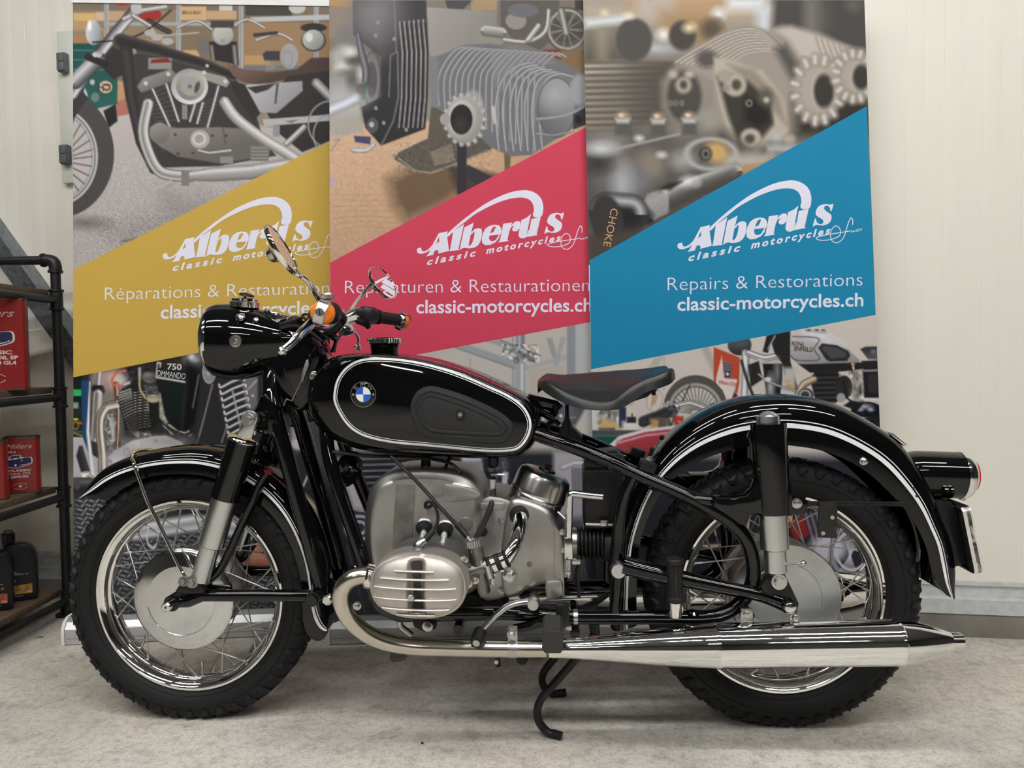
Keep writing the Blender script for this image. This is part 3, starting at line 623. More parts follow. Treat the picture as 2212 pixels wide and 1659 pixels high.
# ---- fuel tank
sil = [(665, 862), (669, 830), (681, 803), (702, 781), (730, 767), (770, 762), (830, 762), (880, 766), (928, 773), (981, 787), (1033, 805), (1086, 828), (1125, 847), (1147, 863), (1162, 884), (1169, 908), (1165, 935), (1153, 960), (1132, 980), (1100, 988), (1050, 989), (980, 987), (900, 984), (830, 979), (780, 970), (740, 957), (708, 940), (684, 915), (670, 890)]
loop = [(719, 851), (726, 820), (745, 793), (771, 777), (803, 771), (850, 772), (902, 779), (955, 792), (1007, 810), (1060, 833), (1099, 851), (1130, 873), (1146, 898), (1150, 920), (1143, 945), (1128, 966), (1107, 976), (1060, 978), (1007, 974), (928, 966), (850, 959), (797, 948), (766, 934), (745, 915), (729, 890), (720, 869)]
NT = 120
TW = 0.118
def start_at(P, ref):
    i = int(np.argmin(np.linalg.norm(P-ref, axis=1))); return np.roll(P, -i, 0)
So = XZ(sil, -0.03); Lo = XZ(loop, -TW)
cen = V(*(Lo.mean(0)))
So = resample(spline(So, 8, True), 600, True); Lo = resample(spline(Lo, 8, True), 600, True)
def by_angle(P):
    P0 = P-cen; sx = 0.55; a = np.arctan2(P0[:, 1], P0[:, 0]*sx); o = np.argsort(a); a = a[o]; Q = P[o]
    t = np.linspace(-math.pi, math.pi, NT, endpoint=False)
    return np.stack([np.interp(t, np.r_[a-2*math.pi, a, a+2*math.pi], np.tile(Q[:, i], 3)) for i in (0, 1)], 1)
Sa, La = by_angle(So), by_angle(Lo)
rings = []
tt = np.linspace(0, 1, 13)
for t in tt:                                    # from the middle plane to the side
    y = -TW*math.sin(t*math.pi/2)**0.9; k = (1-math.cos(t*math.pi/2))**1.15
    rings.append(np.c_[Sa+(La-Sa)*k, np.full(NT, y)][:, [0, 2, 1]])
def tank_side(p):                               # y of the bulging side at (x, z) inside the stripe loop
    q = np.asarray(p)-cen; r = np.linalg.norm(q/np.array([0.215, 0.105])); return -TW-0.016*max(0.0, 1-r*r)
for k in (0.94, 0.85, 0.7, 0.5, 0.28, 0.1, 0.01):
    P = cen+(La-cen)*k
    rings.append(np.array([[p[0], -TW-0.016*(1-k*k), p[1]] for p in P]))
def side_y(pt):
    """height of the tank's near side at a point (x, z)"""
    q = np.asarray(pt)-cen; a = math.atan2(q[1], q[0]*0.55); i = int(round((a+math.pi)/(2*math.pi)*NT)) % NT
    L = np.linalg.norm(La[i]-cen); k = np.linalg.norm(q)/L; return -TW-0.016*max(0, 1-k*k)
full = [r*V(1, -1, 1) for r in rings[::-1][:-1]]+rings
full = [r for r in full]
g = G(); g.loft(full); TANK = part(g, 'fuel_tank', BLACK, ang=60)
def ribbon_loop(P, w, lift):
    P = resample(P, 160, True); I = inset(P, w); rows = []
    for a, b in zip(P, I):
        ya, yb = side_y(a), side_y(b)
        rows.append([V(a[0], ya-lift, a[1]), V(b[0], yb-lift, b[1]), V(b[0], yb+0.003, b[1]), V(a[0], ya+0.003, a[1])])
    return G().loft(rows, loop=True)
g1 = ribbon_loop(inset(Lo, 0.002), 0.0052, 0.0014); part(g1, 'pinstripe', WHITE, parent=TANK, both=True)
g1 = ribbon_loop(inset(Lo, 0.0098), 0.0013, 0.0012); part(g1, 'pinstripe', WHITE, parent=TANK, both=True)
# ribbed flange along the front edge of the tank
fl = BS([(704, 782), (686, 803), (672, 835), (670, 865), (676, 893), (690, 921), (712, 940)], -0.045); g = G(); g.tube(fl, 0.005, 8, sp=4); part(g, 'tank_flange', BLACK, parent=TANK, both=True)
# knee pad
kp = XZ([(886, 883), (892, 857), (905, 842), (926, 834), (955, 839), (1007, 856), (1060, 880), (1091, 899), (1107, 918), (1105, 940), (1092, 955), (1070, 959), (1007, 956), (942, 952), (915, 943), (897, 922)], -0.14)
kp = resample(spline(kp, 6, True), 90, True); kc = kp.mean(0)
def ky(p): return side_y(p)
rings = []
for ins, lift in ((0.0, -0.004), (0.0, 0.003), (0.002, 0.006), (0.012, 0.0075), (0.0135, 0.0055), (0.017, 0.0055), (0.0185, 0.0075), (0.0235, 0.0075), (0.025, 0.0055), (0.0275, 0.006)):
    P = inset(kp, ins) if ins else kp
    rings.append(np.array([[p[0], ky(kc+(p-kc)*0.5)*0.5+ky(p)*0.5-lift, p[1]] for p in P]))
P = inset(kp, 0.0275)
for k in (0.6, 0.25, 0.02):
    Q = P.mean(0)+(P-P.mean(0))*k; rings.append(np.array([[p[0], ky(kc)*0.5+ky(p)*0.5-0.0065, p[1]] for p in Q]))
g = G(); g.loft(rings); KP = part(g, 'knee_pad', mat('pad_rubber', (0.022, 0.022, 0.023), 0.55, spec=0.35), parent=TANK, both=True, label='ribbed black rubber knee pad', ang=25)[0]
q = B(994, 895, -0.1425); g = G(); g.lathe([(-0.001, 0.0105), (0.0015, 0.0098), (0.0004, 0.0075)], q, (0, -1, 0), 24); part(g, 'pad_grommet', RUBBER, parent=TANK)
g = G(); g.lathe([(0, 0.0055), (0.0018, 0.005), (0.002, 0)], q, (0, -1, 0), 16); part(g, 'pad_screw', STEEL, parent=TANK)
# roundel
rc = B(785, 852, -0.1295); rb = 28.3*S(-0.13)
def disc(r0, r1, a0, a1, y, n=24):
    g = G(); a = np.linspace(a0, a1, n); o = [rc+V(math.cos(t)*r1, y, math.sin(t)*r1) for t in a]
    if r0 > 0:
        i = [rc+V(math.cos(t)*r0, y, math.sin(t)*r0) for t in a]
        g.loft([o, i], closed=False)
    else: g.add([rc+V(0, y, 0)]+o, [(0, k+1, k+2) for k in range(n-1)])
    return g
g = G(); g.lathe([(0.012, rb), (-0.0005, rb), (-0.001, rb*0.97)], rc, (0, 1, 0), 48); part(g, 'emblem_plate', BLACK, parent=TANK, label='round blue, white and black enamel emblem')
part(disc(rb*0.95, rb, 0, 2*math.pi, -0.0018, 60), 'emblem_ring', ALUSM, parent=TANK, smooth=False)
part(disc(rb*0.575, rb*0.61, 0, 2*math.pi, -0.0018, 60), 'emblem_ring', ALUSM, parent=TANK, smooth=False)
EBL = mat('emblem_blue', '2f5fd0', 0.25); EWH = mat('emblem_white', 'f0f0ec', 0.25)
for k, m_ in enumerate((EWH, EBL, EWH, EBL)):
    part(disc(0, rb*0.58, k*math.pi/2, (k+1)*math.pi/2, -0.0016, 16), 'emblem_quarter', m_, parent=TANK, smooth=False)
for ch, ang in (('B', 137), ('M', 92), ('W', 45)):
    v, f = text_shape(ch, 0.01)
    if ch == 'M': v = np.array([(0, 0), (0, 1), (.24, 1), (.5, .5), (.76, 1), (1, 1), (1, 0), (.8, 0), (.8, .66), (.58, .2), (.42, .2), (.2, .66), (.2, 0)], float); f = [(0, 1, 2, 11, 12), (2, 3, 10, 11), (3, 9, 10), (3, 4, 8, 9), (4, 5, 6, 7, 8)]
    v = v-(v.max(0)+v.min(0))/2; v = v/(v[:, 1].max()-v[:, 1].min())*rb*0.31; v[:, 0] *= 1.2
    t = math.radians(ang); c = rc+V(math.cos(t), 0, math.sin(t))*rb*0.78; r = t-math.pi/2
    P = [c+V(p[0]*math.cos(r)-p[1]*math.sin(r), -0.002, p[0]*math.sin(r)+p[1]*math.cos(r)) for p in v]
    g = G().add(P, f); part(g, 'emblem_letter', ALUSM, parent=TANK, smooth=False)
for s in (-1, 1):
    g = G(); g.lathe([(-0.001, 0.0032), (0.002, 0.0026), (0.0025, 0)], rc+V(s*rb*0.79, -0.001, 0), (0, -1, 0), 14); part(g, 'emblem_screw', STEEL, parent=TANK)
# filler cap
fc0 = B(831, 757, -0.01); g = G(); g.lathe([(-0.012, 0.033), (0.008, 0.034), (0.012, 0.036), (0.014, 0.034), (0.018, 0.036)], fc0, (0, 0, 1), 40); part(g, 'filler_neck', BLACK, parent=TANK)
g = G(); n = 40; prof = [(0.016, 0.037), (0.018, 0.0415), (0.027, 0.0415), (0.030, 0.038), (0.032, 0.025), (0.033, 0.0)]
rings = []
for h, r in prof:
    rings.append([fc0+V(math.cos(2*math.pi*k/(n*2))*r*(1-0.035*(k % 2 if r > 0.04 else 0)), math.sin(2*math.pi*k/(n*2))*r*(1-0.035*(k % 2 if r > 0.04 else 0)), h) for k in range(n*2)])
g.loft(rings); part(g, 'filler_cap', CHROME, parent=TANK, ang=15)

# ---- frame
loop_px = [(700, 900, -0.05), (712, 990, -0.075), (740, 1080, -0.09), (772, 1175, -0.10), (797, 1250, -0.105), (818, 1300, -0.105), (855, 1322, -0.105), (930, 1324, -0.105), (1040, 1322, -0.108), (1140, 1327, -0.115), (1240, 1333, -0.122), (1400, 1333, -0.13), (1520, 1333, -0.135), (1566, 1324, -0.137), (1604, 1298, -0.138), (1625, 1258, -0.138), (1627, 1212, -0.138), (1612, 1166, -0.138), (1580, 1128, -0.138), (1532, 1098, -0.136), (1470, 1066, -0.13), (1390, 1031, -0.125), (1310, 994, -0.12), (1240, 966, -0.115), (1170, 942, -0.10), (1100, 915, -0.07), (1000, 885, -0.05)]
FRAME = part((lambda g: g.tube(BS(loop_px), 0.0165, 16, sp=5))(G()), 'frame_tube', BLACK, both=True)[0]
for u, v in ((1293, 988), (1317, 999), (1410, 1042)):   # lugs
    i = B(u, v, -0.12); j = B(u+6, v+3, -0.12); g = G(); g.tube([i, j], 0.0182, 16); part(g, 'frame_lug', BLACK, both=True)
g = G(); g.tube(BS([(1366, 1030), (1348, 1068), (1338, 1120), (1334, 1165), (1333, 1225), (1331, 1280), (1329, 1330)], -0.125), [0.013, 0.0135, 0.014, 0.015, 0.019, 0.0145, 0.0135], 14, sp=4); part(g, 'frame_upright', BLACK, both=True)
g = G(); g.lathe([(-0.03, 0.0), (-0.03, 0.0155), (-0.026, 0.0175), (-0.02, 0.0185), (-0.004, 0.019)], B(1334, 1227, -0.14), (0, 1, 0), 28); part(g, 'swingarm_pivot_cap', ALUSM, both=True)
g = G(); g.tube(BS([(1000, 1330), (1000, 1330)])+np.array([[0, -0.1, 0], [0, 0.1, 0]]), 0.012, 10); part(g, 'cross_tube', BLACK); g = G(); g.tube(BS([(1240, 1336), (1240, 1336)])+np.array([[0, -0.11, 0], [0, 0.11, 0]]), 0.012, 10); part(g, 'cross_tube', BLACK)
g = G(); g.tube(BS([(700, 860, 0), (800, 840, 0), (1000, 860, 0), (1150, 880, 0), (1200, 900, 0)]), 0.016, 12, sp=3); part(g, 'top_tube', BLACK)
g = G(); g.prism(XZ([(1142, 850), (1205, 866), (1215, 876), (1210, 884), (1142, 874)], 0), -0.022, 0.022, 0.003); part(g, 'seat_rail', BLACK)
g = G(); g.prism(XZ([(1221, 876), (1229, 876), (1230, 900), (1236, 920), (1258, 942), (1249, 964), (1228, 958), (1204, 946), (1213, 925), (1220, 902)], -0.02), -0.05, 0.05, 0.006); part(g, 'seat_pillar', SATIN)
g = G(); g.bolt(B(1201, 878, -0.024), (0, 0, -1), r=0.006, h=0.014); part(g, 'seat_nut', SATIN)
g = G(); g.tube(BS([(1182, 930), (1186, 915), (1200, 910), (1208, 918)], 0.05), 0.006, 8, sp=5); part(g, 'seat_spring_loop', SATIN)
g = G(); g.box(B(1398, 1006, -0.115), (0.036, 0.04, 0.024), rot=np.array(Matrix.Rotation(math.radians(20), 3, 'Y')), bev=0.003); part(g, 'seat_bump_stop', SATIN, both=True)
g = G(); g.bolt(B(1400, 993, -0.125), (0.3, -0.1, 1), r=0.005, h=0.006); part(g, 'bump_stop_bolt', STEEL)
# battery and tool compartment
g = G(); g.box((B(1300, 1068, 0)), (0.092, 0.13, 0.14), bev=0.006); BAT = part(g, 'battery_box', SATIN)
g = G(); g.tube(BS([(1265, 1132), (1325, 1134)], -0.085), 0.0035, 8); g.box(B(1305, 1130, -0.085), (0.018, 0.012, 0.014), bev=0.002); part(g, 'battery_clamp', STEEL, parent=BAT)
g = G(); g.prism(XZ([(1262, 992), (1280, 975), (1330, 970), (1346, 985), (1350, 1010), (1262, 1008)], 0), -0.05, 0.06, 0.008); part(g, 'air_box', SATIN)
# rubber boot over the drive shaft joint
g = G(); pr = []
for i in range(7):
    x = i*0.0095; pr += [(x, 0.030), (x+0.003, 0.040), (x+0.006, 0.040), (x+0.0088, 0.030)]
g.lathe(pr, B(1244, 1172, -0.03), (1, 0, 0), 32); part(g, 'drive_boot', RUBBER)
g = G(); g.lathe([(-0.008, 0.036), (0.004, 0.036)], B(1243, 1172, -0.03), (1, 0, 0), 32); part(g, 'boot_clamp', STEEL)
g = G(); g.lathe([(0, 0.028), (0.01, 0.036), (0.05, 0.036), (0.06, 0.028)], B(1296, 1180, -0.03), (1, 0, 0), 28); part(g, 'drive_coupling', CASTBLK)
g = G(); g.prism(XZ([(1224, 1322), (1272, 1300), (1312, 1278), (1316, 1288), (1270, 1322)], -0.08), -0.084, -0.08, 0.001); part(g, 'frame_gusset', SATIN)
g = G(); g.tube(BS([(1240, 1262), (1246, 1230), (1252, 1215)], -0.1), 0.004, 8); g.tube(BS([(1250, 1200), (1248, 1250), (1251, 1290)], -0.105), 0.004, 8); part(g, 'brake_rod', RUSTY)
g = G(); g.tube(BS([(1180, 1292), (1290, 1288)], -0.09), 0.004, 8); part(g, 'brake_cross_rod', STEEL)

# ---- rear swinging arm and suspension
g = G(); g.tube(BS([(1345, 1220), (1400, 1234), (1500, 1256), (1600, 1276), (1650, 1287), (1690, 1301), (1704, 1310)], -0.155), [0.022, 0.021, 0.018, 0.0155, 0.0165, 0.019, 0.018], 16, sp=3); part(g, 'rear_swinging_arm', BLACK, both=True)
g = G(); g.prism(XZ([(1640, 1262), (1655, 1242), (1690, 1234), (1704, 1262), (1722, 1300), (1716, 1325), (1690, 1318), (1652, 1300)], -0.15), -0.166, -0.14, 0.004); part(g, 'axle_lug', CASTBLK, both=True)
g = G(); g.lathe([(0, 0), (0.001, 0.009), (0.003, 0.0125), (0.05, 0.0125)], B(1709, 1315, -0.195), (0, 1, 0), 28); g.lathe([(-0.0004, 0.0022), (0, 0.0022)], B(1709, 1315, -0.195), (0, -1, 0), 10); part(g, 'axle_end', POLISH)
g = G(); g.lathe([(0, 0.008), (0.03, 0.018), (0.045, 0.019)], B(1706, 1312, -0.19), (0, 1, 0), 26); part(g, 'axle_collar', BLACK)
g = G(); g.bolt(B(1716, 1332, -0.175), r=0.007, h=0.01); part(g, 'axle_clamp_bolt', STEEL)
YS = -0.17
top, bot = B(1659, 905, YS), B(1677, 1250, YS); sd = unit(bot-top)
def sax(v): return float((B(1659+(v-905)*0.0522, v, YS)-top) @ sd)
def prof_px(L): return [(sax(v), w*S(YS)) for v, w in L]
part(lath(prof_px([(914, 37), (917, 37.5), (1000, 37), (1072, 36.5), (1108, 36)]), top, sd, 36), 'shock_shroud', BLACK, both=True)
part(lath(prof_px([(887, 0.01), (889, 10), (894, 17), (898, 20), (899, 24), (915, 24.5)]), top, sd, 36), 'shock_cap', ALUSM, both=True)
part(lath(prof_px([(1104, 30), (1184, 29.5), (1187, 26), (1187, 23.5), (1234, 23), (1237, 20)]), top, sd, 36), 'shock_body', ALUSM, both=True)
part(lath(prof_px([(1232, 18), (1250, 14), (1252, 3)]), top, sd, 24), 'shock_eye', ALUD, both=True)
g = G(); g.lathe([(-0.03, 0), (-0.03, 0.0105), (-0.02, 0.0115), (-0.02, 0.017), (0.02, 0.018)], B(1678, 1252, -0.175), (0, 1, 0), 24); part(g, 'shock_bolt', STEEL, both=True)
g = G(); g.tube(BS([(1700, 1221, -0.18), (1720, 1219, -0.185), (1733, 1218, -0.19)]), [0.003, 0.0035, 0.004], 10); g.lathe([(-0.007, 0), (-0.005, 0.005), (0, 0.007), (0.005, 0.005), (0.007, 0)], B(1736, 1217, -0.19), (1, 0, 0), 14); part(g, 'preload_lever', ALUSM)
g = G(); g.prism(XZ([(1540, 1070), (1580, 1070), (1606, 1066), (1620, 1052), (1624, 1036), (1700, 1036), (1704, 1070), (1703, 1109), (1644, 1109), (1626, 1102), (1614, 1108), (1606, 1130), (1594, 1128), (1560, 1104), (1535, 1088)], -0.16), -0.193, -0.128, 0.005); part(g, 'shock_tower', BLACK, both=True)
g = G(); g.tube(BS([(1500, 1078, -0.135), (1560, 1084, -0.15), (1620, 1084, -0.16)]), [0.013, 0.014, 0.018], 14); part(g, 'tower_arm', BLACK, both=True)
g = G(); g.prism(XZ([(1617, 934), (1623, 926), (1626, 1000), (1620, 990), (1618, 955), (1613, 945)], YS), YS-0.006, YS+0.006, 0.002); part(g, 'shroud_ear', BLACK, both=True)
# rod from the shock tower to the mudguard with its hanging bracket
g = G(); g.prism(XZ([(1702, 1070), (1720, 1070), (1742, 1080), (1742, 1098), (1734, 1112), (1704, 1108)], -0.16), -0.172, -0.155, 0.003); part(g, 'stay_lug', BLACK, both=True)
g = G(); g.bolt(B(1721, 1087, -0.176), r=0.0075, h=0.008); part(g, 'stay_bolt', STEEL, both=True)
g = G(); g.tube(BS([(1738, 1088, -0.155), (1790, 1087, -0.14), (1952, 1089, -0.095)]), 0.0055, 10); part(g, 'mudguard_stay', SATIN, both=True)
g = G(); g.prism(XZ([(1769, 1086), (1804, 1084), (1808, 1100), (1806, 1162), (1766, 1160), (1767, 1100)], -0.15), -0.155, -0.15, 0.001); BK = part(g, 'pannier_bracket', RUSTY, 'rusty black plate with two bolt holes')
for u, v in ((1798, 1118), (1778, 1152)):
    g = G(); g.lathe([(0, 0.0045), (0.0008, 0.0045), (0.0009, 0.0025)], B(u, v, -0.155), (0, -1, 0), 16); part(g, 'bolt_hole', mat('bare_hole', (0.35, 0.33, 0.3), 0.5), parent=BK)
# passenger footrest folded upright
pa, pb = B(1457, 1205, -0.175), B(1460, 1300, -0.17); d = unit(pb-pa); L = float(np.linalg.norm(pb-pa))
g = G(); g.lathe([(0, 0.0), (0, 0.016), (0.003, 0.020), (0.012, 0.0205), (0.014, 0.0175), (L-0.014, 0.0175), (L-0.012, 0.0205), (L-0.002, 0.0205), (L, 0.016)], pa, d, 32)
PR = part(g, 'passenger_footrest', RUBBER, 'upright black rubber passenger footrest')
for s in (-1, 1):
    c0, c1 = pa+V(s*0.0065, -0.0172, -0.016), pa+d*(L-0.016)+V(s*0.0065, -0.0172, 0); g = G(); g.tube([c0, c1], 0.0012, 6); part(g, 'rubber_rib', RUBBER, parent=PR)
vv, ff = text_shape('DENFELD', 0.005)
vv = vv-(vv.max(0)+vv.min(0))/2; vv = vv/(vv[:, 0].max())*0.021
mid = (pa+pb)/2+V(0, -0.0187, 0.004); P = [mid+V(-(-p[1]), 0, p[0]) for p in vv]
part(G().add([mid+V(-p[1], -0.0006, p[0]) for p in vv], ff), 'embossed_lettering', mat('embossed_rubber', (0.03, 0.03, 0.03), 0.45), parent=PR, smooth=False)
g = G(); g.tube(BS([(1459, 1300), (1459, 1332)], -0.168), [0.0155, 0.014], 20); g.box(B(1459, 1312, -0.16), (0.032, 0.026, 0.02), bev=0.003); part(g, 'footrest_socket', CHROME, parent=PR)
g = G(); g.lathe([(0, 0.016), (0.006, 0.012), (0.01, 0)], B(1497, 1325, -0.14), (0, 0, 1), 16); part(g, 'frame_boss', BLACK, both=True)
# rider footrest
g = G(); g.tube(BS([(1112, 1358, -0.12), (1150, 1350, -0.14), (1180, 1342, -0.17), (1192, 1352, -0.19)]), 0.0105, 12, sp=3); part(g, 'footrest_arm', BLACK, both=True)
fp0, fp1 = B(1194, 1348, -0.20), B(1194, 1386, -0.30)
def footrest(y0, y1):
    g = G(); rings = []
    base = np.array([(-0.022, -0.016), (-0.022, 0.018), (-0.016, 0.024), (0.016, 0.024), (0.022, 0.018), (0.022, -0.016), (0.016, -0.024), (-0.016, -0.024)])
    c = (B(1194, 1360, -0.25)); dz = 0.0
    base = resample(base, 32, True)
    for y, k in ((y0, 0.9), (y0+0.004, 1), (y1-0.004, 1), (y1, 0.9)):
        rings.append([V(c[0]+p[0]*k, y, c[2]+p[1]*k-0.006) for p in base])
    g.loft(rings)
    return g, c
g, c = footrest(-0.31, -0.205); FP = part(g, 'rider_footrest', mat('worn_footrest_rubber', (0.03, 0.028, 0.027), 0.65, bump=(250, 0.2)), 'worn ribbed rubber footrest')
for i in range(6):
    g = G(); x = c[0]-0.0145+i*0.0058; g.tube([(x, -0.298, c[2]+0.0178), (x, -0.215, c[2]+0.0178)], 0.0016, 6); part(g, 'rubber_rib', mat('worn_rib', (0.05, 0.045, 0.04), 0.6), parent=FP)
g = G(); g.box(B(1215, 1328, -0.15), (0.03, 0.03, 0.055), bev=0.007); part(g, 'footrest_clamp', SATIN, both=True)
g = G(); g.tube(BS([(1239, 1333), (1248, 1333)], -0.122), 0.0182, 18); part(g, 'frame_ring', ALUSM)
g = G(); g.box(B(1228, 1356, -0.16), (0.014, 0.012, 0.01), bev=0.001); part(g, 'clamp_bolt', STEEL)

# ---- centre stand
def stand(pts, y0, y1, tip):
    P = np.array([B(p[0], p[1], y0+(y1-y0)*i/(len(pts)-1)) for i, p in enumerate(pts)])
    P[-1][2] = max(P[-1][2], 0.010); P[:, 2] = np.maximum(P[:, 2], 0.0105)
    g = G(); g.tube(P, 0.0098, 12, sp=5)
    e = unit(P[-1]-P[-2]); g.tube([P[-1]-e*0.004, P[-1]+e*0.02], 0.0105, 10); return g
part(stand([(1285, 1370), (1250, 1415), (1201, 1473), (1172, 1506), (1161, 1532), (1164, 1558), (1181, 1580), (1196, 1590)], -0.09, -0.11, 0), 'centre_stand_leg', SATIN)
part(stand([(1225, 1385), (1195, 1425), (1176, 1450), (1171, 1470), (1178, 1487), (1194, 1499), (1206, 1506)], 0.09, 0.11, 0), 'centre_stand_leg', SATIN)
g = G(); g.tube(BS([(1285, 1368), (1285, 1368)])+np.array([[0, -0.09, 0], [0, 0.10, 0]]), 0.013, 12); part(g, 'stand_pivot', SATIN)
g = G(); g.tube(BS([(1073, 1405, -0.08), (1076, 1440, -0.085)]), 0.006, 10); part(g, 'stand_peg', SATIN)
g = G(); g.lathe([(0, 0), (0, 0.005), (0.004, 0.006)], B(1072, 1431, -0.095), (0, 1, 0), 12); part(g, 'peg_tip', STEEL)
g = G(); g.lathe([(0, 0.014), (0.008, 0.015), (0.016, 0.014)], B(1128, 1424, -0.05), (0, 1, 0), 20); part(g, 'stand_stop', RUBBER)

# ---- saddle
def saddle():
    g = G(); rows = []
    #        u   centre v  edge v  skirt v  half width
    ctl = [(1162, 822, 828, 834, 0.030), (1172, 812, 824, 842, 0.050), (1186, 806, 826, 853, 0.066), (1212, 809, 842, 868, 0.088), (1245, 807, 858, 881, 0.108), (1280, 804, 866, 886, 0.124), (1310, 802, 864, 886, 0.134), (1330, 800, 850, 882, 0.140), (1352, 799, 832, 868, 0.143), (1379, 797, 818, 848, 0.142), (1405, 794, 808, 839, 0.136), (1428, 790, 799, 830, 0.124), (1438, 791, 797, 822, 0.110), (1443, 800, 806, 818, 0.095)]
    global SEATC
    C = SEATC = spline(np.array(ctl, float), 4); rows = []
    for u, cv, ev, sv, w in C:
        pc = B(u, cv, 0.02); pe = B(u, ev, -w); ps = B(u, sv, -w-0.004); x = pc[0]
        sec = []
        for t in np.linspace(-1, 1, 25):
            z = pc[2]+(pe[2]-pc[2])*abs(t)**2.0-0.006*(1-abs(t)**2)*math.sin(abs(t)*math.pi)
            sec.append(V(x, t*w*0.965, z))
        r0 = [V(x, -w, pe[2]-0.004), V(x, -w-0.003, (pe[2]+ps[2])/2), V(x, -w-0.006, ps[2]), V(x, -w+0.002, ps[2]-0.001)]
        under = [V(x, -w*0.8, (pe[2]+ps[2])/2), V(x, 0, pc[2]-0.028-(pc[2]-pe[2])*0.55), V(x, w*0.8, (pe[2]+ps[2])/2)]
        r1 = [p*V(1, -1, 1) for p in r0]
        rows.append(sec+r1+under[::-1]+r0[::-1])
    g.loft(rows); return g
SEATM = mat('pebbled_saddle_rubber', (0.05, 0.05, 0.05), 0.33, spec=0.8)
SEAT = part(saddle(), 'saddle', mat('saddle_rubber', (0.013, 0.014, 0.015), 0.32, spec=0.5), 'black rubber solo saddle with pebbled top', ang=50)
def pebbles():   # the grained panel of the seat top: small raised studs
    g = G(); us = np.arange(1204, 1404, 2.6)
    tl = np.array([(1204, 0.45), (1225, 0.7), (1260, 0.80), (1310, 0.80), (1350, 0.76), (1385, 0.68), (1404, 0.5)])
    for k, u in enumerate(us):
        cv, ev, w = [np.interp(u, SEATC[:, 0], SEATC[:, i]) for i in (1, 2, 4)]; lim = np.interp(u, tl[:, 0], tl[:, 1])
        pc = B(u, cv, 0.02); pe = B(u, ev, -w); w2 = w*0.965; ys = np.arange(-w2*lim, w2*lim, 0.0034)+(0.0017 if k % 2 else 0)
        for y in ys:
            y = y+random.uniform(-0.0011, 0.0011); dx = random.uniform(-0.0013, 0.0013); t = abs(y)/w2; z = pc[2]+(pe[2]-pc[2])*t**2-0.006*(1-t*t)*math.sin(t*math.pi)
            X = pc[0]+dx; g.add([(X-0.0011, y, z-0.001), (X+0.0011, y, z-0.001), (X, y-0.0012, z-0.001), (X, y+0.0012, z-0.001), (X, y, z+0.0013)], [(0, 2, 4), (2, 1, 4), (1, 3, 4), (3, 0, 4)])
    return g
o = part(pebbles(), 'pebble_grain', SEATM, parent=SEAT, smooth=False); o['kind'] = 'stuff'
g = G(); g.prism(XZ([(1338, 862), (1360, 845), (1400, 836), (1404, 846), (1392, 856), (1352, 868)], 0), -0.05, 0.05, 0.003); part(g, 'seat_pan', SATIN, parent=SEAT)
g = G(); g.lathe([(0, 0.007), (0.012, 0.007), (0.013, 0.005), (0.022, 0.005)], B(1412, 834, -0.03), (0, 0, -1), 12); part(g, 'seat_stud', SATIN, parent=SEAT)

# ---- tail lamp and number plate
tl = unit(V(1, 0, -0.035)); ta = B(1950, 1023, 0.0)
x = lambda u: float((B(u, 1025, 0)-ta) @ tl)
g = G(); g.lathe([(0, 0.05), (x(1975), 0.0555), (x(2071), 0.0555)], ta, tl, 44); TL = part(g, 'tail_lamp', BLACK)
g = G(); g.lathe([(x(2070), 0.0565), (x(2076), 0.0572), (x(2087), 0.054), (x(2096), 0.043), (x(2098), 0.037)], ta, tl, 44); part(g, 'lamp_ring', CHROME, parent=TL)
g = G(); g.lathe([(x(2095), 0.04), (x(2101), 0.038), (x(2105), 0.025), (x(2107), 0)], ta, tl, 36); part(g, 'red_lens', REDL, parent=TL)
g = G(); g.tube(BS([(2014, 1066, -0.03), (2030, 1066, -0.03)]), 0.011, 16); part(g, 'lamp_screw_boss', BLACK, parent=TL)
g = G(); g.tube(BS([(2074, 1077, -0.01), (2084, 1079, -0.01)]), 0.004, 8); part(g, 'lamp_wing_nut', STEEL, parent=TL)
def plate():
    t0, t1 = B(2078, 1098, -0.10), B(2107, 1242, -0.10)      # near edge, top and bottom
    dn = unit(V(t1[0]-t0[0], 0, t1[2]-t0[2])); nn = V(dn[2], 0, -dn[0]); nn = nn*(1 if nn[0] > 0 else -1)
    H = float(np.linalg.norm((t1-t0)*V(1, 0, 1)))
    return t0, dn, nn, H
t0, dn, nn, H = plate()
def frame_rect(y0, y1, a, b, th):
    g = G()
    P = [(a, y0), (b, y0), (b, y1), (a, y1)]
    R = resample(np.array([(a+0.008, y0), (b-0.008, y0), (b-0.002, y0+0.002), (b, y0+0.008), (b, y1-0.008), (b-0.008, y1), (a+0.008, y1), (a, y1-0.008), (a, y0+0.008), (a+0.002, y0+0.002)]), 60, True)
    return R
R_ = frame_rect(-0.10, 0.10, 0.0, H, 0)
def pl(R, h): return [t0*V(1, 0, 1)+dn*p[0]+V(0, p[1], 0)+nn*h for p in R]
g = G(); g.loft([pl(R_, 0.008), pl(R_, 0.016)]); NP = part(g, 'number_plate', mat('plate_back', (0.02, 0.02, 0.02), 0.4), 'number plate in a chrome frame seen from behind')
g = G(); g.loft([pl(R_, 0.0), pl(R_, 0.02), pl(inset(R_, 0.004), 0.02), pl(inset(R_, 0.004), 0.0)], loop=True); part(g, 'plate_frame', CHROME, parent=NP)
g = G(); g.prism(XZ([(2010, 1078), (2050, 1082), (2062, 1100), (2076, 1160), (2084, 1215), (2056, 1224), (2040, 1150)], -0.05), -0.06, 0.06, 0.003); part(g, 'plate_bracket', SATIN, parent=NP)
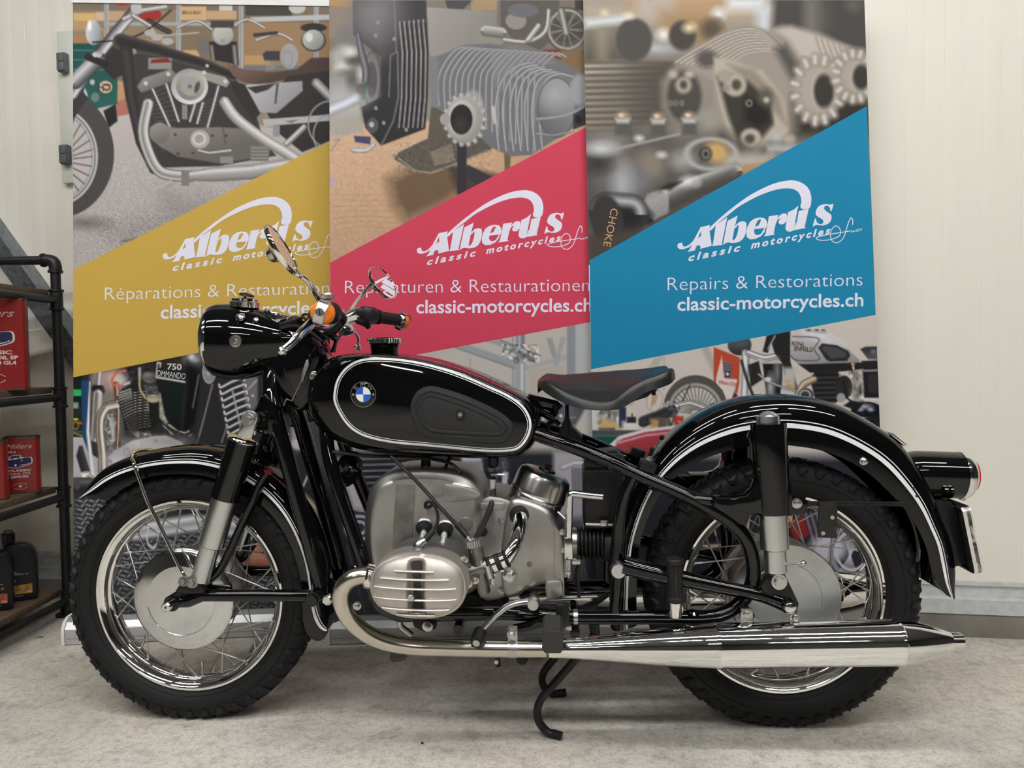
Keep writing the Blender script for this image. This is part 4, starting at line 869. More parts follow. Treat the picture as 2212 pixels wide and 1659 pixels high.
# ---- engine
YE = -0.105
def egg(pts, k=5): return spline(XZ(pts, YE), k, True)
cover = [(784, 1140), (787, 1100), (796, 1062), (814, 1036), (842, 1022), (885, 1018), (930, 1018), (975, 1022), (1008, 1032), (1030, 1050), (1042, 1072), (1046, 1120), (1046, 1200), (1040, 1262), (1000, 1290), (900, 1296), (830, 1292), (800, 1262), (787, 1200)]
g = G(); P = egg(cover)
rings = []
for y, ins in ((YE-0.006, 0.05), (YE-0.0055, 0.034), (YE-0.002, 0.018), (YE+0.006, 0.006), (YE+0.018, 0.0), (-YE-0.018, 0.0), (-YE-0.006, 0.006), (-YE, 0.02)):
    Q = inset(P, ins) if ins else P
    if ins > 0.02:
        c = P.mean(0); Q = c+(P-c)*(1-ins*4.2)
    rings.append(np.c_[Q[:, 0], np.full(len(Q), y), Q[:, 1]])
g.loft(rings); ENG = part(g, 'crankcase', ALU, ang=60)
# seams and the coloured joint band of the timing cover
for uu, w in (((856, 1030, 846, 1228), 0), ((898, 1042, 890, 1160), 0)):
    pass
g = G(); g.prism(XZ([(856, 1046), (897, 1048), (891, 1165), (884, 1225), (846, 1225), (850, 1130)], YE-0.006), YE-0.0078, YE-0.002, 0.0006); part(g, 'joint_band', ALUD, parent=ENG)
g = G(); g.prism(spline(XZ([(962, 1046), (995, 1050), (1022, 1056), (1038, 1066), (1030, 1076), (1005, 1081), (958, 1081), (959, 1060)], YE-0.004), 3, True), YE-0.0085, YE, 0.002); part(g, 'starter_cover', ALU, parent=ENG)
g = G(); g.box(B(1067, 1086, -0.055), (0.058, 0.09, 0.018), bev=0.003); part(g, 'case_flange', ALU, parent=ENG)
g = G(); g.prism(spline(XZ([(1038, 1078), (1100, 1078), (1110, 1110), (1112, 1180), (1110, 1262), (1090, 1290), (1036, 1290), (1030, 1180)], -0.09), 3, True), -0.098, 0.098, 0.010); part(g, 'clutch_housing', ALU)
gb = [(1097, 1092), (1112, 1074), (1150, 1082), (1186, 1100), (1200, 1124), (1212, 1146), (1217, 1170), (1219, 1250), (1218, 1280), (1204, 1291), (1186, 1284), (1180, 1262), (1140, 1272), (1120, 1286), (1088, 1284), (1082, 1200), (1090, 1130)]
g = G(); g.prism(spline(XZ(gb, -0.10), 4, True), -0.112, 0.10, 0.013); GBX = part(g, 'gearbox', ALU, ang=50)
g = G(); g.prism(XZ([(1197, 1128), (1214, 1150), (1219, 1172), (1220, 1284), (1206, 1292), (1196, 1290)], -0.10), -0.116, 0.09, 0.006); part(g, 'gearbox_end_cover', ALU, parent=GBX)
g = G(); g.prism(spline(XZ([(1178, 1256), (1190, 1250), (1213, 1252), (1216, 1276), (1204, 1292), (1182, 1288)], -0.11), 3, True), -0.128, -0.10, 0.006); part(g, 'gearbox_boss', ALU, parent=GBX)
# raised lettering on the timing cover
vv, ff = text_shape('BMW', 0.02, 1.1); vv = vv-vv.min(0); vv = vv/vv[:, 1].max()*14*S(YE); vv[:, 0] *= 36*S(YE)/vv[:, 0].max()
o_ = B(922, 1113, YE-0.0085)
part(G().add([o_+V(p[0], 0, p[1]) for p in vv]+[o_+V(p[0], 0.003, p[1]) for p in vv], ff+[tuple(i+len(vv) for i in q) for q in ff]), 'raised_lettering', ALUD, parent=ENG, smooth=False)
g = G(); g.lathe([(0, 0.0165), (0.002, 0.0155), (0.002, 0)], B(1006, 1133, YE-0.006), (0, -1, 0), 28); part(g, 'oval_plug', ALUD, parent=ENG)
g = G(); g.lathe([(0, 0.012), (0.003, 0.010), (0.006, 0.006), (0.007, 0)], B(1042, 1148, YE-0.002), (0, -1, 0), 20); part(g, 'rubber_plug', RUBBER)
g = G(); g.lathe([(0, 0.0065), (0.001, 0.0065), (0.0015, 0)], B(1144, 1219, -0.112), (0, -1, 0), 20); part(g, 'filler_plug', BROWNISH, parent=GBX)
g = G(); g.lathe([(0, 0.017), (0.01, 0.015), (0.012, 0.010), (0.020, 0.0095), (0.021, 0)], B(1101, 1243, -0.112), (0, -1, 0), 22); part(g, 'drain_boss', ALUSM, parent=GBX)
for u, v, y in ((1123, 1268, -0.11), (1083, 1123, -0.10), (1215, 1149, -0.116), (1219, 1188, -0.116), (1083, 1277, -0.1)):
    g = G(); g.bolt(B(u, v, y), r=0.005, h=0.006); part(g, 'case_bolt', STEEL, parent=GBX)
# sump
g = G(); g.prism(XZ([(800, 1270), (1080, 1284), (1096, 1312), (1076, 1342), (860, 1346), (820, 1330)], -0.07), -0.075, 0.075, 0.01); part(g, 'oil_sump', CASTBLK)
g = G(); g.prism(XZ([(890, 1332), (905, 1326), (940, 1330), (942, 1356), (920, 1364), (896, 1352)], -0.09), -0.10, -0.07, 0.003); part(g, 'engine_mount', SATIN, both=True)
g = G(); g.bolt(B(924, 1352, -0.104), r=0.0085, h=0.010); part(g, 'mount_stud', STEEL, both=True)
g = G(); g.bolt(B(772, 1308, -0.06), r=0.007, h=0.01); part(g, 'case_bolt', STEEL); g = G(); g.tube(BS([(862, 1338), (866, 1352), (880, 1364), (890, 1372)], -0.06), 0.007, 10, sp=4); part(g, 'breather_pipe', STEEL)
# coil / distributor post under the tank
g = G(); g.tube(BS([(920, 985), (920, 1018)], -0.03), [0.011, 0.013], 14); g.lathe([(0, 0.012), (0.01, 0.012), (0.014, 0)], B(920, 1016, -0.05), (0, -1, 0), 16); part(g, 'speedometer_drive', SATIN)
for pts in ([(712, 975, -0.08), (800, 985, -0.06), (900, 988, -0.05), (970, 1000, -0.07), (995, 1022, -0.09)], [(975, 986, -0.05), (966, 1000, -0.06), (960, 1022, -0.08)]):
    g = G(); g.tube(BS(pts), 0.0042, 8, sp=5); part(g, 'control_cable', SATIN)
# fuel tap and hose
g = G(); g.tube(BS([(1066, 985), (1066, 1008)], -0.06), [0.014, 0.011], 14); g.lathe([(-0.012, 0.014), (0.01, 0.014), (0.012, 0.01), (0.016, 0)], B(1062, 1022, -0.07), (0, -1, 0), 22); TAP = part(g, 'fuel_tap', SATIN)
g = G(); g.tube(BS([(1062, 1024, -0.09), (1072, 1025, -0.095), (1090, 1025, -0.095)]), [0.005, 0.0035, 0.004], 10); part(g, 'tap_lever', POLISH, parent=TAP)
g = G(); g.tube(BS([(1064, 1035), (1064, 1060)], -0.08), [0.009, 0.007], 12); part(g, 'tap_union', STEEL, parent=TAP)
g = G(); g.tube(BS([(1065, 1056, -0.08), (1064, 1080, -0.09), (1054, 1110, -0.12), (1040, 1140, -0.17), (1030, 1160, -0.22)]), 0.0072, 12, sp=5); part(g, 'fuel_hose', RUBBER)

# ---- cylinders, heads and rocker covers (near one in full, far one mirrored)
cc = B(900, 1271, -0.33); CX, CZ = cc[0], cc[2]; HA, HB = 107*S(-0.31), 73*S(-0.31)
tilt = math.radians(-2)
def oval(k, ex=2.35, n=72, a=None, b=None):
    t = np.linspace(0, 2*math.pi, n, endpoint=False); c, s = np.cos(t), np.sin(t)
    x = (a or HA)*k*np.sign(c)*abs(c)**(2/ex); z = (b or HB)*k*np.sign(s)*abs(s)**(2/ex)
    return np.c_[x*math.cos(tilt)-z*math.sin(tilt), x*math.sin(tilt)+z*math.cos(tilt)]
def ring(P, y): return np.array([[CX+p[0], y, CZ+p[1]] for p in P])
g = G(); y = -0.135
pr = []
nf = 10
for i in range(nf):                              # cylinder barrel fins
    y0 = -0.135-i*0.0108
    pr += [(y0, 0.74), (y0-0.006, 0.74), (y0-0.0064, 0.95), (y0-0.0088, 0.955), (y0-0.0094, 0.74)]
g.loft([ring(oval(k, 2.2), y) for y, k in pr]); CYL = part(g, 'cylinder', ALU, both=True)[0]
g = G(); pr = []
for i in range(6):
    y0 = -0.243-i*0.0095
    pr += [(y0, 0.80), (y0-0.0045, 0.80), (y0-0.005, 0.99), (y0-0.008, 1.0), (y0-0.0085, 0.80)]
pr += [(-0.302, 0.9), (-0.303, 1.0), (-0.309, 1.0), (-0.31, 0.97)]
HEAD = part(G().loft([ring(oval(k), y) for y, k in pr]), 'cylinder_head', BLAST, both=True)[0]
def dome(x, z):
    q = (abs(x)/(HA*0.95))**2.3+(abs(z)/(HB*0.95))**2.3; h = 0.026*max(0, 1-q)**0.55
    rec = 0.0; w = 0.0135
    s = 1/(1+math.exp((abs(x)-w)/0.0022)); e = 1/(1+math.exp((abs(z)-HB*0.80)/0.004))
    return h-0.022*s*e
rings = [ring(oval(1.0), -0.309), ring(oval(1.0), -0.313), ring(oval(0.975), -0.316)]
for k in np.r_[0.95, 0.93, 0.90, np.linspace(0.86, 0.02, 26)]:
    P = oval(k, n=144)
    rings.append(np.array([[CX+p[0], -0.316-dome(p[0], p[1]), CZ+p[1]] for p in P]))
base = [ring(oval(1.0, n=144), -0.309), ring(oval(1.0, n=144), -0.313), ring(oval(0.975, n=144), -0.316)]
COV = part(G().loft(base+rings[3:]), 'rocker_cover', BLAST, both=True, ang=50)[0]
for v, hl in ((1236, 43), (1253, 75), (1273, 90), (1297, 90), (1320, 74), (1334, 42)):
    zz = B(895, v, -0.345)[2]-CZ; L = hl*S(-0.335); pts = []
    for x in np.linspace(-L, L, 15):
        q = (abs(x)/(HA*0.95))**2.3+(abs(zz)/(HB*0.95))**2.3; h = 0.026*max(0, 1-q)**0.55+0.002
        h = max(h, 0.026*0.4) if abs(x) < L*0.95 else h
        pts.append((CX+x-0.003, -0.316-h, CZ+zz+x*math.sin(tilt)*0.9))
    g = G(); g.tube(pts, 0.0031, 8, sq=(1.5, 0.85)); part(g, 'cover_rib', BLAST, parent=COV)
rp = XZ([(0, 0)], 0)
g = G(); g.prism(np.array([(CX-0.0145, CZ-0.052), (CX+0.0105, CZ-0.052), (CX+0.0105, CZ+0.052), (CX-0.0145, CZ+0.052)]), -0.322, -0.314, 0.001); part(g, 'cover_slot', mat('dark_slot', (0.03, 0.027, 0.025), 0.7), parent=COV)
g = G(); g.bolt(B(890, 1287, -0.338), r=0.0075, h=0.012, washer=False); part(g, 'cover_nut', STEEL, parent=COV)
# push-rod tubes with rubber collars
for (u0, v0), (u1, v1) in (((917, 1140), (908, 1190)), ((962, 1144), (952, 1192))):
    a, b = B(u0, v0, YE-0.002), B(u1, v1, -0.22); g = G(); g.tube([a, b], 0.0085, 16); part(g, 'push_rod_tube', CHROME, parent=CYL)
    g = G(); d = unit(b-a); g.lathe([(-0.008, 0.020), (0.004, 0.0205), (0.006, 0.017), (0.010, 0.017), (0.012, 0.013), (0.016, 0.0125)], a, d, 28); part(g, 'rubber_collar', RUBBER, parent=CYL)
    g = G(); g.lathe([(-0.002, 0.025), (0.002, 0.0235), (0.004, 0.021)], a, d, 28); part(g, 'collar_ring', ALU, parent=CYL)
# spark plug cap and lead
g = G(); g.tube(BS([(912, 1196, -0.27), (905, 1184, -0.275), (906, 1176, -0.275), (918, 1167, -0.27)]), [0.010, 0.0125, 0.0115, 0.0085], 16, sp=4); part(g, 'spark_plug_cap', ALUSM)
g = G(); g.lathe([(0, 0.0065), (0.003, 0.0065)], B(919, 1166, -0.27), unit(B(936, 1146, -0.26)-B(919, 1166, -0.27)), 14); part(g, 'cap_seal', mat('orange_seal', (0.6, 0.1, 0.02), 0.5))
g = G(); g.tube(BS([(919, 1166, -0.27), (936, 1146, -0.26)]), [0.0075, 0.007], 14); part(g, 'lead_sleeve', RUBBER)
g = G(); g.tube(BS([(935, 1147, -0.26), (945, 1128, -0.24), (945, 1108, -0.21), (938, 1092, -0.17), (928, 1084, -0.14), (919, 1088, -0.12), (920, 1096, -0.115), (930, 1094, -0.115), (934, 1088, -0.118)]), 0.0036, 10, sp=6); part(g, 'ignition_lead', RUBBER)
# ---- carburettor
ca, cb = B(1024, 1172, -0.235), B(1047, 1283, -0.235); cd = unit(cb-ca); cl_ = float(np.linalg.norm(cb-ca))
g = G(); g.lathe([(0, 0.0165), (cl_*0.42, 0.0165), (cl_*0.46, 0.0145), (cl_*0.96, 0.0142), (cl_, 0.011)], ca, cd, 28)
CARB = part(g, 'carburettor', CARBM)
g = G(); n = 24; rings = []
e1 = unit(np.cross(cd, V(0, 1, 0))); e2 = np.cross(cd, e1)
for h, r in ((-0.008, 0.0), (-0.008, 0.015), (-0.006, 0.019), (0.008, 0.0195), (0.009, 0.017)):
    rings.append([ca+cd*h+(e1*math.cos(2*math.pi*k/(2*n))+e2*math.sin(2*math.pi*k/(2*n)))*max(r, 1e-4)*(1-0.05*(k % 2)) for k in range(2*n)])
g.loft(rings); part(g, 'mixing_chamber_cap', ALUSM, parent=CARB, ang=15)
g = G(); g.tube(BS([(1010, 1236, -0.235), (1040, 1226, -0.235), (1060, 1218, -0.23)]), [0.0165, 0.0175, 0.0155], 20); part(g, 'intake_throat', CARBM, parent=CARB)
g = G(); g.tube(BS([(1052, 1222, -0.25), (1062, 1252, -0.25)]), [0.009, 0.008], 14); g.tube(BS([(1062, 1250, -0.255), (1062, 1262, -0.255)]), [0.0065, 0.0065], 6); part(g, 'pilot_screw', ALUSM, parent=CARB)
for u, v, y, r in ((1027, 1253, -0.255, 0.0055), (1003, 1209, -0.255, 0.006), (1012, 1261, -0.25, 0.006)):
    g = G(); g.bolt(B(u, v, y), r=r, h=0.008); part(g, 'carburettor_bolt', STEEL, parent=CARB)
g = G(); g.lathe([(-0.004, 0.026), (0.004, 0.026)], B(1000, 1236, -0.235), unit(V(1, 0, 0.15)), 24); part(g, 'carburettor_flange', ALU, parent=CARB)
g = G(); g.tube(BS([(845, 986, -0.10), (900, 1040, -0.14), (950, 1095, -0.18), (992, 1140, -0.22)]), 0.0042, 10, sp=3); part(g, 'throttle_cable', RUBBER)
g = G(); g.tube(BS([(988, 1134, -0.22), (1010, 1160, -0.23)]), [0.0075, 0.0065], 14); part(g, 'cable_boot', RUBBER)
g = G(); g.tube(BS([(1009, 1159, -0.232), (1017, 1168, -0.235)]), 0.004, 10); part(g, 'cable_ferrule', STEEL)
# intake pipe from the filter housing
ip = BS([(1122, 1112, -0.11), (1124, 1122, -0.135), (1122, 1140, -0.165), (1116, 1162, -0.195), (1106, 1186, -0.215), (1092, 1206, -0.225), (1078, 1214, -0.23)])
g = G(); g.tube(ip, 0.0165, 22, sp=4); part(g, 'intake_pipe', CHROME)
g = G(); g.lathe([(-0.006, 0.0225), (0.004, 0.0225), (0.010, 0.019)], ip[0]+V(0, -0.004, 0), unit(ip[1]-ip[0]), 28); part(g, 'pipe_seal', RUBBER)
ia, ib = B(1094, 1206, -0.226), B(1056, 1222, -0.23); dd = unit(ib-ia); Lh = float(np.linalg.norm(ib-ia))
g = G(); g.lathe([(-0.003, 0.019), (0, 0.021), (0.003, 0.019), (Lh-0.003, 0.019), (Lh, 0.0215), (Lh+0.003, 0.019)], ia, dd, 28); part(g, 'intake_hose', RUBBER)
for k in (0.22, 0.72):
    g = G(); g.lathe([(Lh*k-0.0045, 0.0198), (Lh*k-0.0045, 0.0205), (Lh*k+0.0045, 0.0205), (Lh*k+0.0045, 0.0198)], ia, dd, 28); g.box(ia+dd*Lh*k+V(0, -0.008, -0.02), (0.008, 0.012, 0.006), bev=0.001); part(g, 'hose_clamp', CHROME)
# air filter canister
f0, f1 = B(1152, 1092, -0.035), B(1180, 1020, -0.035); fd = unit(f1-f0); FL = float(np.linalg.norm(f1-f0))
g = G(); g.lathe([(-0.035, 0.055), (-0.02, 0.062), (-0.004, 0.0645)], f0, fd, 48); part(g, 'filter_base', ALU)
FIL = part(G().lathe([(-0.004, 0.0655), (FL*0.30, 0.066), (FL*0.33, 0.0685), (FL*0.36, 0.067), (FL*0.42, 0.068), (FL*0.46, 0.067), (FL*0.80, 0.066), (FL*0.93, 0.062), (FL*1.0, 0.053), (FL*1.04, 0.035), (FL*1.055, 0.0)], f0, fd, 56), 'air_filter', mat('filter_aluminium', (0.55, 0.54, 0.52), 0.24, 1.0), 'dull metal air filter canister')
g = G(); g.lathe([(0, 0.022), (0.004, 0.020), (0.005, 0.0)], f0+fd*FL*1.05, fd, 28); g.bolt(f0+fd*FL*1.07, fd, r=0.009, h=0.012, washer=False); part(g, 'filter_nut', SATIN, parent=FIL)
g = G(); q = f0+fd*0.008; s_ = unit(np.cross(fd, V(0, 1, 0))); s_ = s_*(1 if s_[0] > 0 else -1); g.box(q+s_*0.035+V(0, -0.055, 0), (0.03, 0.02, 0.018), rot=np.array(Matrix.Rotation(math.radians(21), 3, 'Y')), bev=0.001); part(g, 'filter_opening', SATIN, parent=FIL)
g = G(); g.tube(BS([(1205, 1106, -0.09), (1224, 1124, -0.1)]), 0.003, 8); part(g, 'choke_lever', STEEL)
# ---- kick starter and gear lever
ky0 = -0.135
g = G(); g.tube(BS([(1302, 1073), (1262, 1069), (1238, 1066), (1231, 1070), (1230, 1082), (1229, 1120), (1228, 1160)], ky0), [0.0085, 0.0085, 0.0085, 0.009, 0.0085, 0.0085, 0.0085], 14, sp=2); KS = part(g, 'kick_starter', POLISH)
g = G(); g.box(B(1228, 1183, ky0), (0.019, 0.02, 0.05), bev=0.003); part(g, 'kick_joint', POLISH, parent=KS)
g = G(); g.tube(BS([(1228, 1205, ky0), (1227, 1242, ky0+0.02)]), [0.0085, 0.011], 14); g.bolt(B(1227, 1236, ky0-0.008), r=0.006, h=0.006, washer=False); g.box(B(1240, 1212, ky0+0.03), (0.03, 0.02, 0.012), bev=0.002); part(g, 'kick_arm', ALUSM, parent=KS)
g = G(); g.tube(BS([(1152, 1300, -0.16), (1125, 1301, -0.172), (1098, 1309, -0.18), (1074, 1327, -0.187), (1056, 1345, -0.192), (1042, 1360, -0.196)]), [0.0095, 0.009, 0.009, 0.0085, 0.008, 0.006], 14, sp=4, sq=(1, 0.8)); GL = part(g, 'gear_lever', ALUSM)
g = G(); g.lathe([(-0.018, 0.0), (-0.018, 0.012), (-0.014, 0.0145), (0.008, 0.0145), (0.012, 0.011), (0.05, 0.011)], B(1152, 1302, -0.16), (0, 1, 0), 24); part(g, 'lever_boss', STEEL, parent=GL)
g = G(); g.lathe([(-0.03, 0.0), (-0.03, 0.0085), (-0.0285, 0.0085), (-0.028, 0.013), (-0.022, 0.0155), (0.012, 0.015), (0.016, 0.01)], B(1035, 1372, -0.205), unit(V(0.12, 1, 0.25)), 24); part(g, 'lever_rubber', RUBBER, parent=GL)
g = G(); g.lathe([(-0.0312, 0.0), (-0.0312, 0.008), (-0.029, 0.008)], B(1035, 1372, -0.205), unit(V(0.12, 1, 0.25)), 20); part(g, 'lever_tip', STEEL, parent=GL)
# ---- exhaust
ex = [(800, 1246, -0.265), (788, 1243, -0.27), (768, 1246, -0.275), (748, 1258, -0.275), (737, 1282, -0.272), (740, 1310, -0.265), (756, 1338, -0.255), (788, 1366, -0.24), (832, 1386, -0.225), (890, 1396, -0.21), (960, 1399, -0.2), (1050, 1401, -0.195), (1130, 1402, -0.19), (1192, 1402, -0.19)]
EXO = G().tube(BS(ex), 0.0188, 24, sp=5)
HP = part(EXO, 'exhaust_pipe', WORN, both=True)[0]
g = G(); e0 = B(798, 1245, -0.266); e1_ = B(786, 1243, -0.27); dd = unit(e1_-e0); g.lathe([(-0.012, 0.026), (0.0, 0.0265), (0.008, 0.0265), (0.012, 0.022)], e0, dd, 32); part(g, 'exhaust_nut', CHROME, parent=HP)
YM = -0.19
m0, m1 = B(1190, 1401.5, YM), B(2085, 1385, YM); md = unit(m1-m0)
def ma(u): return float((B(u, 1401.5-(u-1190)*0.0184, YM)-m0) @ md)
mp = [(1186, 19.5), (1192, 20), (1240, 22), (1320, 29), (1420, 38.5), (1500, 44.5), (1540, 46.8), (1545, 48.8), (1551, 48.8), (1554, 47.8), (1700, 48), (1930, 48), (1934, 49.5), (1941, 49.5), (1944, 47.5), (1975, 43), (2010, 34), (2036, 25), (2050, 20), (2054, 18), (2077, 17.5), (2077, 15.5), (2054, 14)]
part(G().lathe([(ma(u), r*S(YM)) for u, r in mp], m0, md, 64), 'muffler', CHROME, 'long chrome muffler', both=True, ang=25)
g = G(); g.tube([m0+md*ma(1180), m0+md*ma(1187)], 0.0196, 24); part(g, 'pipe_joint', BROWNISH)
g = G(); q = B(1107, 1401, -0.192); ax_ = unit(B(1130, 1402, -0.19)-B(1050, 1401, -0.195)); g.lathe([(-0.011, 0.0195), (-0.011, 0.0205), (0.011, 0.0205), (0.011, 0.0195)], q, ax_, 28); g.box(B(1108, 1368, -0.192), (0.022, 0.012, 0.034), bev=0.003); part(g, 'pipe_clamp', STEEL, both=True)
g = G(); g.bolt(B(1106, 1369, -0.2), r=0.0075, h=0.012); part(g, 'clamp_nut', STEEL, both=True)
g = G(); g.box(B(1613, 1338, -0.178), (0.027, 0.004, 0.05), bev=0.001); g.box(B(1614, 1357, -0.19), (0.034, 0.03, 0.006), bev=0.002); part(g, 'muffler_bracket', STEEL, both=True)
g = G(); g.bolt(B(1612, 1326, -0.182), r=0.008, h=0.008); part(g, 'bracket_bolt', STEEL, both=True)
g = G(); g.prism(XZ([(1595, 1308), (1610, 1300), (1626, 1322), (1622, 1334), (1602, 1334)], -0.15), -0.172, -0.13, 0.003); part(g, 'muffler_lug', BLACK, both=True)
# ------------------------------------------------------------------ printed pictures: a small painter on a fine mesh of coloured points
def h2(c): return np.array([int(c[i:i+2], 16)/255 for i in (0, 2, 4)]) if isinstance(c, str) else np.asarray(c, float)
class Print:
    """colours at the points of a grid over the pixel box (u0, v0, u1, v1)"""
    def __init__(s, box, step, base):
        u0, v0, u1, v1 = box; s.us = np.arange(u0, u1+step, step); s.vs = np.arange(v0, v1+step, step); s.step = step
        s.U, s.V = np.meshgrid(s.us, s.vs); s.C = np.empty(s.U.shape+(3,)); s.C[:] = h2(base); s.T(0, 0, 1)
        s.rng = np.random.default_rng(3)
    def T(s, ox, oy, k): s.ox, s.oy, s.k = ox, oy, k; return s
    def pts(s, P): return np.array([(s.ox+p[0]/s.k, s.oy+p[1]/s.k) for p in P], float)
    def _win(s, lo, hi, pad):
        i0, i1 = np.searchsorted(s.us, lo[0]-pad), np.searchsorted(s.us, hi[0]+pad)
        j0, j1 = np.searchsorted(s.vs, lo[1]-pad), np.searchsorted(s.vs, hi[1]+pad)
        return slice(j0, j1), slice(i0, i1)
    def _mix(s, w, a, col):
        c = s.C[w]; s.C[w] = c+(col-c)*a[..., None]
    @staticmethod
    def seg(U, V, A, B_):
        d = B_-A; L = d @ d+1e-9; t = np.clip(((U-A[0])*d[0]+(V-A[1])*d[1])/L, 0, 1)
        return np.hypot(U-A[0]-t*d[0], V-A[1]-t*d[1]), t
    def poly(s, P, c, f=1.2, a=1.0, g=None):
        """filled polygon; g = (point, point, colour) for a gradient to a second colour"""
        f = max(f, s.step*0.8); Q = s.pts(P); w = s._win(Q.min(0), Q.max(0), f*2); U, V_ = s.U[w], s.V[w]
        if U.size == 0: return s
        ins = np.zeros(U.shape, bool); dist = np.full(U.shape, 1e9)
        for i in range(len(Q)):
            A, B_ = Q[i-1], Q[i]
            c1 = (A[1] > V_) != (B_[1] > V_)
            xi = (B_[0]-A[0])*(V_-A[1])/(B_[1]-A[1]+1e-12)+A[0]
            ins ^= c1 & (U < xi); dist = np.minimum(dist, s.seg(U, V_, A, B_)[0])
        sd = np.where(ins, dist, -dist); al = np.clip(sd/f*0.5+0.5, 0, 1)*a
        col = h2(c)
        if g is not None:
            p, q = s.pts([g[0], g[1]]); d = q-p; t = np.clip(((U-p[0])*d[0]+(V_-p[1])*d[1])/(d @ d), 0, 1)[..., None]; col = col+(h2(g[2])-col)*t
        s._mix(w, al, col); return s
    def rect(s, x0, y0, x1, y1, c, **k): return s.poly([(x0, y0), (x1, y0), (x1, y1), (x0, y1)], c, **k)
    def ell(s, x, y, rx, ry, c, f=1.2, a=1.0, rot=0.0, ring=None, g=None):
        Q = s.pts([(x, y)])[0]; rx, ry = rx/s.k, ry/s.k; R = max(rx, ry); w = s._win(Q-R, Q+R, f*2+2); U, V_ = s.U[w]-Q[0], s.V[w]-Q[1]
        if U.size == 0: return s
        cr, sr = math.cos(rot), math.sin(rot); X, Y = U*cr+V_*sr, -U*sr+V_*cr
        q = np.hypot(X/rx, Y/ry); sd = (1-q)*min(rx, ry); al = np.clip(sd/f*0.5+0.5, 0, 1)
        if ring: al = np.minimum(al, np.clip(((ring/s.k)-sd)/f*0.5+0.5, 0, 1))
        col = h2(c)
        if g is not None: col = col+(h2(g[2])-col)*np.clip(((X/rx)*g[0]+(Y/ry)*g[1])*0.5+0.5, 0, 1)[..., None]
        s._mix(w, al*a, col); return s
    def line(s, P, wd, c, f=1.0, a=1.0): return s.tube(P, wd, [c, c], f, a)
    def tube(s, P, wd, cols, f=1.1, a=1.0, sp=0):
        """stroke shaded across its width with the listed colours"""
        Q = s.pts(P); W = np.maximum((np.asarray(wd if np.ndim(wd) else [wd]*len(P), float))/s.k/2, s.step*0.42); f = max(f, s.step*0.85)
        if sp: Z = spline(np.c_[Q, W], sp); Q, W = Z[:, :2], Z[:, 2]
        m = W.max(); w = s._win(Q.min(0), Q.max(0), m+f*2+1); U, V_ = s.U[w], s.V[w]
        if U.size == 0: return s
        best = np.full(U.shape, 1e9); side = np.zeros(U.shape); ww = np.full(U.shape, m)
        for i in range(1, len(Q)):
            d, t = s.seg(U, V_, Q[i-1], Q[i]); e = Q[i]-Q[i-1]; cr = e[0]*(V_-Q[i-1][1])-e[1]*(U-Q[i-1][0])
            wi = W[i-1]+(W[i]-W[i-1])*t; k = d-wi < best
            best = np.where(k, d-wi, best); side = np.where(k, np.sign(cr)*d/np.maximum(wi, 1e-6), side); ww = np.where(k, wi, ww)
        al = np.clip(-best/f*0.5+0.5, 0, 1)*a
        cs = np.array([h2(c) for c in cols]); x = np.clip(side*0.5+0.5, 0, 1)*(len(cs)-1)
        col = np.stack([np.interp(x, np.arange(len(cs)), cs[:, i]) for i in range(3)], -1)
        s._mix(w, al, col); return s
    def noise(s, x0, y0, x1, y1, amt, blk=1):
        q = s.pts([(x0, y0), (x1, y1)]); w = s._win(q[0], q[1], 0); sh = s.C[w].shape[:2]
        n = s.rng.normal(0, min(amt, 0.28), (sh[0]//blk+3, sh[1]//blk+3)); yy, xx = np.arange(sh[0])/blk, np.arange(sh[1])/blk; j, i = yy.astype(int), xx.astype(int); fy, fx = (yy-j)[:, None], (xx-i)[None, :]
        n = (n[j][:, i]*(1-fx)+n[j][:, i+1]*fx)*(1-fy)+(n[j+1][:, i]*(1-fx)+n[j+1][:, i+1]*fx)*fy
        s.C[w] = np.clip(s.C[w]*(1+n[..., None]), 0, 1); return s
    def text(s, body, x, y, hgt, c, ang=0.0, sx=1.0, a=1.0, wd=None, mirror=False):
        """stroke-free lettering: filled outline of the built-in face"""
        v, f = text_shape(body, 0.012); v = v/0.73*hgt; v[:, 0] *= sx*(-1 if mirror else 1)
        ca, sa = math.cos(ang), math.sin(ang)
        P = np.c_[x+v[:, 0]*ca+v[:, 1]*sa, y+v[:, 0]*sa-v[:, 1]*ca]
        for q in f: s.poly([P[i] for i in q], c, f=0.9, a=a)
        return s
    def mesh(s, name, place, m, parent, hide=None, edge=None):
        """place(u, v) gives points on the sheet; cells inside hide (a polygon) are left out"""
        ny, nx = s.U.shape; U, V_ = s.U.copy(), s.V.copy(); dead = np.zeros(ny, bool)
        if edge is not None:                         # trim the picture to the sheet
            E = np.array(edge, float)
            for j in range(ny):
                v = s.vs[j]; xs = [A[0]+(B_[0]-A[0])*(v-A[1])/(B_[1]-A[1]) for A, B_ in zip(E, np.roll(E, -1, 0)) if (A[1] > v) != (B_[1] > v)]
                if len(xs) < 2: dead[j] = True
                else: U[j] = np.clip(U[j], min(xs), max(xs))
        P = place(U.ravel(), V_.ravel())
        idx = np.arange(ny*nx).reshape(ny, nx); q = np.stack([idx[:-1, :-1], idx[:-1, 1:], idx[1:, 1:], idx[1:, :-1]], -1).reshape(-1, 4)
        if hide is not None:
            cu = (s.U[:-1, :-1]+s.step/2).ravel(); cv = (s.V[:-1, :-1]+s.step/2).ravel(); keep = ~hide(cu, cv); q = q[keep]
        if edge is not None:
            w_ = U.ravel(); ok = (w_[q[:, 1]]-w_[q[:, 0]] > 1e-3) | (w_[q[:, 2]]-w_[q[:, 3]] > 1e-3); rows_ = q//nx; ok &= ~(dead[rows_[:, 0]] | dead[rows_[:, 2]]); q = q[ok]
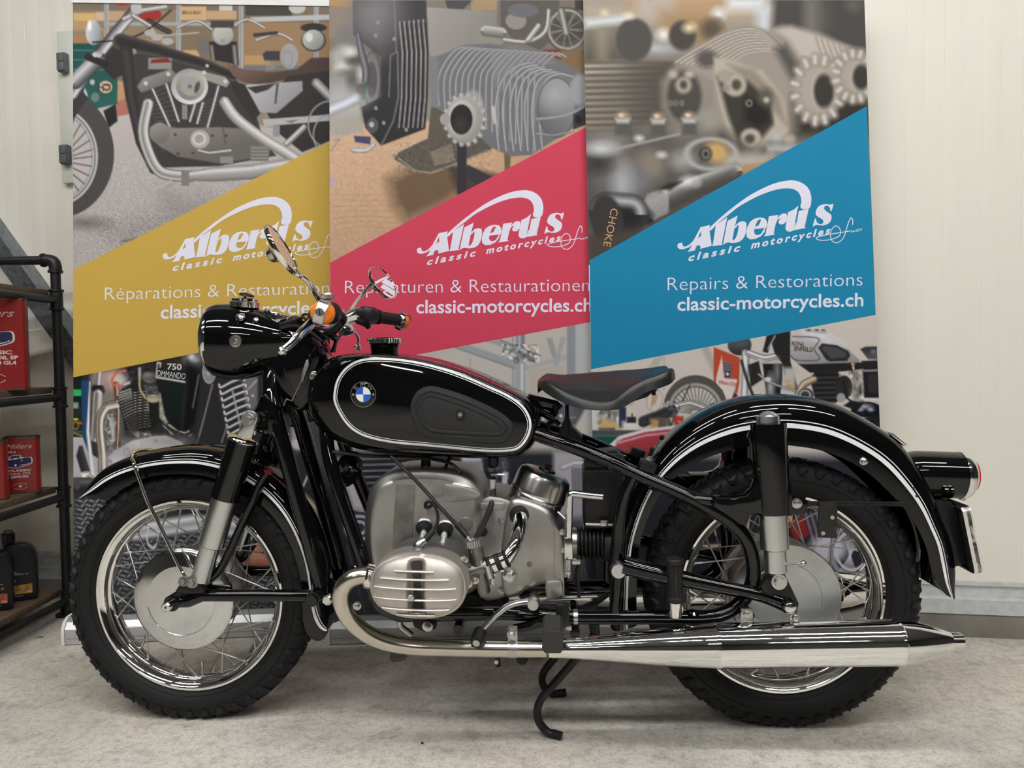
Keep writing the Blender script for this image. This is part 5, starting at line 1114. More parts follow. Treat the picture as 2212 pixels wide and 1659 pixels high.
        used = np.unique(q); mp = np.full(ny*nx, -1); mp[used] = np.arange(len(used)); q = mp[q]; P = P[used]; Cc = s.C.reshape(-1, 3)[used]
        me = bpy.data.meshes.new(name); me.vertices.add(len(P)); me.vertices.foreach_set('co', P.astype(np.float32).ravel())
        me.loops.add(q.size); me.loops.foreach_set('vertex_index', q.astype(np.int32).ravel())
        me.polygons.add(len(q)); me.polygons.foreach_set('loop_start', np.arange(0, q.size, 4, dtype=np.int32))
        me.update(calc_edges=True)
        at = me.color_attributes.new('ink', 'FLOAT_COLOR', 'POINT')
        L = np.where(Cc <= 0.04045, Cc/12.92, ((Cc+0.055)/1.055)**2.4)
        at.data.foreach_set('color', np.c_[L*INK, np.ones(len(L))].astype(np.float32).ravel())
        me.materials.append(m); o = bpy.data.objects.new(name, me); COL.objects.link(o); o.parent = parent; return o
INK = 1.0
CHR = ['3c3c3e', 'c8c8ca', 'f0f0f2', '77777a', 'b9b9bb', '4a4a4c']
CHR2 = ['6a6865', 'd5d3d1', '9d9a98', '5b5957']

def photo_chopper():
    s = Print((150, 0, 744, 596), 2.0, '8f8270').T(100, 0, 2.676)
    s.rect(100, 0, 1720, 480, '75695c'); s.rect(140, 60, 760, 250, '8a7862'); s.rect(1130, 130, 1700, 400, '94775a'); s.rect(770, 110, 1120, 390, '7a6a58')
    for b in ((155, 75, 285, 165, 'c9a775'), (285, 70, 335, 120, 'c4ab90'), (760, 38, 925, 118, 'c3a37d'), (925, 62, 1100, 112, 'b99a76'), (1000, 30, 1075, 62, 'c9c3bc'), (790, 290, 885, 335, 'c09a6b'), (1145, 320, 1290, 372, 'b08c62'), (155, 120, 240, 165, 'b18e62'), (350, 65, 450, 120, 'b7987a'), (160, 200, 235, 250, 'a07a54')): s.rect(*b[:4], b[4], f=1.5)
    s.text('BELLA SUN', 785, 80, 16, '8a6a4a', mirror=False)
    for x in (335, 752, 1112, 1548): s.rect(x, 20, x+26, 420, 'a3a7a9'); s.rect(x+8, 20, x+14, 420, '7b7f82')
    s.rect(155, 165, 340, 180, 'a08a70'); s.rect(345, 128, 1110, 148, '9ba1a4'); s.poly([(1180, 100), (1700, 82), (1700, 112), (1180, 128)], 'b2b6ba'); s.rect(1140, 380, 1700, 400, '6a7078')
    s.ell(600, 85, 65, 38, '9a2f2a'); s.line([(420, 30), (470, 20)], 14, 'c3342c')
    s.rect(1150, 30, 1420, 90, '45423f'); s.ell(1450, 45, 48, 34, 'b9b9b5')
    # floor
    s.poly([(140, 560), (420, 470), (500, 640), (1700, 780), (1700, 1640), (140, 1640)], 'b9b2b0', f=4, g=((300, 700), (500, 1500), 'a9a4a2'))
    s.poly([(400, 470), (480, 470), (480, 660), (400, 640)], 'b58f6a'); s.poly([(400, 590), (490, 560), (480, 660), (380, 680)], 'a86e62')
    s.poly([(300, 1320), (560, 1260), (900, 1120), (1000, 1170), (640, 1370), (420, 1420)], '8e8a89', f=30, a=0.7); s.poly([(620, 1100), (720, 1060), (860, 1250), (700, 1240)], '8f8b8b', f=20, a=0.6)
    s.ell(220, 1290, 110, 30, '6d6a69', f=12); s.noise(140, 900, 1700, 1640, 0.05); s.noise(300, 1230, 900, 1640, 0.07); s.line([(440, 1395), (520, 1380)], 10, '4c433f', f=3, a=.6)
    # green trunk
    s.poly([(150, 252), (330, 252), (400, 400), (412, 470), (410, 600), (292, 628), (200, 560), (150, 420)], '214b47', g=((200, 260), (300, 620), '2b5d58'))
    for y in (290, 345, 400): s.line([(150, y), (360, y+4)], 8, '457a70')
    s.ell(343, 503, 38, 36, 'c2a892'); s.text('CH', 372, 522, 38, '3a3230', mirror=True); s.ell(283, 562, 24, 26, '6b7a74'); s.ell(266, 475, 14, 16, 'b0b5ae'); s.poly([(205, 555), (225, 510), (240, 555)], 'c7c9cb')
    s.poly([(400, 600), (412, 700), (360, 740), (330, 640)], '26282a')
    # front wheel
    s.ell(60, 890, 332, 372, '4b4847'); s.ell(60, 905, 238, 284, 'b8b2b0'); s.ell(60, 905, 238, 284, 'b6b7ba', ring=34); s.ell(60, 905, 226, 270, '6d6c6d', ring=8); s.ell(60, 905, 208, 252, '8d8c8d', ring=6)
    for a in range(0, 360, 13):
        t = math.radians(a); s.line([(60+205*math.cos(t), 905+250*math.sin(t)), (60+40*math.cos(t+.5), 905+40*math.sin(t+.5))], 7, '4b4a4b', a=.9)
    s.poly([(150, 470), (210, 520), (240, 570), (150, 700)], '3c3a3a')
    s.poly([(410, 250), (480, 280), (470, 420), (390, 460), (330, 400), (300, 330)], '343132')
    # fork
    s.tube([(520, 50), (400, 190), (300, 320), (150, 545)], [62, 66, 64, 66], ['4c4b4c', 'd8d8dc', 'a5a5a8', '6c6b6c', '343233'])
    s.tube([(170, 470), (300, 340)], 90, ['8d8d8f', 'c9c9cb', '7a797a', '3c3a3b']); s.line([(240, 330), (340, 370)], 40, '2b292a'); s.ell(282, 317, 14, 14, 'c5c5c7')
    s.ell(272, 188, 44, 72, 'cdd1d6', g=(1, .3, '8c9098')); s.ell(250, 150, 12, 30, 'eef0f4')
    s.tube([(450, 110), (560, 60), (690, 40)], 30, CHR2); s.ell(520, 45, 32, 34, 'b3b3b5'); s.tube([(590, 120), (660, 160), (710, 185)], 30, ['2a2828', '4a4747', '2a2828']); s.tube([(500, 90), (600, 150), (640, 230)], 24, CHR2)
    s.tube([(720, 60), (560, 190), (420, 230), (270, 245)], 10, ['2a2929', '2a2929'], sp=4); s.tube([(640, 210), (880, 190)], 8, ['c9c9cb', '8a8a8c'])
    for x, y in ((640, 215), (700, 240), (600, 190)): s.ell(x, y, 34, 20, 'a9a7a6')
    # frame, engine
    s.poly([(440, 330), (560, 300), (1060, 420), (1180, 560), (1260, 820), (1330, 900), (1000, 960), (640, 970), (560, 800), (470, 560)], '3e3b3b')
    s.tube([(430, 240), (640, 290), (900, 365), (1080, 440)], [95, 70, 60, 56], ['4f4c4b', '2e2b2b', '2e2b2b', '55514f']); s.ell(505, 298, 16, 16, '8c8a89'); s.ell(930, 380, 10, 10, 'b9b7b5')
    s.tube([(460, 300), (490, 560), (545, 820), (620, 980)], [80, 66, 56, 50], ['2f2c2c', '443f3f', '2f2c2c'])
    s.rect(590, 335, 725, 400, '8c8886'); s.poly([(610, 345), (700, 335), (725, 360), (600, 365)], '7c2d2a')
    for i in range(9): s.line([(560+i*9, 540+i*20), (700+i*6, 470+i*28)], 5, '565251')
    for i in range(9): s.line([(830+i*8, 610+i*14), (1000-i*8, 560+i*22)], 5, '565251')
    for A in (((612, 510), (715, 735)), ((688, 470), (765, 700)), ((995, 500), (932, 735)), ((905, 595), (872, 712)), ((860, 600), (830, 700))): s.tube(A, 16, ['77757a', 'd5d5d8', '6a6868'])
    s.poly([(525, 500), (560, 452), (720, 398), (748, 425), (720, 475), (548, 535)], '8d8986', g=((560, 450), (600, 530), '6d6966')); s.poly([(880, 405), (1035, 445), (1062, 478), (1040, 505), (900, 455)], '94908c')
    for x, y in ((575, 482), (705, 428), (912, 420), (1035, 470)): s.ell(x, y, 12, 12, 'c5c3c0')
    s.ell(828, 500, 107, 103, '999795', g=(.3, 1, 'd9d8d5')); s.ell(832, 500, 82, 80, 'aaa8a6', g=(-.5, 1, '7f7d7c')); s.ell(836, 498, 58, 56, '9c9a99'); s.ell(872, 505, 14, 34, '4e4c4c', rot=.3); s.ell(830, 500, 12, 12, '6a6866'); s.ell(860, 430, 40, 14, '9fb08e', a=.6); s.ell(830, 538, 14, 10, '8fae6a', a=.7)
    for i in range(6): s.ell(800, 612+i*14, 15, 8, 'a5a3a2', ring=5)
    s.poly([(600, 735), (660, 705), (720, 735), (770, 740), (1010, 735), (1150, 745), (1300, 810), (1290, 900), (1000, 945), (760, 905), (660, 850), (605, 800)], '827e7b', g=((800, 740), (850, 920), '67635f'))
    s.line([(1020, 735), (1035, 830)], 5, '4b4846'); s.ell(655, 770, 58, 60, '8f8b88', g=(.4, 1, '6c6865')); s.ell(888, 805, 56, 54, 'a9a5a2'); s.ell(884, 803, 40, 38, 'c9c6c3'); s.ell(884, 803, 26, 25, '9a9794')
    for x, y in ((745, 778), (960, 785), (1040, 785), (762, 888), (848, 884), (672, 870)): s.ell(x, y, 9, 9, '4a4745')
    s.tube([(880, 870), (940, 885), (1065, 870)], 18, CHR2); s.rect(1005, 905, 1080, 945, '8a8785'); s.rect(1180, 840, 1285, 930, '6d6a68')
    for y in (855, 875, 895, 915): s.line([(1185, y), (1280, y)], 6, '9b9896')
    s.poly([(1040, 370), (1150, 402), (1300, 418), (1450, 400), (1530, 335), (1700, 330), (1700, 430), (1480, 445), (1330, 470), (1260, 495), (1150, 480), (1080, 440)], '6b5750', g=((1200, 390), (1250, 490), '4d3f3b'))
    s.poly([(1400, 440), (1700, 400), (1700, 790), (1480, 880), (1330, 760), (1250, 600)], '353232'); s.poly([(1060, 470), (1160, 490), (1250, 640), (1200, 700), (1100, 560)], '343131')
    s.poly([(1150, 492), (1480, 468), (1482, 525), (1330, 655), (1235, 650)], 'b5b5b7', g=((1200, 480), (1350, 640), '8f8f92')); s.poly([(1160, 505), (1330, 480), (1280, 520), (1210, 540)], '3a3737'); s.poly([(1330, 480), (1345, 480), (1330, 600), (1318, 600)], '55514f')
    s.poly([(1250, 690), (1640, 662), (1640, 698), (1340, 724), (1262, 732)], 'aeb0b3'); s.poly([(1380, 700), (1460, 690), (1420, 712)], '6f7072'); s.rect(1310, 725, 1350, 790, '8e8f91'); s.tube([(1390, 830), (1490, 735)], 36, CHR2)
    s.tube([(1560, 480), (1640, 560)], 56, ['77777a', 'c9c9cb', '55555a']); s.ell(1640, 720, 130, 140, '8d8d8f', ring=10); s.ell(1640, 780, 100, 120, '9d9d9f', ring=8)
    s.tube([(588, 600), (560, 760), (598, 900), (650, 985), (720, 1012), (830, 1020)], 66, ['5a5856', 'd9d7d5', 'b5b3b1', '7d7a78', 'c3c1bf', '55524f'], sp=5)
    s.tube([(1030, 590), (1100, 685), (1250, 800), (1390, 885), (1500, 960)], 64, ['8a8886', 'e0dedd', 'a9a7a5', '6d6a68'], sp=4)
    s.tube([(820, 1018), (960, 1008), (1180, 995), (1400, 960)], [50, 84, 86, 86], ['7d7b7a', 'd7d8da', 'a5a3a2', '8f8d8b', '6a6765']); s.rect(780, 985, 826, 1075, '7c7976')
    s.line([(520, 1042), (612, 1102), (720, 1045)], 10, 'b2b1b6'); s.line([(520, 1042), (590, 1095)], 14, 'a5a5b0')
    # machines at the back
    s.poly([(940, 240), (1100, 240), (1115, 375), (960, 345)], '2f2c2c'); s.tube([(955, 270), (965, 350)], 26, ['4a4646', '8d8987', '3a3737']); s.tube([(1085, 270), (1095, 370)], 30, ['4a4646', '8d8987', '3a3737'])
    s.ell(905, 270, 36, 50, '6b6967'); s.ell(1020, 200, 63, 62, '8f8e8c'); s.ell(1022, 198, 56, 54, 'bcbbb8', g=(.5, 1, '9d9c9a')); s.ell(1020, 235, 12, 10, '8c8b88')
    s.tube([(760, 160), (870, 120), (955, 170)], 16, CHR2, sp=3); s.tube([(1080, 155), (1160, 112), (1262, 162)], 16, CHR2, sp=3); s.tube([(1215, 232), (1340, 195), (1420, 232)], 16, CHR2, sp=3); s.line([(1205, 203), (1330, 190)], 20, '3a3737'); s.rect(950, 120, 1085, 160, '44403f')
    s.ell(1545, 160, 75, 26, '353232'); s.ell(1545, 235, 72, 64, '4a4847'); s.ell(1543, 230, 62, 58, 'b9bbb8', g=(.6, 1, '8f918e')); s.ell(1520, 215, 20, 26, 'd5d8d5')
    s.ell(1405, 325, 52, 72, '9b9b9d'); s.ell(1395, 340, 30, 48, '84828a', ring=4); s.poly([(1250, 312), (1270, 295), (1350, 295), (1350, 350), (1260, 350)], '3c3b42')
    for i in range(4): s.line([(1272, 365+i*12), (1320, 360+i*12)], 7, '8a8886')
    return s

def photo_boxer():
    s = Print((704, 0, 1300, 580), 2.0, '8d8578').T(700, 0, 2.676)
    s.rect(0, 0, 1600, 300, '7d766c'); s.rect(20, 30, 160, 220, '8a8074'); s.poly([(20, 0), (190, 0), (150, 40), (20, 30)], 'b08a5c')
    s.poly([(20, 760), (300, 700), (1600, 700), (1600, 1640), (20, 1640)], 'c9a88c', f=5, g=((200, 900), (500, 1450), 'b8967a'))
    s.poly([(20, 640), (200, 600), (230, 760), (40, 800)], 'a9a29a', f=3)
    s.rect(850, 0, 1010, 60, 'a08a6c'); s.poly([(700, 0), (860, 0), (800, 60), (720, 80)], '4a4a50')
    # machine at the back
    s.rect(1000, 0, 1560, 300, '77706a'); s.poly([(1020, 0), (1360, 0), (1350, 200), (1250, 290), (1100, 230), (1020, 160)], '5d5956'); s.ell(1400, 170, 120, 130, '57544f'); s.ell(1405, 170, 112, 118, '9b9893', ring=14); s.ell(1400, 170, 80, 80, '4d4a47')
    for a in range(0, 360, 24): s.line([(1400, 170), (1400+100*math.cos(a), 170+105*math.sin(a))], 4, '8d8a85')
    s.tube([(1040, 230), (1180, 240), (1280, 180), (1300, 60)], 26, CHR2, sp=4); s.tube([(1180, 230), (1240, 150)], 36, CHR2); s.tube([(1370, 60), (1400, 190)], 40, ['4a4846', 'b5b2ae', '5a5855']); s.ell(1110, 120, 60, 50, '8c8883'); s.ell(1150, 60, 90, 40, '6a6a70'); s.rect(1450, 0, 1560, 60, '44423f')
    s.rect(1270, 285, 1400, 350, '7a3c34'); s.rect(1370, 290, 1560, 440, '7d654c')
    s.poly([(590, 42), (1000, 66), (990, 180), (900, 260), (640, 330), (600, 300)], '9a9793', g=((600, 60), (900, 250), '85827e'))
    s.poly([(850, 250), (900, 160), (1010, 185), (1040, 250), (960, 280)], '8a8680'); s.tube([(935, 180), (1025, 190)], 60, ['c5c3c0', '8d8b88', '5c5a57'])
    # generator side
    for x, y, rx, ry, c in ((120, 220, 60, 70, '7d7a76'), (130, 330, 90, 70, 'a9a6a4'), (200, 400, 70, 90, '8a8785'), (110, 400, 50, 40, 'cfcdcc'), (170, 350, 40, 30, '5a5756'), (80, 470, 60, 60, '94918f'), (180, 470, 50, 60, '5f5c5b')): s.ell(x, y, rx, ry, c, f=8)
    s.ell(150, 300, 30, 22, 'd8d6d4', f=8); s.ell(220, 350, 26, 30, '4a4846', f=8); s.ell(140, 420, 40, 20, '6a6866', f=8); s.ell(215, 430, 22, 40, 'c5c3c1', f=8); s.ell(285, 460, 62, 172, '57555a'); s.ell(275, 460, 46, 150, '7a7775', ring=14)
    s.poly([(165, 0), (590, 0), (605, 300), (600, 560), (585, 745), (440, 800), (330, 842), (240, 740), (215, 620), (330, 560), (330, 330), (240, 260), (170, 200)], '403f41', f=2, g=((420, 100), (500, 800), '302f31'))
    s.poly([(165, 0), (400, 0), (390, 250), (330, 320), (240, 260), (165, 200)], '6b6a6c', f=30, a=.8); s.ell(300, 60, 120, 110, '8f8e90', f=40, a=.6)
    s.line([(405, 0), (418, 300), (385, 320), (375, 560)], 6, '7f7d7c'); s.line([(330, 842), (400, 700), (430, 560), (425, 300)], 6, '8a8786')
    for i in range(6):
        x = 438+i*27; s.line([(x, 130-i*3), (x+16, 300), (x+12, 560), (x-4, 735)], 9, 'a3a19f'); s.line([(x+9, 135), (x+25, 300), (x+20, 560), (x+4, 735)], 6, '232224')
    for x, y in ((298, 205), (310, 130), (405, 225), (345, 710), (475, 750), (405, 900), (300, 625)): s.ell(x, y, 10, 12, '8f8d8b')
    s.ell(280, 725, 34, 45, '555355'); s.ell(275, 720, 14, 16, 'b5b3b1'); s.tube([(195, 195), (215, 300), (240, 400), (238, 480)], [24, 40, 44, 36], ['3d3d43', '84848c', '4a4a50'], sp=4); s.tube([(240, 480), (236, 530), (225, 570)], 14, ['2c6b4e', '2c6b4e']); s.ell(210, 520, 26, 34, '5d4a40')
    s.ell(90, 570, 80, 40, 'cfd6e6', f=30, a=.8); s.tube([(20, 640), (120, 600), (180, 570)], 70, ['9aa0ac', 'dfe3ec', '8f9096'], f=4)
    # bench shadow, crankcase, stand
    s.poly([(370, 1040), (500, 960), (700, 940), (880, 1060), (700, 1180), (480, 1285), (400, 1180)], '6e5947', f=20); s.poly([(700, 940), (1000, 1010), (900, 1090), (780, 1130)], '4b3f36', f=8)
    s.poly([(405, 920), (430, 880), (600, 800), (620, 600), (800, 640), (980, 840), (960, 870), (770, 945), (600, 1005), (500, 975)], '5b564e'); s.poly([(610, 880), (740, 830), (760, 930), (640, 960)], '7a7266'); s.line([(430, 915), (520, 985), (620, 1000), (780, 940), (950, 870)], 10, '938a7c')
    s.noise(420, 820, 980, 1010, 0.06, 2)
    s.poly([(770, 820), (825, 850), (820, 1130), (770, 1120)], '35343a'); s.poly([(825, 950), (990, 1030), (900, 1080), (820, 1020)], '3a393e'); s.poly([(1040, 890), (1080, 890), (1075, 985), (1045, 990)], '6a5c4c')
    # cylinder and head
    s.poly([(610, 340), (720, 300), (800, 262), (960, 250), (1150, 282), (1330, 330), (1480, 410), (1515, 500), (1515, 690), (1440, 740), (1200, 895), (1080, 905), (960, 850), (850, 740), (640, 620), (612, 500)], '6e6e72')
    for i in range(17):
        x = 665+i*34; t = i/16
        s.tube([(x, 610+t*270), (x-8+t*14, 470), (x+28, 370+t*40), (x+100+t*30, 285+t*25), (x+190, 268+t*60)], 15, ['5c5c60', 'a9a9ac', '77777b'], sp=4)
    s.poly([(960, 300), (1100, 270), (1250, 310), (1330, 360), (1080, 420), (1000, 560), (985, 500)], '8b8b8f', f=6, a=.5)
    for i in range(7):
        x = 1010+i*42; s.tube([(x, 870), (x-20, 640), (x+10, 480), (x+90, 390+i*6), (x+180, 360+i*14)], 14, ['5f5f64', 'b3b3b7', '7b7b80'], sp=4)
    s.ell(1345, 620, 112, 176, '8e8e92', g=(-.7, 1, '67676b'), f=2); s.ell(1330, 550, 70, 70, 'b3b5bb', f=25, a=.7); s.ell(1345, 620, 112, 176, '5a5a5e', ring=6); s.tube([(1230, 690), (1400, 670), (1515, 610)], 14, ['adadb0', '77777b'], sp=3); s.tube([(1230, 775), (1330, 785), (1440, 760)], 10, ['adadb0', '6a6a6e'])
    s.ell(1480, 520, 60, 90, '97979b', f=4); s.poly([(1440, 660), (1515, 620), (1515, 720), (1440, 750)], '3a3a3e'); s.ell(1470, 690, 18, 26, '202024')
    s.rect(610, 330, 660, 620, '7a7a7e', f=3)
    # finned exhaust port
    for a in range(0, 360, 20):
        t = math.radians(a); s.tube([(812+92*math.cos(t), 690+118*math.sin(t)), (814+116*math.cos(t), 690+146*math.sin(t))], [44, 32], ['85837f', 'c6c4c2', '75736f'])
    s.ell(860, 640, 66, 120, 'a9a7a5', f=3, a=.7); s.ell(808, 692, 106, 136, 'a9a7a5', g=(.5, .8, '8d8b89')); s.ell(800, 692, 84, 112, 'bfbdbb', g=(.6, .8, '9a9896')); s.ell(794, 690, 64, 86, '2b292a'); s.ell(790, 720, 30, 40, '3d3b3c', f=8); s.ell(700, 690, 30, 34, '9c9a98'); s.poly([(965, 620), (985, 610), (1000, 720), (980, 715)], 'b9b7b5')
    # hand tools
    s.poly([(172, 785), (270, 790), (268, 835), (180, 820)], '4a4a68'); s.tube([(170, 868), (240, 870), (285, 840)], 26, ['a3a3a8', 'd5d5d9', '77777c'], sp=3); s.line([(60, 808), (90, 805), (40, 870)], 7, '8a8a8c'); s.poly([(20, 1000), (40, 1000), (80, 1080), (20, 1085)], 'b9a3a8')
    s.noise(20, 760, 500, 1500, 0.025, 2)
    for i in range(7): s.tube([(60, 1120+i*36), (200, 1130+i*30), (420, 1120+i*34)], 3, ['96734f', '96734f'], a=.35, sp=4)
    return s

def photo_heads():
    s = Print((1250, 0, 1900, 572), 2.5, '8f887f').T(1250, 0, 2.676)
    s.rect(0, 0, 1800, 130, 'b3a797', f=30); s.ell(640, 20, 220, 50, 'c0986c', f=30); s.rect(860, -20, 1080, 60, 'dfe3ea', f=14); s.rect(1030, 40, 1110, 200, 'cdd3dc', f=14); s.rect(340, -20, 560, 110, 'b9b2aa', f=16); s.rect(470, 60, 760, 200, 'a88a6a', f=20)
    s.poly([(1130, -20), (1800, -20), (1800, 320), (1330, 230), (1180, 150), (1120, 170)], '4a4846', f=10); s.rect(1310, 0, 1380, 180, '7c7871', f=16); s.ell(1400, 100, 40, 80, '6b6862', f=20, a=.6); s.ell(1590, 30, 40, 40, '6a675f', f=12, a=.7)
    s.ell(490, 200, 34, 30, 'efece8', f=10); s.ell(445, 280, 90, 26, 'b9bdc2', f=10); s.ell(810, 80, 34, 30, 'e3e7ee', f=10)
    # canisters
    s.poly([(30, 120), (290, 90), (330, 120), (330, 345), (30, 355)], '8d887d', f=6, g=((100, 100), (100, 350), '5c574f')); s.poly([(30, 110), (300, 80), (330, 125), (40, 160)], 'd5dade', f=8); s.rect(110, 170, 160, 350, 'a59b84', f=14, a=.7); s.ell(320, 230, 105, 125, '54514f', f=4); s.ell(150, 75, 20, 16, 'e5d5b8', f=6); s.ell(290, 95, 26, 16, 'e8dcc8', f=6)
    s.poly([(620, 120), (820, 110), (850, 180), (760, 260), (640, 250)], '9a8260', f=8); s.ell(600, 205, 78, 86, '4b4744', f=5); s.ell(640, 160, 34, 26, 'ead9b0', f=8); s.ell(770, 170, 60, 60, '5d5348', f=12)
    # fins at the left
    s.rect(30, 355, 560, 760, '5a554f', f=6)
    for i in range(11):
        y = 372+i*36; s.poly([(30, y), (520-i*10, y-8), (520-i*10, y+12), (30, y+20)], 'b1aa9e' if i < 2 else '988f82', f=3, g=((60, y), (480, y), '5f5a54'))
    s.rect(330, 390, 560, 740, '4f4b48', f=40, a=.6)
    # left small head
    s.poly([(480, 470), (560, 370), (680, 360), (760, 450), (780, 640), (760, 760), (560, 760), (480, 620)], '8d867c', f=10); s.ell(610, 560, 100, 150, '4c4946', f=6); s.ell(606, 492, 46, 48, 'a9a195', f=5); s.ell(606, 490, 20, 24, '4d4944', f=4); s.ell(545, 430, 26, 24, 'b0a99e', f=5); s.ell(640, 430, 26, 22, 'b5aea4', f=5)
    for x in (530, 560, 596): s.ell(x, 596, 12, 14, '8f8d86', ring=5, f=3)
    # large head
    s.poly([(560, 360), (700, 262), (840, 180), (1000, 148), (1120, 180), (1230, 290), (1290, 420), (1270, 800), (1100, 880), (900, 860), (800, 720), (780, 470)], '9a9288', f=6)
    for i in range(9):
        s.tube([(560+i*30, 360+i*4), (720+i*16, 262+i*16), (900+i*10, 178+i*16), (1060+i*14, 182+i*16), (1215+i*8, 320+i*14)], 15, ['7d766e', 'cfc6be', '918a82'], sp=4, f=3, a=.9)
    s.ell(740, 340, 60, 50, '57534f', f=8); s.poly([(1130, 280), (1200, 260), (1300, 420), (1290, 560), (1240, 480)], '55524f', f=10)
    s.poly([(780, 330), (900, 350), (1060, 410), (1180, 560), (1225, 740), (1180, 850), (1000, 900), (900, 860), (830, 660), (790, 470)], 'b5ab9d', f=5); s.poly([(860, 370), (1010, 400), (1160, 560), (1200, 720)], '8f8679', f=8)
    s.poly([(800, 440), (880, 430), (980, 470), (1110, 590), (1125, 720), (1060, 800), (1000, 870), (930, 850), (860, 660)], '3d3a37', f=6); s.poly([(960, 560), (1080, 600), (1110, 700), (1040, 740), (960, 700)], '262524', f=10)
    s.ell(905, 492, 66, 66, 'ada598', f=4); s.ell(912, 490, 26, 30, '4c4a40', f=4); s.ell(842, 440, 40, 40, 'a0988c', f=5); s.ell(995, 800, 62, 58, 'b0a89b', f=4); s.ell(990, 802, 28, 26, '4d4a46', f=4); s.ell(1080, 560, 44, 50, '5a5650', f=8); s.ell(1085, 578, 16, 16, 'b9b4aa', f=4); s.ell(985, 597, 18, 20, '9b968c', ring=6, f=3); s.ell(850, 510, 22, 20, '8f897e', f=5)
    # right heads and finned ports
    s.poly([(1130, 170), (1230, 150), (1400, 200), (1560, 270), (1560, 330), (1350, 350), (1280, 330), (1210, 230)], 'bdb4ab', f=8)
    for i in range(6): s.line([(1370+i*34, 215+i*12), (1410+i*34, 340+i*4)], 8, '8a827a', f=3, a=.8)
    s.rect(1250, 560, 1700, 800, '35332f', f=20)
    for cx, cy, rx, ry in ((1380, 520, 145, 195), (1595, 440, 120, 145)):
        s.ell(cx, cy, rx*.97, ry*.97, 'a8a097', f=6)
        for a in range(0, 360, 24):
            t = math.radians(a); s.tube([(cx+rx*.82*math.cos(t), cy+ry*.82*math.sin(t)), (cx+rx*math.cos(t), cy+ry*math.sin(t))], 46, ['938b83', 'd4ccc3', '8b837b'], f=6)
        s.ell(cx+35, cy+6, rx*.5, ry*.58, 'b3aba1', f=4); s.ell(cx+38, cy+6, rx*.4, ry*.5, '3c3936', f=4)
    # carburettor in front
    s.poly([(20, 760), (800, 720), (1000, 860), (1200, 800), (1250, 900), (700, 1200), (400, 1350), (20, 1600)], '5a5653', f=14)
    for x, y, rx, ry, c in ((160, 830, 110, 60, '8d8a86'), (560, 760, 160, 44, '85817d'), (760, 700, 60, 60, '99928a'), (300, 960, 90, 70, '6f6964'), (420, 950, 80, 90, '857c72'), (600, 900, 90, 90, '6d6964'), (600, 930, 50, 40, 'a3a2a2'), (160, 1000, 60, 120, '6c6a69'), (330, 1050, 80, 80, '75757a'), (250, 1060, 60, 110, 'a5a7ac'), (860, 960, 120, 60, '7c766e'), (1000, 930, 70, 40, 'a9a49c'), (480, 800, 60, 40, '5a5651'), (110, 950, 70, 50, '3d3b3a')): s.ell(x, y, rx, ry, c, f=16)
    for x, y in ((255, 690), (460, 695), (640, 690)): s.rect(x-42, y-10, x+42, y+90, '5a5754', f=5); s.poly([(x-46, y-8), (x+46, y-8), (x+34, y+22), (x-34, y+22)], 'b9babc', f=4); s.ell(x, y-22, 30, 20, 'b59a82', f=6); s.ell(x-10, y-24, 10, 8, 'efe6dc', f=4)
    s.ell(130, 860, 80, 34, 'c3c6ca', f=10); s.ell(350, 800, 22, 16, 'e5e3e0', f=6); s.ell(480, 895, 24, 16, 'd8d8da', f=6); s.line([(200, 865), (580, 775)], 12, 'a5a3a2', f=3); s.line([(680, 690), (800, 630)], 22, '8f938c', f=4)
    s.ell(765, 890, 160, 98, 'aaacae', ring=22, f=4); s.ell(800, 880, 70, 60, 'c3a26c', f=10, rot=.4); s.ell(735, 890, 34, 38, '2f2d2c', f=5); s.ell(735, 890, 22, 26, '8d8b88', ring=8, f=3); s.line([(700, 1080), (1120, 890)], 26, '8a8682', f=4); s.line([(880, 930), (1160, 930)], 60, 'b3ada6', f=12)
    s.poly([(930, 1000), (960, 960), (1100, 930), (1130, 900), (940, 1020)], 'b08c60', f=5)
    for x, y in ((1145, 790), (1215, 800)): s.rect(x-32, y, x+32, y+70, '8f9090', f=5); s.ell(x, y, 34, 22, 'b3a390' if x > 1200 else 'b5b9bb', f=5)
    s.rect(1090, 840, 1290, 880, 'a9aaa9', f=6)
    # choke knob and rod
    s.tube([(520, 1150), (700, 1070), (900, 1000)], [120, 110, 90], ['d3d3d4', '8a8886', '5a5856', '3f3d3c'], f=3); s.ell(640, 1050, 40, 26, 'e8e8ea', f=10); s.poly([(470, 1090), (520, 1060), (600, 1050), (530, 1100)], '2f2d2c', f=4); s.ell(682, 1062, 26, 24, 'c5c6c8', f=5)
    s.poly([(60, 1390), (300, 1250), (560, 1130), (900, 960), (900, 1040), (60, 1500)], '4a4743', f=16, a=.7)
    s.poly([(350, 1180), (430, 1105), (480, 1100), (520, 1150), (520, 1220), (400, 1290)], '8f8f8e', f=3, g=((400, 1110), (470, 1280), '4d4d4d'))
    for i in range(12): s.line([(352+i*14, 1180-i*6), (400+i*11, 1290-i*6)], 4, 'c3c3c2', a=.6); s.line([(350+i*14, 1280-i*4), (400+i*11, 1120)], 4, 'c9c9c8', a=.5)
    s.tube([(310, 1190), (400, 1250)], 90, ['77757a', '302f2f', '262525'], f=4)
    s.tube([(170, 1225), (290, 1235)], 230, ['3f3e3e', 'b5b9c0', '2c2b2b', '242323', '2c2b2b', '3a3938'], f=4); s.ell(165, 1280, 92, 160, '3b3938', f=4, rot=-.15); s.poly([(60, 1370), (350, 1330), (350, 1400), (60, 1520)], '4a443d', f=10)
    return s
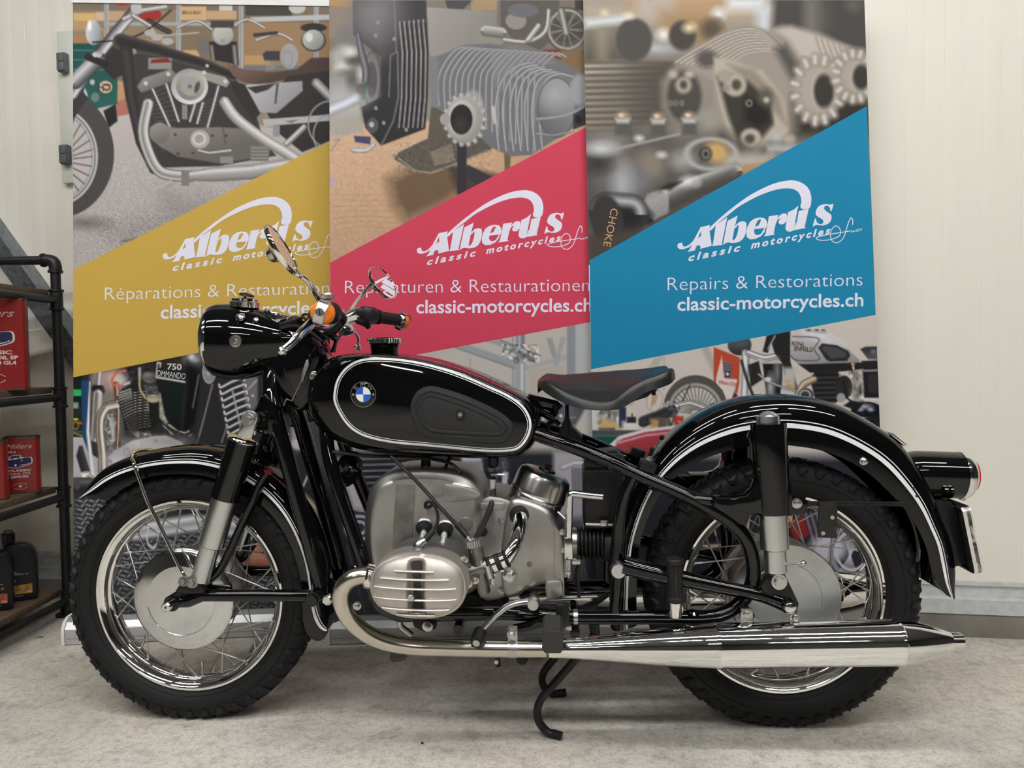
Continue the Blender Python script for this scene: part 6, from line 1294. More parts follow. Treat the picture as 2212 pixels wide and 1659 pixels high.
def photo_commando():
    s = Print((150, 690, 744, 1368), 2.0, '2a2828').T(150, 740, 5.185)
    s.rect(0, -300, 3200, 3300, '2b2a2b')
    s.rect(30, 360, 150, 560, '17201f'); s.rect(40, 525, 140, 600, '2fae5e'); s.rect(40, 600, 150, 720, '10201f'); s.rect(30, 670, 100, 740, '8a9a98'); s.rect(30, 740, 150, 1050, '23281f'); s.ell(70, 860, 30, 14, 'd5c02f'); s.rect(40, 990, 160, 1010, '2f6a4a'); s.line([(45, 1010), (160, 1050)], 9, 'd0b060'); s.ell(70, 930, 34, 44, 'c8a83a', ring=7); s.ell(120, 900, 34, 14, 'c05a2a')
    s.poly([(130, 430), (235, 420), (215, 600), (230, 1000), (210, 1230), (150, 1230)], '1f456f'); s.poly([(30, 1060), (150, 1060), (210, 1230), (330, 1300), (330, 1500), (30, 1520)], 'b5b2b6')
    # fork and exhaust chrome
    s.poly([(230, 360), (280, 330), (560, 330), (640, 420), (560, 520), (480, 700), (400, 760), (240, 740)], '6d6662', f=5); s.ell(470, 400, 120, 90, 'cfc7c6', f=20); s.ell(520, 440, 60, 50, 'e6e0de', f=14); s.ell(420, 440, 50, 60, 'a05a44', f=20, a=.6)
    s.rect(290, 335, 375, 480, 'b9b4b2'); s.tube([(335, 330), (320, 490)], 70, ['55504e', 'e3dfdd', '8f8a88', '4a4645']); s.poly([(245, 500), (270, 475), (375, 480), (400, 545), (380, 585), (260, 580)], '1f1d1d')
    s.tube([(315, 580), (285, 1060)], 120, ['77716f', 'efebea', 'b5b0ae', '5c5856', 'a9a4a2', '3c3837']); s.tube([(228, 440), (205, 1000), (260, 1500)], [14, 40, 60], ['c5c3c8', 'f0eef2', '8a888c'])
    s.ell(460, 960, 110, 300, '8f8c8d', f=20); s.noise(390, 760, 560, 1240, 0.25, 2)
    for i in range(10): s.line([(420+i*10, 800+i*30), (520-i*6, 900+i*26)], 5, 'd5d3d4', a=.7)
    s.tube([(520, 470), (545, 800), (530, 1190)], [70, 44, 34], ['6a4a38', 'c9b9b0', '55362a', '7a4a34'], sp=3)
    s.tube([(545, 690), (420, 720), (350, 830), (340, 1000), (365, 1250), (370, 1500)], 95, ['4a4038', 'efe8df', 'd5cfc4', '5d5348', 'a99f92', '3d352e'], sp=5)
    s.tube([(545, 690), (430, 715)], 60, ['e8e2d8', 'c9c2b6', '5a5046'])
    # cylinder with fins
    s.poly([(530, 620), (590, 520), (690, 480), (860, 540), (1010, 620), (1010, 900), (900, 1000), (780, 1040), (620, 980), (610, 860)], '1d1c1c')
    for i in range(4): s.line([(570-i*12, 560+i*32), (690, 520+i*30)], 12, 'd8d4cf')
    for i in range(14): s.tube([(545+i*10, 620+i*32), (680+i*6, 572+i*30), (840+i*5, 545+i*30), (880, 570+i*28)], 15, ['1d1c1c', 'cac6c1' if i < 8 else '7d7a77', '2a2828'], sp=3)
    s.tube([(640, 310), (530, 340), (480, 420), (510, 485), (600, 480)], 24, ['c5543f', 'e8705a', 'b04a38'], sp=5); s.tube([(610, 470), (700, 440)], 34, ['8a8886', 'dedcda', '77757a']); s.poly([(680, 440), (770, 380), (790, 500), (740, 550), (700, 540)], '232222')
    s.poly([(620, 280), (960, 220), (970, 330), (880, 340), (820, 400), (700, 410)], '2a2827'); s.noise(640, 260, 900, 420, 0.5, 3); s.tube([(785, 290), (785, 400)], 44, ['5a5856', 'c5c3c1', '4a4846']); s.tube([(785, 400), (790, 520), (850, 620)], 26, ['8a7a52', 'c9b98a', '7a6a48'], sp=3)
    s.ell(900, 390, 80, 66, '3a3838', g=(-.6, 1, '6a6868')); s.ell(880, 360, 34, 16, '9a9898', f=6); s.ell(940, 630, 76, 44, 'b3a98c'); s.rect(880, 590, 1000, 620, '8f8d88'); s.poly([(830, 470), (1000, 500), (1000, 580), (900, 580), (850, 540)], '4a4845'); s.noise(830, 460, 1000, 600, 0.3, 3)
    # tank / side panel
    s.poly([(940, 210), (1420, 120), (1480, 260), (1400, 900), (1260, 1000), (1120, 900), (1000, 560)], '1c1c1d', g=((1100, 300), (1300, 900), '121212')); s.rect(1120, 470, 1260, 820, '0f2424', f=30, a=.7); s.poly([(1060, 200), (1330, 150), (1300, 260), (1080, 330)], '50402e', f=20, a=.6)
    s.ell(1390, 180, 62, 46, 'cfd0dc', f=14); s.ell(1370, 160, 20, 16, 'f5f5fa', f=5); s.ell(1420, 200, 16, 12, 'f5f5fa', f=5); s.ell(1440, 270, 30, 50, '3a3a40', f=12)
    s.poly([(1320, 210), (1460, 330), (1380, 980), (1250, 980), (1300, 600)], '0f0f10', f=8); s.line([(1450, 360), (1380, 730)], 7, 'b9b9be', a=.8); s.line([(1600, 470), (1510, 840), (1420, 1160)], 8, '8d8d92', a=.8); s.line([(1310, 420), (1250, 980)], 14, '3c3832', f=6, a=.7)
    s.poly([(1000, 580), (1020, 560), (1060, 800), (1110, 910), (1080, 920), (1010, 840)], '9b978a'); s.noise(1000, 560, 1110, 920, 0.14, 2)
    s.tube([(1110, 920), (1200, 980), (1290, 1010), (1340, 990)], 24, ['55534c', 'b5b2a8', '3d3b35'], sp=3); s.line([(1050, 930), (1160, 1030)], 9, 'c5c3bd'); s.line([(1340, 1050), (1380, 1020)], 8, 'b0aea8'); s.noise(1060, 920, 1400, 1140, 0.3, 3)
    # lettering of the side panel
    s.line([(1015, 275), (1022, 232), (985, 226), (970, 380), (1290, 440)], 13, 'd0d0d2'); s.line([(990, 226), (1020, 232)], 16, 'd0d0d2')
    s.line([(975, 392), (1290, 442)], 14, 'd4d4d6')
    # primary case
    s.poly([(400, 1500), (430, 1290), (520, 1200), (700, 1100), (960, 1045), (1080, 1040), (1250, 1110), (1300, 1160), (900, 1230), (600, 1330), (560, 1500)], 'b5b2b3', g=((700, 1080), (600, 1400), '8c8a8c')); s.ell(520, 1330, 90, 70, 'd9d7e0', f=20); s.ell(850, 1120, 120, 30, 'd5d3da', f=14); s.ell(980, 1110, 36, 36, 'c5c5cc'); s.ell(970, 1100, 20, 20, '8f8f98'); s.ell(1100, 1110, 140, 34, '8f8d90', f=16); s.ell(450, 1370, 26, 60, '77757c', ring=8)
    s.ell(640, 1230, 30, 50, '8a888c', ring=6); s.rect(720, 1000, 900, 1050, '8d8a85', f=4); s.noise(700, 980, 920, 1060, .3, 2)
    s.poly([(75, 1270), (110, 1150), (180, 1290), (190, 1440), (130, 1450)], '2b2d32'); s.poly([(110, 1160), (145, 1150), (230, 1440), (180, 1440)], '3c3e44'); s.poly([(125, 1470), (330, 1465), (320, 1505), (150, 1510)], 'd9d5cf'); s.noise(125, 1465, 330, 1510, .2, 2)
    s.tube([(60, 1580), (320, 1580)], 130, ['3c3c3e', '66666a', '3a3a3c', '252527']); s.ell(85, 1580, 40, 70, '4e4e52')
    # rear spring unit and guards at the right of the picture
    s.T(430, 780, 5.53)
    s.poly([(500, 180), (700, 180), (700, 520), (640, 600), (560, 560)], '6e6c6c', f=3); s.line([(560, 360), (690, 230)], 14, 'b9b7b6'); s.ell(640, 415, 14, 14, 'd5d3d1')
    for i in range(9):
        x, y = 390+i*15, 240+i*80; s.tube([(x-150, y+40), (x-130, y+75), (x, y+10), (x+140, y-40), (x+150, y-10)], 34, ['4a4a4c', 'e8e8ec', 'b5b5b9', '55555a'], sp=4); s.line([(x-10, y+60), (x+20, y+90)], 30, '2c2b2c')
    s.line([(400, 360), (500, 800)], 20, 'a9a9ad'); s.ell(120, 130, 78, 138, '8c8888', a=.85); s.ell(120, 130, 78, 138, 'b5b1b1', ring=8)
    for a in range(0, 360, 30): s.line([(110, 150), (110+60*math.cos(a), 150+100*math.sin(a))], 4, 'b9b5b5', a=.5)
    s.poly([(80, 40), (150, 20), (170, 60), (90, 110)], '9a5a58', a=.5); s.line([(225, 415), (265, 415)], 8, '9c2a28'); s.line([(340, 760), (270, 970)], 14, '9a9896'); s.line([(160, 280), (0, 900)], 8, '9a9aa0', a=.8)
    s.T(0, 0, 1)
    # right part seen past the fork and under the tank
    s.poly([(620, 880), (712, 860), (712, 1100), (640, 1000)], '4a484a', f=8); s.rect(628, 905, 664, 960, '9c98a2', f=6); s.ell(645, 960, 16, 12, 'c5c2ca', f=4); s.poly([(640, 985), (668, 960), (674, 1060), (640, 1050)], '2f2e33'); s.line([(655, 1050), (672, 1012)], 4, 'cfccd2'); s.tube([(640, 1060), (690, 1110), (730, 1160)], 26, ['3a3838', 'c9b9a5', '8a7a6a', '2c2a2a'])
    # chequer plate floor of the trailer
    s.poly([(150, 1060), (250, 1090), (420, 1110), (600, 1140), (744, 1180), (744, 1400), (150, 1400)], '34363a', f=4)
    for j in range(34):
        for i in range(46):
            u, v = 160+i*12.5+(j % 2)*6, 1082+j*9.5
            if v > 1120 or u < 300: 
                d = (4.2, 1.2) if (i+j) % 2 else (2.6, -2.8); c = 'c9ccd4' if (i*7+j*5) % 5 else '8a8d94'
                s.line([(u-d[0], v-d[1]), (u+d[0], v+d[1])], 2.3, c, f=.9, a=.85)
    s.rect(150, 1270, 744, 1400, '3a3b3f', f=10, a=.35)
    s.tube([(290, 1150), (420, 1130), (560, 1150), (700, 1180)], 44, ['55575c', 'e8e8ec', '9a9ca2', 'd0d2d8', '3c3d42'], f=2); s.ell(330, 1160, 14, 26, 'cfd2d8', ring=3); s.tube([(500, 1095), (560, 1105), (600, 1120)], 26, ['4a4c50', 'd5d6da', '55565a']); s.ell(570, 1200, 40, 30, 'c08a6a', f=12, a=.8); s.ell(600, 1190, 24, 14, 'f0ead8', f=6); s.ell(560, 1225, 30, 14, '8a3a2c', f=8, a=.7)
    return s

def photo_workshop():
    s = Print((704, 680, 1310, 1362), 2.5, '3a3a40').T(640, 720, 3.814)
    s.rect(200, -100, 2600, 1060, 'c2bcb6', f=3, g=((800, 0), (2000, 900), 'bcb6b0'))
    s.rect(1780, -100, 1880, 560, '8f9297'); s.line([(1800, -60), (1800, 540)], 10, 'd5d5d6'); s.line([(1840, -60), (1840, 540)], 10, 'c5c6c8'); s.rect(1855, -100, 1880, 560, '777b80')
    s.poly([(1540, 60), (1680, 55), (2010, 180), (1990, 215), (1700, 110)], '9a9da0'); s.line([(1680, 55), (2010, 185)], 7, '6a6d70'); s.poly([(1700, 110), (1990, 205), (1960, 240), (1850, 200)], '6d6f72'); s.noise(1700, 90, 2000, 240, .25, 2)
    s.poly([(1300, 110), (1420, 95), (1900, 260), (1900, 300), (1780, 290)], '9a9fa2'); s.line([(1300, 115), (1800, 290)], 8, '777b7e'); s.line([(1700, 205), (1820, 140)], 16, 'a5a8aa'); s.ell(1815, 225, 20, 30, '55585b', ring=8)
    s.rect(1800, 250, 1880, 540, '9fa3a6'); s.rect(1850, 250, 1870, 540, 'd0d2d3'); s.poly([(1900, 270), (2240, 165), (2240, 215), (1900, 300)], 'a9acae'); s.poly([(2060, 40), (2110, 40), (2150, 200), (2110, 200)], '989b9d'); s.poly([(2180, 30), (2220, 30), (2140, 340), (2100, 340)], 'a3a6a8'); s.poly([(1910, 300), (2210, 260), (2210, 540), (1930, 540)], 'b5afa6', f=3); s.rect(2230, -100, 2330, 700, '8d9196'); s.rect(2300, -100, 2420, 700, 'b5b7ba'); s.rect(1430, 210, 1440, 300, 'a59f98', f=2)
    s.poly([(2040, 600), (2260, 560), (2380, 620), (2300, 760), (2060, 760)], '4a4a54', f=4); s.ell(2240, 650, 60, 70, '77777f', f=16, a=.7); s.ell(2180, 680, 14, 14, 'd5d5da'); s.line([(2060, 740), (2300, 690)], 8, '9a9aa2')
    # lower picture: dark finned engine, pale gaps
    s.T(0, 0, 1)
    s.rect(704, 975, 1310, 1362, '2b2c33', f=10)
    for i in range(6): s.line([(770, 992+i*13), (905, 988+i*13)], 2.4, 'c5c5d0', a=.9)
    s.poly([(720, 990), (745, 985), (800, 1120), (760, 1100)], 'a9a3a8', f=4); s.poly([(742, 1030), (760, 1025), (792, 1090), (768, 1100)], 'd5cdd6', f=3); s.ell(770, 1120, 24, 26, 'b9b6c2', ring=5)
    for i in range(5): s.ell(776, 1140, 40-i*7, 34-i*6, 'c9c7d2' if i % 2 else '3a3a48')
    s.poly([(995, 985), (1040, 985), (1050, 1075), (1010, 1060)], 'c5c3cb', f=4); s.rect(1000, 996, 1040, 1020, '8f8f98'); s.ell(1022, 1032, 20, 12, 'c9b98a', f=5); s.rect(1060, 985, 1100, 1080, '4a4a54', f=3); s.noise(1060, 985, 1100, 1080, .3, 2); s.poly([(1085, 1020), (1098, 1020), (1092, 1080), (1084, 1070)], 'd5d0d8')
    s.rect(1195, 975, 1262, 1140, 'a9a6ad', f=6); s.tube([(1215, 1010), (1240, 1000), (1256, 1000)], 12, ['8f9096', 'd5d6da', '77787e']); 
    for i in range(7): s.line([(1236+i*4, 1012), (1238+i*4, 1070)], 1.8, '55555e')
    s.rect(1180, 1120, 1262, 1300, '55555e', f=10); s.line([(1200, 1290), (1262, 1284)], 4, 'd8d0d0'); s.rect(704, 1260, 1310, 1362, '4a4a52', f=20)
    for i in range(12): s.line([(700+i*50, 1180), (740+i*50, 1330)], 3, '77777f', a=.5)
    return s

def photo_enfield():
    s = Print((1262, 664, 1916, 1365), 2.0, 'cdc5bf').T(1280, 660, 3.511)
    s.rect(-100, -100, 2300, 1100, 'cdc5be', f=2, g=((400, 200), (1800, 900), 'c9c1ba')); s.line([(542, 390), (542, 640)], 4, 'a8a29c'); s.line([(1705, 170), (1705, 400)], 5, 'a8a29c')
    s.poly([(470, 400), (540, 385), (300, 760), (240, 760)], 'b3ada7', f=3); s.poly([(820, 320), (880, 310), (930, 430), (925, 540)], 'b0aaa4', f=3)
    # oil sign
    s.poly([(918, 315), (1118, 395), (1112, 590), (1090, 700), (918, 620)], 'b24a34'); s.poly([(918, 590), (1100, 680), (1090, 760), (918, 760)], '2b3050'); s.poly([(980, 380), (1000, 560), (930, 620), (940, 540)], 'd8ccc4'); s.poly([(945, 545), (1098, 560), (1080, 640), (1050, 720), (1000, 720), (985, 640), (935, 610)], 'd9d0c9')
    s.poly([(998, 425), (1050, 435), (1050, 545), (1000, 530)], '8f8a8c'); 
    for i in range(4): s.line([(998, 437+i*18), (1050, 446+i*18)], 8, '33354c')
    s.rect(1005, 500, 1045, 545, '33354c'); s.ell(1024, 520, 10, 12, 'e0e0e4'); s.ell(1022, 690, 26, 34, 'd9d9de', ring=8)
    # front wheel of the red machine in front
    s.ell(780, 790, 245, 262, '55514e'); s.ell(780, 795, 205, 205, 'c5beb9'); s.ell(780, 795, 205, 205, '9a9795', ring=22); s.ell(780, 795, 180, 182, '3f3c3b', ring=8)
    for a in range(-180, 0, 11):
        t = math.radians(a); s.line([(780+180*math.cos(t), 795+182*math.sin(t)), (780+40*math.cos(t+.3), 830+40*math.sin(t+.3))], 5, '5a5755')
    s.line([(740, 600), (590, 920)], 9, '2f2d2d'); s.tube([(870, 780), (780, 745), (720, 735), (610, 765)], 34, CHR, sp=4); s.ell(575, 760, 34, 36, 'b5b5b8'); s.ell(600, 800, 40, 50, '4a4a4e'); s.noise(540, 730, 660, 860, .25, 2); s.tube([(385, 880), (560, 810)], 84, ['55555a', '2b2b2e', '3c3c40', '202022']); s.ell(385, 882, 16, 40, '3a3a3e')
    s.ell(470, 722, 62, 86, 'a9a39c', rot=.25); s.ell(470, 722, 54, 78, 'cdc8c2', rot=.25); s.poly([(450, 680), (500, 670), (480, 740), (440, 780)], 'b99a72'); s.line([(480, 600), (482, 640)], 16, '2b2929')
    s.rect(620, 840, 690, 905, 'b8392c'); s.rect(440, 860, 560, 930, 'b58f5c', f=5); s.rect(500, 860, 560, 930, '5a5350'); s.tube([(650, 880), (760, 890)], 12, CHR2); s.text('nl', 890, 770, 34, '2a2828')
    # bench and red tank edge
    s.rect(-100, 760, 40, 1000, 'cfcbc8'); s.rect(40, 770, 200, 900, '8d8d8a', f=4); s.noise(40, 770, 200, 900, .3, 3); s.rect(200, 770, 255, 930, '2a3550'); s.poly([(40, 930), (80, 850), (150, 880), (235, 945)], 'c9a874', f=4); s.rect(225, 880, 340, 945, 'dcd8d6', f=5); s.rect(260, 845, 330, 890, '2b2b30'); s.rect(295, 820, 305, 850, '2b2b30')
    for i in range(7): s.rect(48+i*18, 928, 60+i*18, 946, '3a3a3c')
    s.rect(-100, 945, 560, 990, '4a5054'); s.rect(-100, 990, 300, 1200, '1f4d48')
    s.poly([(60, 1120), (200, 990), (380, 940), (660, 905), (700, 1300), (0, 1300)], 'd9d3d3'); s.poly([(100, 1130), (230, 1010), (400, 960), (660, 930), (700, 1300), (0, 1300)], 'a5424a', g=((300, 960), (400, 1200), '8f2f38')); s.tube([(200, 1040), (400, 985), (660, 955)], 30, ['a5424a', 'd8a5b0', 'a5424a'], f=4)
    # silver machine
    s.ell(1115, 300, 90, 78, '2e2d2e', g=(-.4, -1, '55555a')); s.ell(1120, 285, 50, 30, '55555a', f=8); s.tube([(1160, 360), (1160, 480), (1150, 720)], [60, 50, 50], ['55555a', 'd5d5d8', 'e8e8ea', '6a6a6e']); s.tube([(1180, 360), (1300, 400), (1400, 385), (1460, 410)], [50, 50, 46, 50], CHR, sp=4); s.ell(1462, 416, 30, 34, 'd9d9dc'); s.ell(1462, 416, 18, 20, '9a9a9e', ring=6); s.ell(1270, 430, 34, 30, 'b9b9bc')
    s.poly([(1320, 230), (1380, 210), (1330, 360), (1290, 350)], '222'*2); s.poly([(1340, 225), (1500, 190), (1500, 420), (1560, 640), (1480, 640), (1440, 440), (1380, 360)], '262527'); s.tube([(1330, 330), (1385, 230)], 6, ['d8d5d0', 'd8d5d0'])
    s.tube([(1130, 420), (1170, 560), (1220, 690)], 20, ['1d1d1e', '3a3a3c', '1d1d1e'], sp=3); s.poly([(1180, 450), (1260, 420), (1290, 560), (1200, 620)], '2a292b'); s.poly([(1290, 440), (1440, 440), (1440, 560), (1420, 700), (1320, 700)], '1f1e20'); s.ell(1350, 620, 20, 70, 'c9cbd0', f=8); s.ell(1400, 500, 14, 60, '9a9ca0', f=8); s.rect(1450, 470, 1540, 640, 'b9b4b0', f=5); s.rect(1470, 600, 1520, 620, 'c8903a'); s.rect(1460, 570, 1500, 582, 'c8a03a')
    s.tube([(1260, 520), (1340, 580), (1540, 650)], 18, ['4a4a4e', 'c5c5c8', '4a4a4e'], sp=3); s.ell(1330, 560, 24, 18, 'd5d5d8')
    s.poly([(1520, 230), (1560, 200), (1640, 185), (1740, 200), (1860, 265), (1960, 350), (2020, 410), (2020, 430), (1780, 440), (1560, 445), (1510, 400), (1500, 310)], 'c3c1c4', f=1.5, g=((1700, 200), (1720, 440), '8f8d92')); s.poly([(1600, 200), (1740, 205), (1900, 300), (1800, 290), (1640, 230)], 'e0dfe3', f=14)
    s.tube([(1520, 235), (1715, 250), (1680, 330), (1720, 410), (1550, 415), (1505, 380)], 5, ['3a3a3c', '3a3a3c'], sp=5); s.poly([(1712, 320), (1740, 288), (1850, 300), (1940, 345), (1955, 380), (1930, 420), (1800, 425), (1770, 410)], '2b2a2b', f=1.5); s.poly([(1735, 325), (1755, 305), (1850, 318), (1925, 355), (1925, 390), (1810, 405)], '4a494a')
    for x in (1640, 1700, 1750): s.ell(x, 190+(x-1640)*.1, 30, 12, 'a9a9ac'); s.ell(x, 186, 14, 6, '3a3a3c')
    s.poly([(1560, 445), (2060, 430), (2060, 480), (1900, 500), (1650, 510)], '232224')
    s.poly([(1680, 500), (1860, 480), (1900, 700), (1840, 740), (1690, 720), (1660, 600)], '262526')
    for i in range(11): s.line([(1668+i*3, 530+i*19), (1880, 525+i*19)], 6, '4d4b4b' if i % 2 else '151415')
    s.tube([(1560, 680), (1600, 600), (1680, 560)], 56, ['55483a', 'd9cbb5', 'a08a70', '4a3c30'], sp=4); s.ell(1615, 680, 60, 54, '3a393a'); s.ell(1612, 680, 46, 42, 'a9a9ad', ring=12); s.ell(1905, 620, 66, 90, '2b2a2b'); s.ell(1885, 700, 34, 36, '9c9a98'); s.tube([(1900, 570), (1930, 700), (1980, 740)], 14, ['1d1c1d', '1d1c1d']); s.tube([(1975, 450), (1985, 560), (2010, 640)], 16, CHR2); s.ell(1975, 445, 14, 14, 'b59a6a'); s.rect(1960, 500, 2050, 680, '5a5857', f=5, a=.6); s.noise(1940, 470, 2060, 760, .25, 3)
    s.poly([(2030, 330), (2070, 312), (2300, 306), (2300, 410), (2090, 408)], '33323a', g=((2100, 320), (2120, 400), '55545c')); s.ell(2130, 350, 16, 14, '77767e', f=4); s.poly([(2040, 420), (2300, 410), (2300, 480), (2060, 490)], '242325'); s.poly([(2050, 500), (2300, 490), (2300, 700), (2060, 700)], '1f1e20'); s.rect(2090, 520, 2160, 660, '2f2e31'); s.line([(2060, 498), (2200, 492)], 10, '77757a')
    s.line([(2060, 710), (2200, 715)], 14, 'd5d5d8'); s.ell(2080, 800, 120, 70, '15151c'); s.ell(2060, 765, 40, 14, 'c5c8d8', f=5); s.ell(2110, 790, 16, 10, 'dfe2f0', f=4); s.ell(2030, 790, 14, 8, 'dfe2f0', f=4); s.poly([(1960, 720), (2060, 735), (2010, 800), (1900, 760)], '1d1c20'); s.tube([(1980, 845), (2200, 870)], 16, CHR2); s.poly([(2000, 860), (2300, 830), (2300, 1100), (2000, 1000)], '1d1d20')
    # low part of the picture seen through the rear wheel
    s.T(0, 0, 1); s.rect(1262, 985, 1916, 1365, '2b2c34', f=14)
    s.poly([(1480, 1090), (1600, 1070), (1600, 1150), (1500, 1180)], '1f2026'); s.tube([(1520, 1128), (1560, 1118), (1592, 1140)], 4, ['c04a34', 'c04a34'], sp=3); s.tube([(1500, 1182), (1600, 1176)], 9, ['8a7a70', 'd8c0b0', '5a504a'])
    s.poly([(1700, 1130), (1745, 1110), (1760, 1150), (1720, 1170)], '8c2a2a'); s.rect(1700, 1110, 1712, 1128, 'd8a878')
    for i in range(5): s.tube([(1740+i*12, 1110), (1760+i*12, 1180)], 10, ['3a3a48', '77788a', '2a2a34'])
    s.ell(1790, 1185, 40, 30, 'c9c9d5', f=10); s.ell(1840, 1190, 50, 60, '8f90a0', ring=10); s.ell(1840, 1190, 36, 44, 'd0d0da', ring=5)
    for i in range(9): s.line([(1820+i*6, 1150), (1850-i*5, 1240)], 2.2, 'd5d5de', a=.8)
    s.tube([(1760, 1260), (1860, 1248), (1916, 1246)], 24, ['8a7a66', 'f0e6d2', 'c5b8a0', '55504a'], f=2); s.ell(1830, 1300, 40, 24, '1b1b1f', f=4); s.poly([(1790, 1330), (1916, 1300), (1916, 1365), (1790, 1365)], '9a968f', f=4); s.rect(1480, 1260, 1600, 1365, '4a4a52', f=10); s.tube([(1480, 1290), (1600, 1284)], 20, ['55555c', 'd8d8de', '6a6a72'])
    return s

# ------------------------------------------------------------------ roll-up banners
SHEET = mat('banner_print', (0.5, 0.5, 0.5), 0.5, vcol='ink', spec=0.12)
BACKM = mat('banner_sheet', 'e9e9ee', 0.5)
INKG = mat('grey_ink', 'cfcfd2', 0.5, spec=0.12); INKT = mat('tan_ink', 'c9a27c', 0.5, spec=0.12); INKB = mat('brown_ink', '55452f', 0.5, spec=0.12); INKR = mat('sign_red_ink', 'b0402f', 0.5, spec=0.12)
INKW = mat('white_ink', 'e4e4f4', 0.5, spec=0.25)
CASE = mat('silver_cassette', 'c9cac9', 0.35, 0.5); CASEE = mat('cassette_end', 'e6e6e6', 0.4)
def inside(P):
    Q = np.array(P, float)
    def f(U, V_):
        ins = np.zeros(U.shape, bool)
        for i in range(len(Q)):
            A, B_ = Q[i-1], Q[i]; c1 = (A[1] > V_) != (B_[1] > V_); xi = (B_[0]-A[0])*(V_-A[1])/(B_[1]-A[1]+1e-12)+A[0]; ins ^= c1 & (U < xi)
        return ins
    return f
K = 5.144
LOGO = {
 'arc': [(405, 575), (470, 510), (560, 430), (660, 350), (780, 260), (900, 185), (1030, 120), (1150, 75), (1260, 53), (1340, 51), (1410, 70), (1470, 108), (1510, 160), (1530, 230), (1530, 290), (1520, 340), (1495, 365), (1440, 370), (1415, 355), (1410, 330), (1420, 290), (1415, 240), (1390, 185), (1340, 150), (1270, 138), (1180, 145), (1080, 170), (960, 215), (840, 275), (720, 345), (600, 440), (500, 520), (410, 610)],
 'A': [(70, 745), (93, 742), (98, 765), (110, 785), (135, 785), (180, 760), (225, 712), (300, 570), (405, 546), (398, 600), (424, 776), (295, 812), (300, 790), (290, 770), (262, 772), (243, 800), (240, 826), (152, 846), (180, 815), (205, 765), (170, 793), (110, 815), (70, 815), (46, 797), (42, 770), (53, 752)],
 'l': [(470, 545), (597, 458), (535, 752), (545, 766), (428, 780), (440, 740)],
 'b1': [(600, 500), (712, 440), (680, 566), (655, 700), (660, 722), (650, 745), (600, 738), (545, 765), (552, 748)],
 'b2': [(676, 572), (720, 520), (770, 505), (805, 520), (810, 570), (800, 640), (770, 700), (720, 735), (650, 745), (662, 718), (690, 690), (715, 620), (722, 560), (715, 545), (692, 575)],
 'e1': [(960, 462), (1010, 470), (1035, 500), (1040, 540), (1030, 575), (900, 592), (905, 566), (945, 550), (970, 500), (970, 484), (960, 480), (930, 500), (905, 565), (893, 620), (905, 650), (940, 660), (975, 640), (1010, 580), (1025, 570), (1010, 620), (970, 670), (910, 700), (850, 705), (815, 680), (808, 630), (820, 570), (850, 510), (900, 475)],
 'r': [(1060, 450), (1165, 432), (1150, 475), (1185, 435), (1220, 415), (1255, 420), (1262, 450), (1255, 500), (1225, 535), (1185, 540), (1165, 520), (1175, 490), (1190, 470), (1160, 480), (1135, 530), (1112, 640), (1127, 652), (1003, 673), (1022, 648)],
 't': [(1270, 420), (1275, 402), (1335, 375), (1388, 328), (1372, 395), (1343, 550), (1346, 568), (1358, 518), (1366, 515), (1362, 560), (1345, 600), (1300, 620), (1260, 615), (1243, 590), (1245, 560)],
 'i': [(1392, 390), (1502, 365), (1456, 568), (1470, 578), (1348, 602), (1362, 560)],
 's': [(1776, 312), (1755, 388), (1740, 385), (1740, 365), (1725, 340), (1700, 330), (1675, 345), (1675, 370), (1700, 395), (1745, 425), (1755, 465), (1740, 510), (1700, 540), (1650, 552), (1600, 545), (1570, 550), (1548, 562), (1570, 475), (1582, 480), (1590, 510), (1620, 535), (1655, 530), (1665, 505), (1650, 480), (1600, 450), (1578, 420), (1590, 370), (1625, 330), (1690, 312), (1740, 320)]}
ACOUNTER = [(303, 612), (307, 668), (270, 692)]
SWISS = [(1990, 545), (1992, 500), (1976, 465), (1955, 490), (1930, 560), (1900, 660), (1870, 710), (1820, 742), (1770, 730), (1745, 680), (1750, 610), (1790, 560), (1830, 565), (1855, 610), (1845, 660), (1800, 690), (1720, 712), (1640, 715), (1588, 700), (1600, 680), (1700, 655), (1850, 630), (1975, 610)]
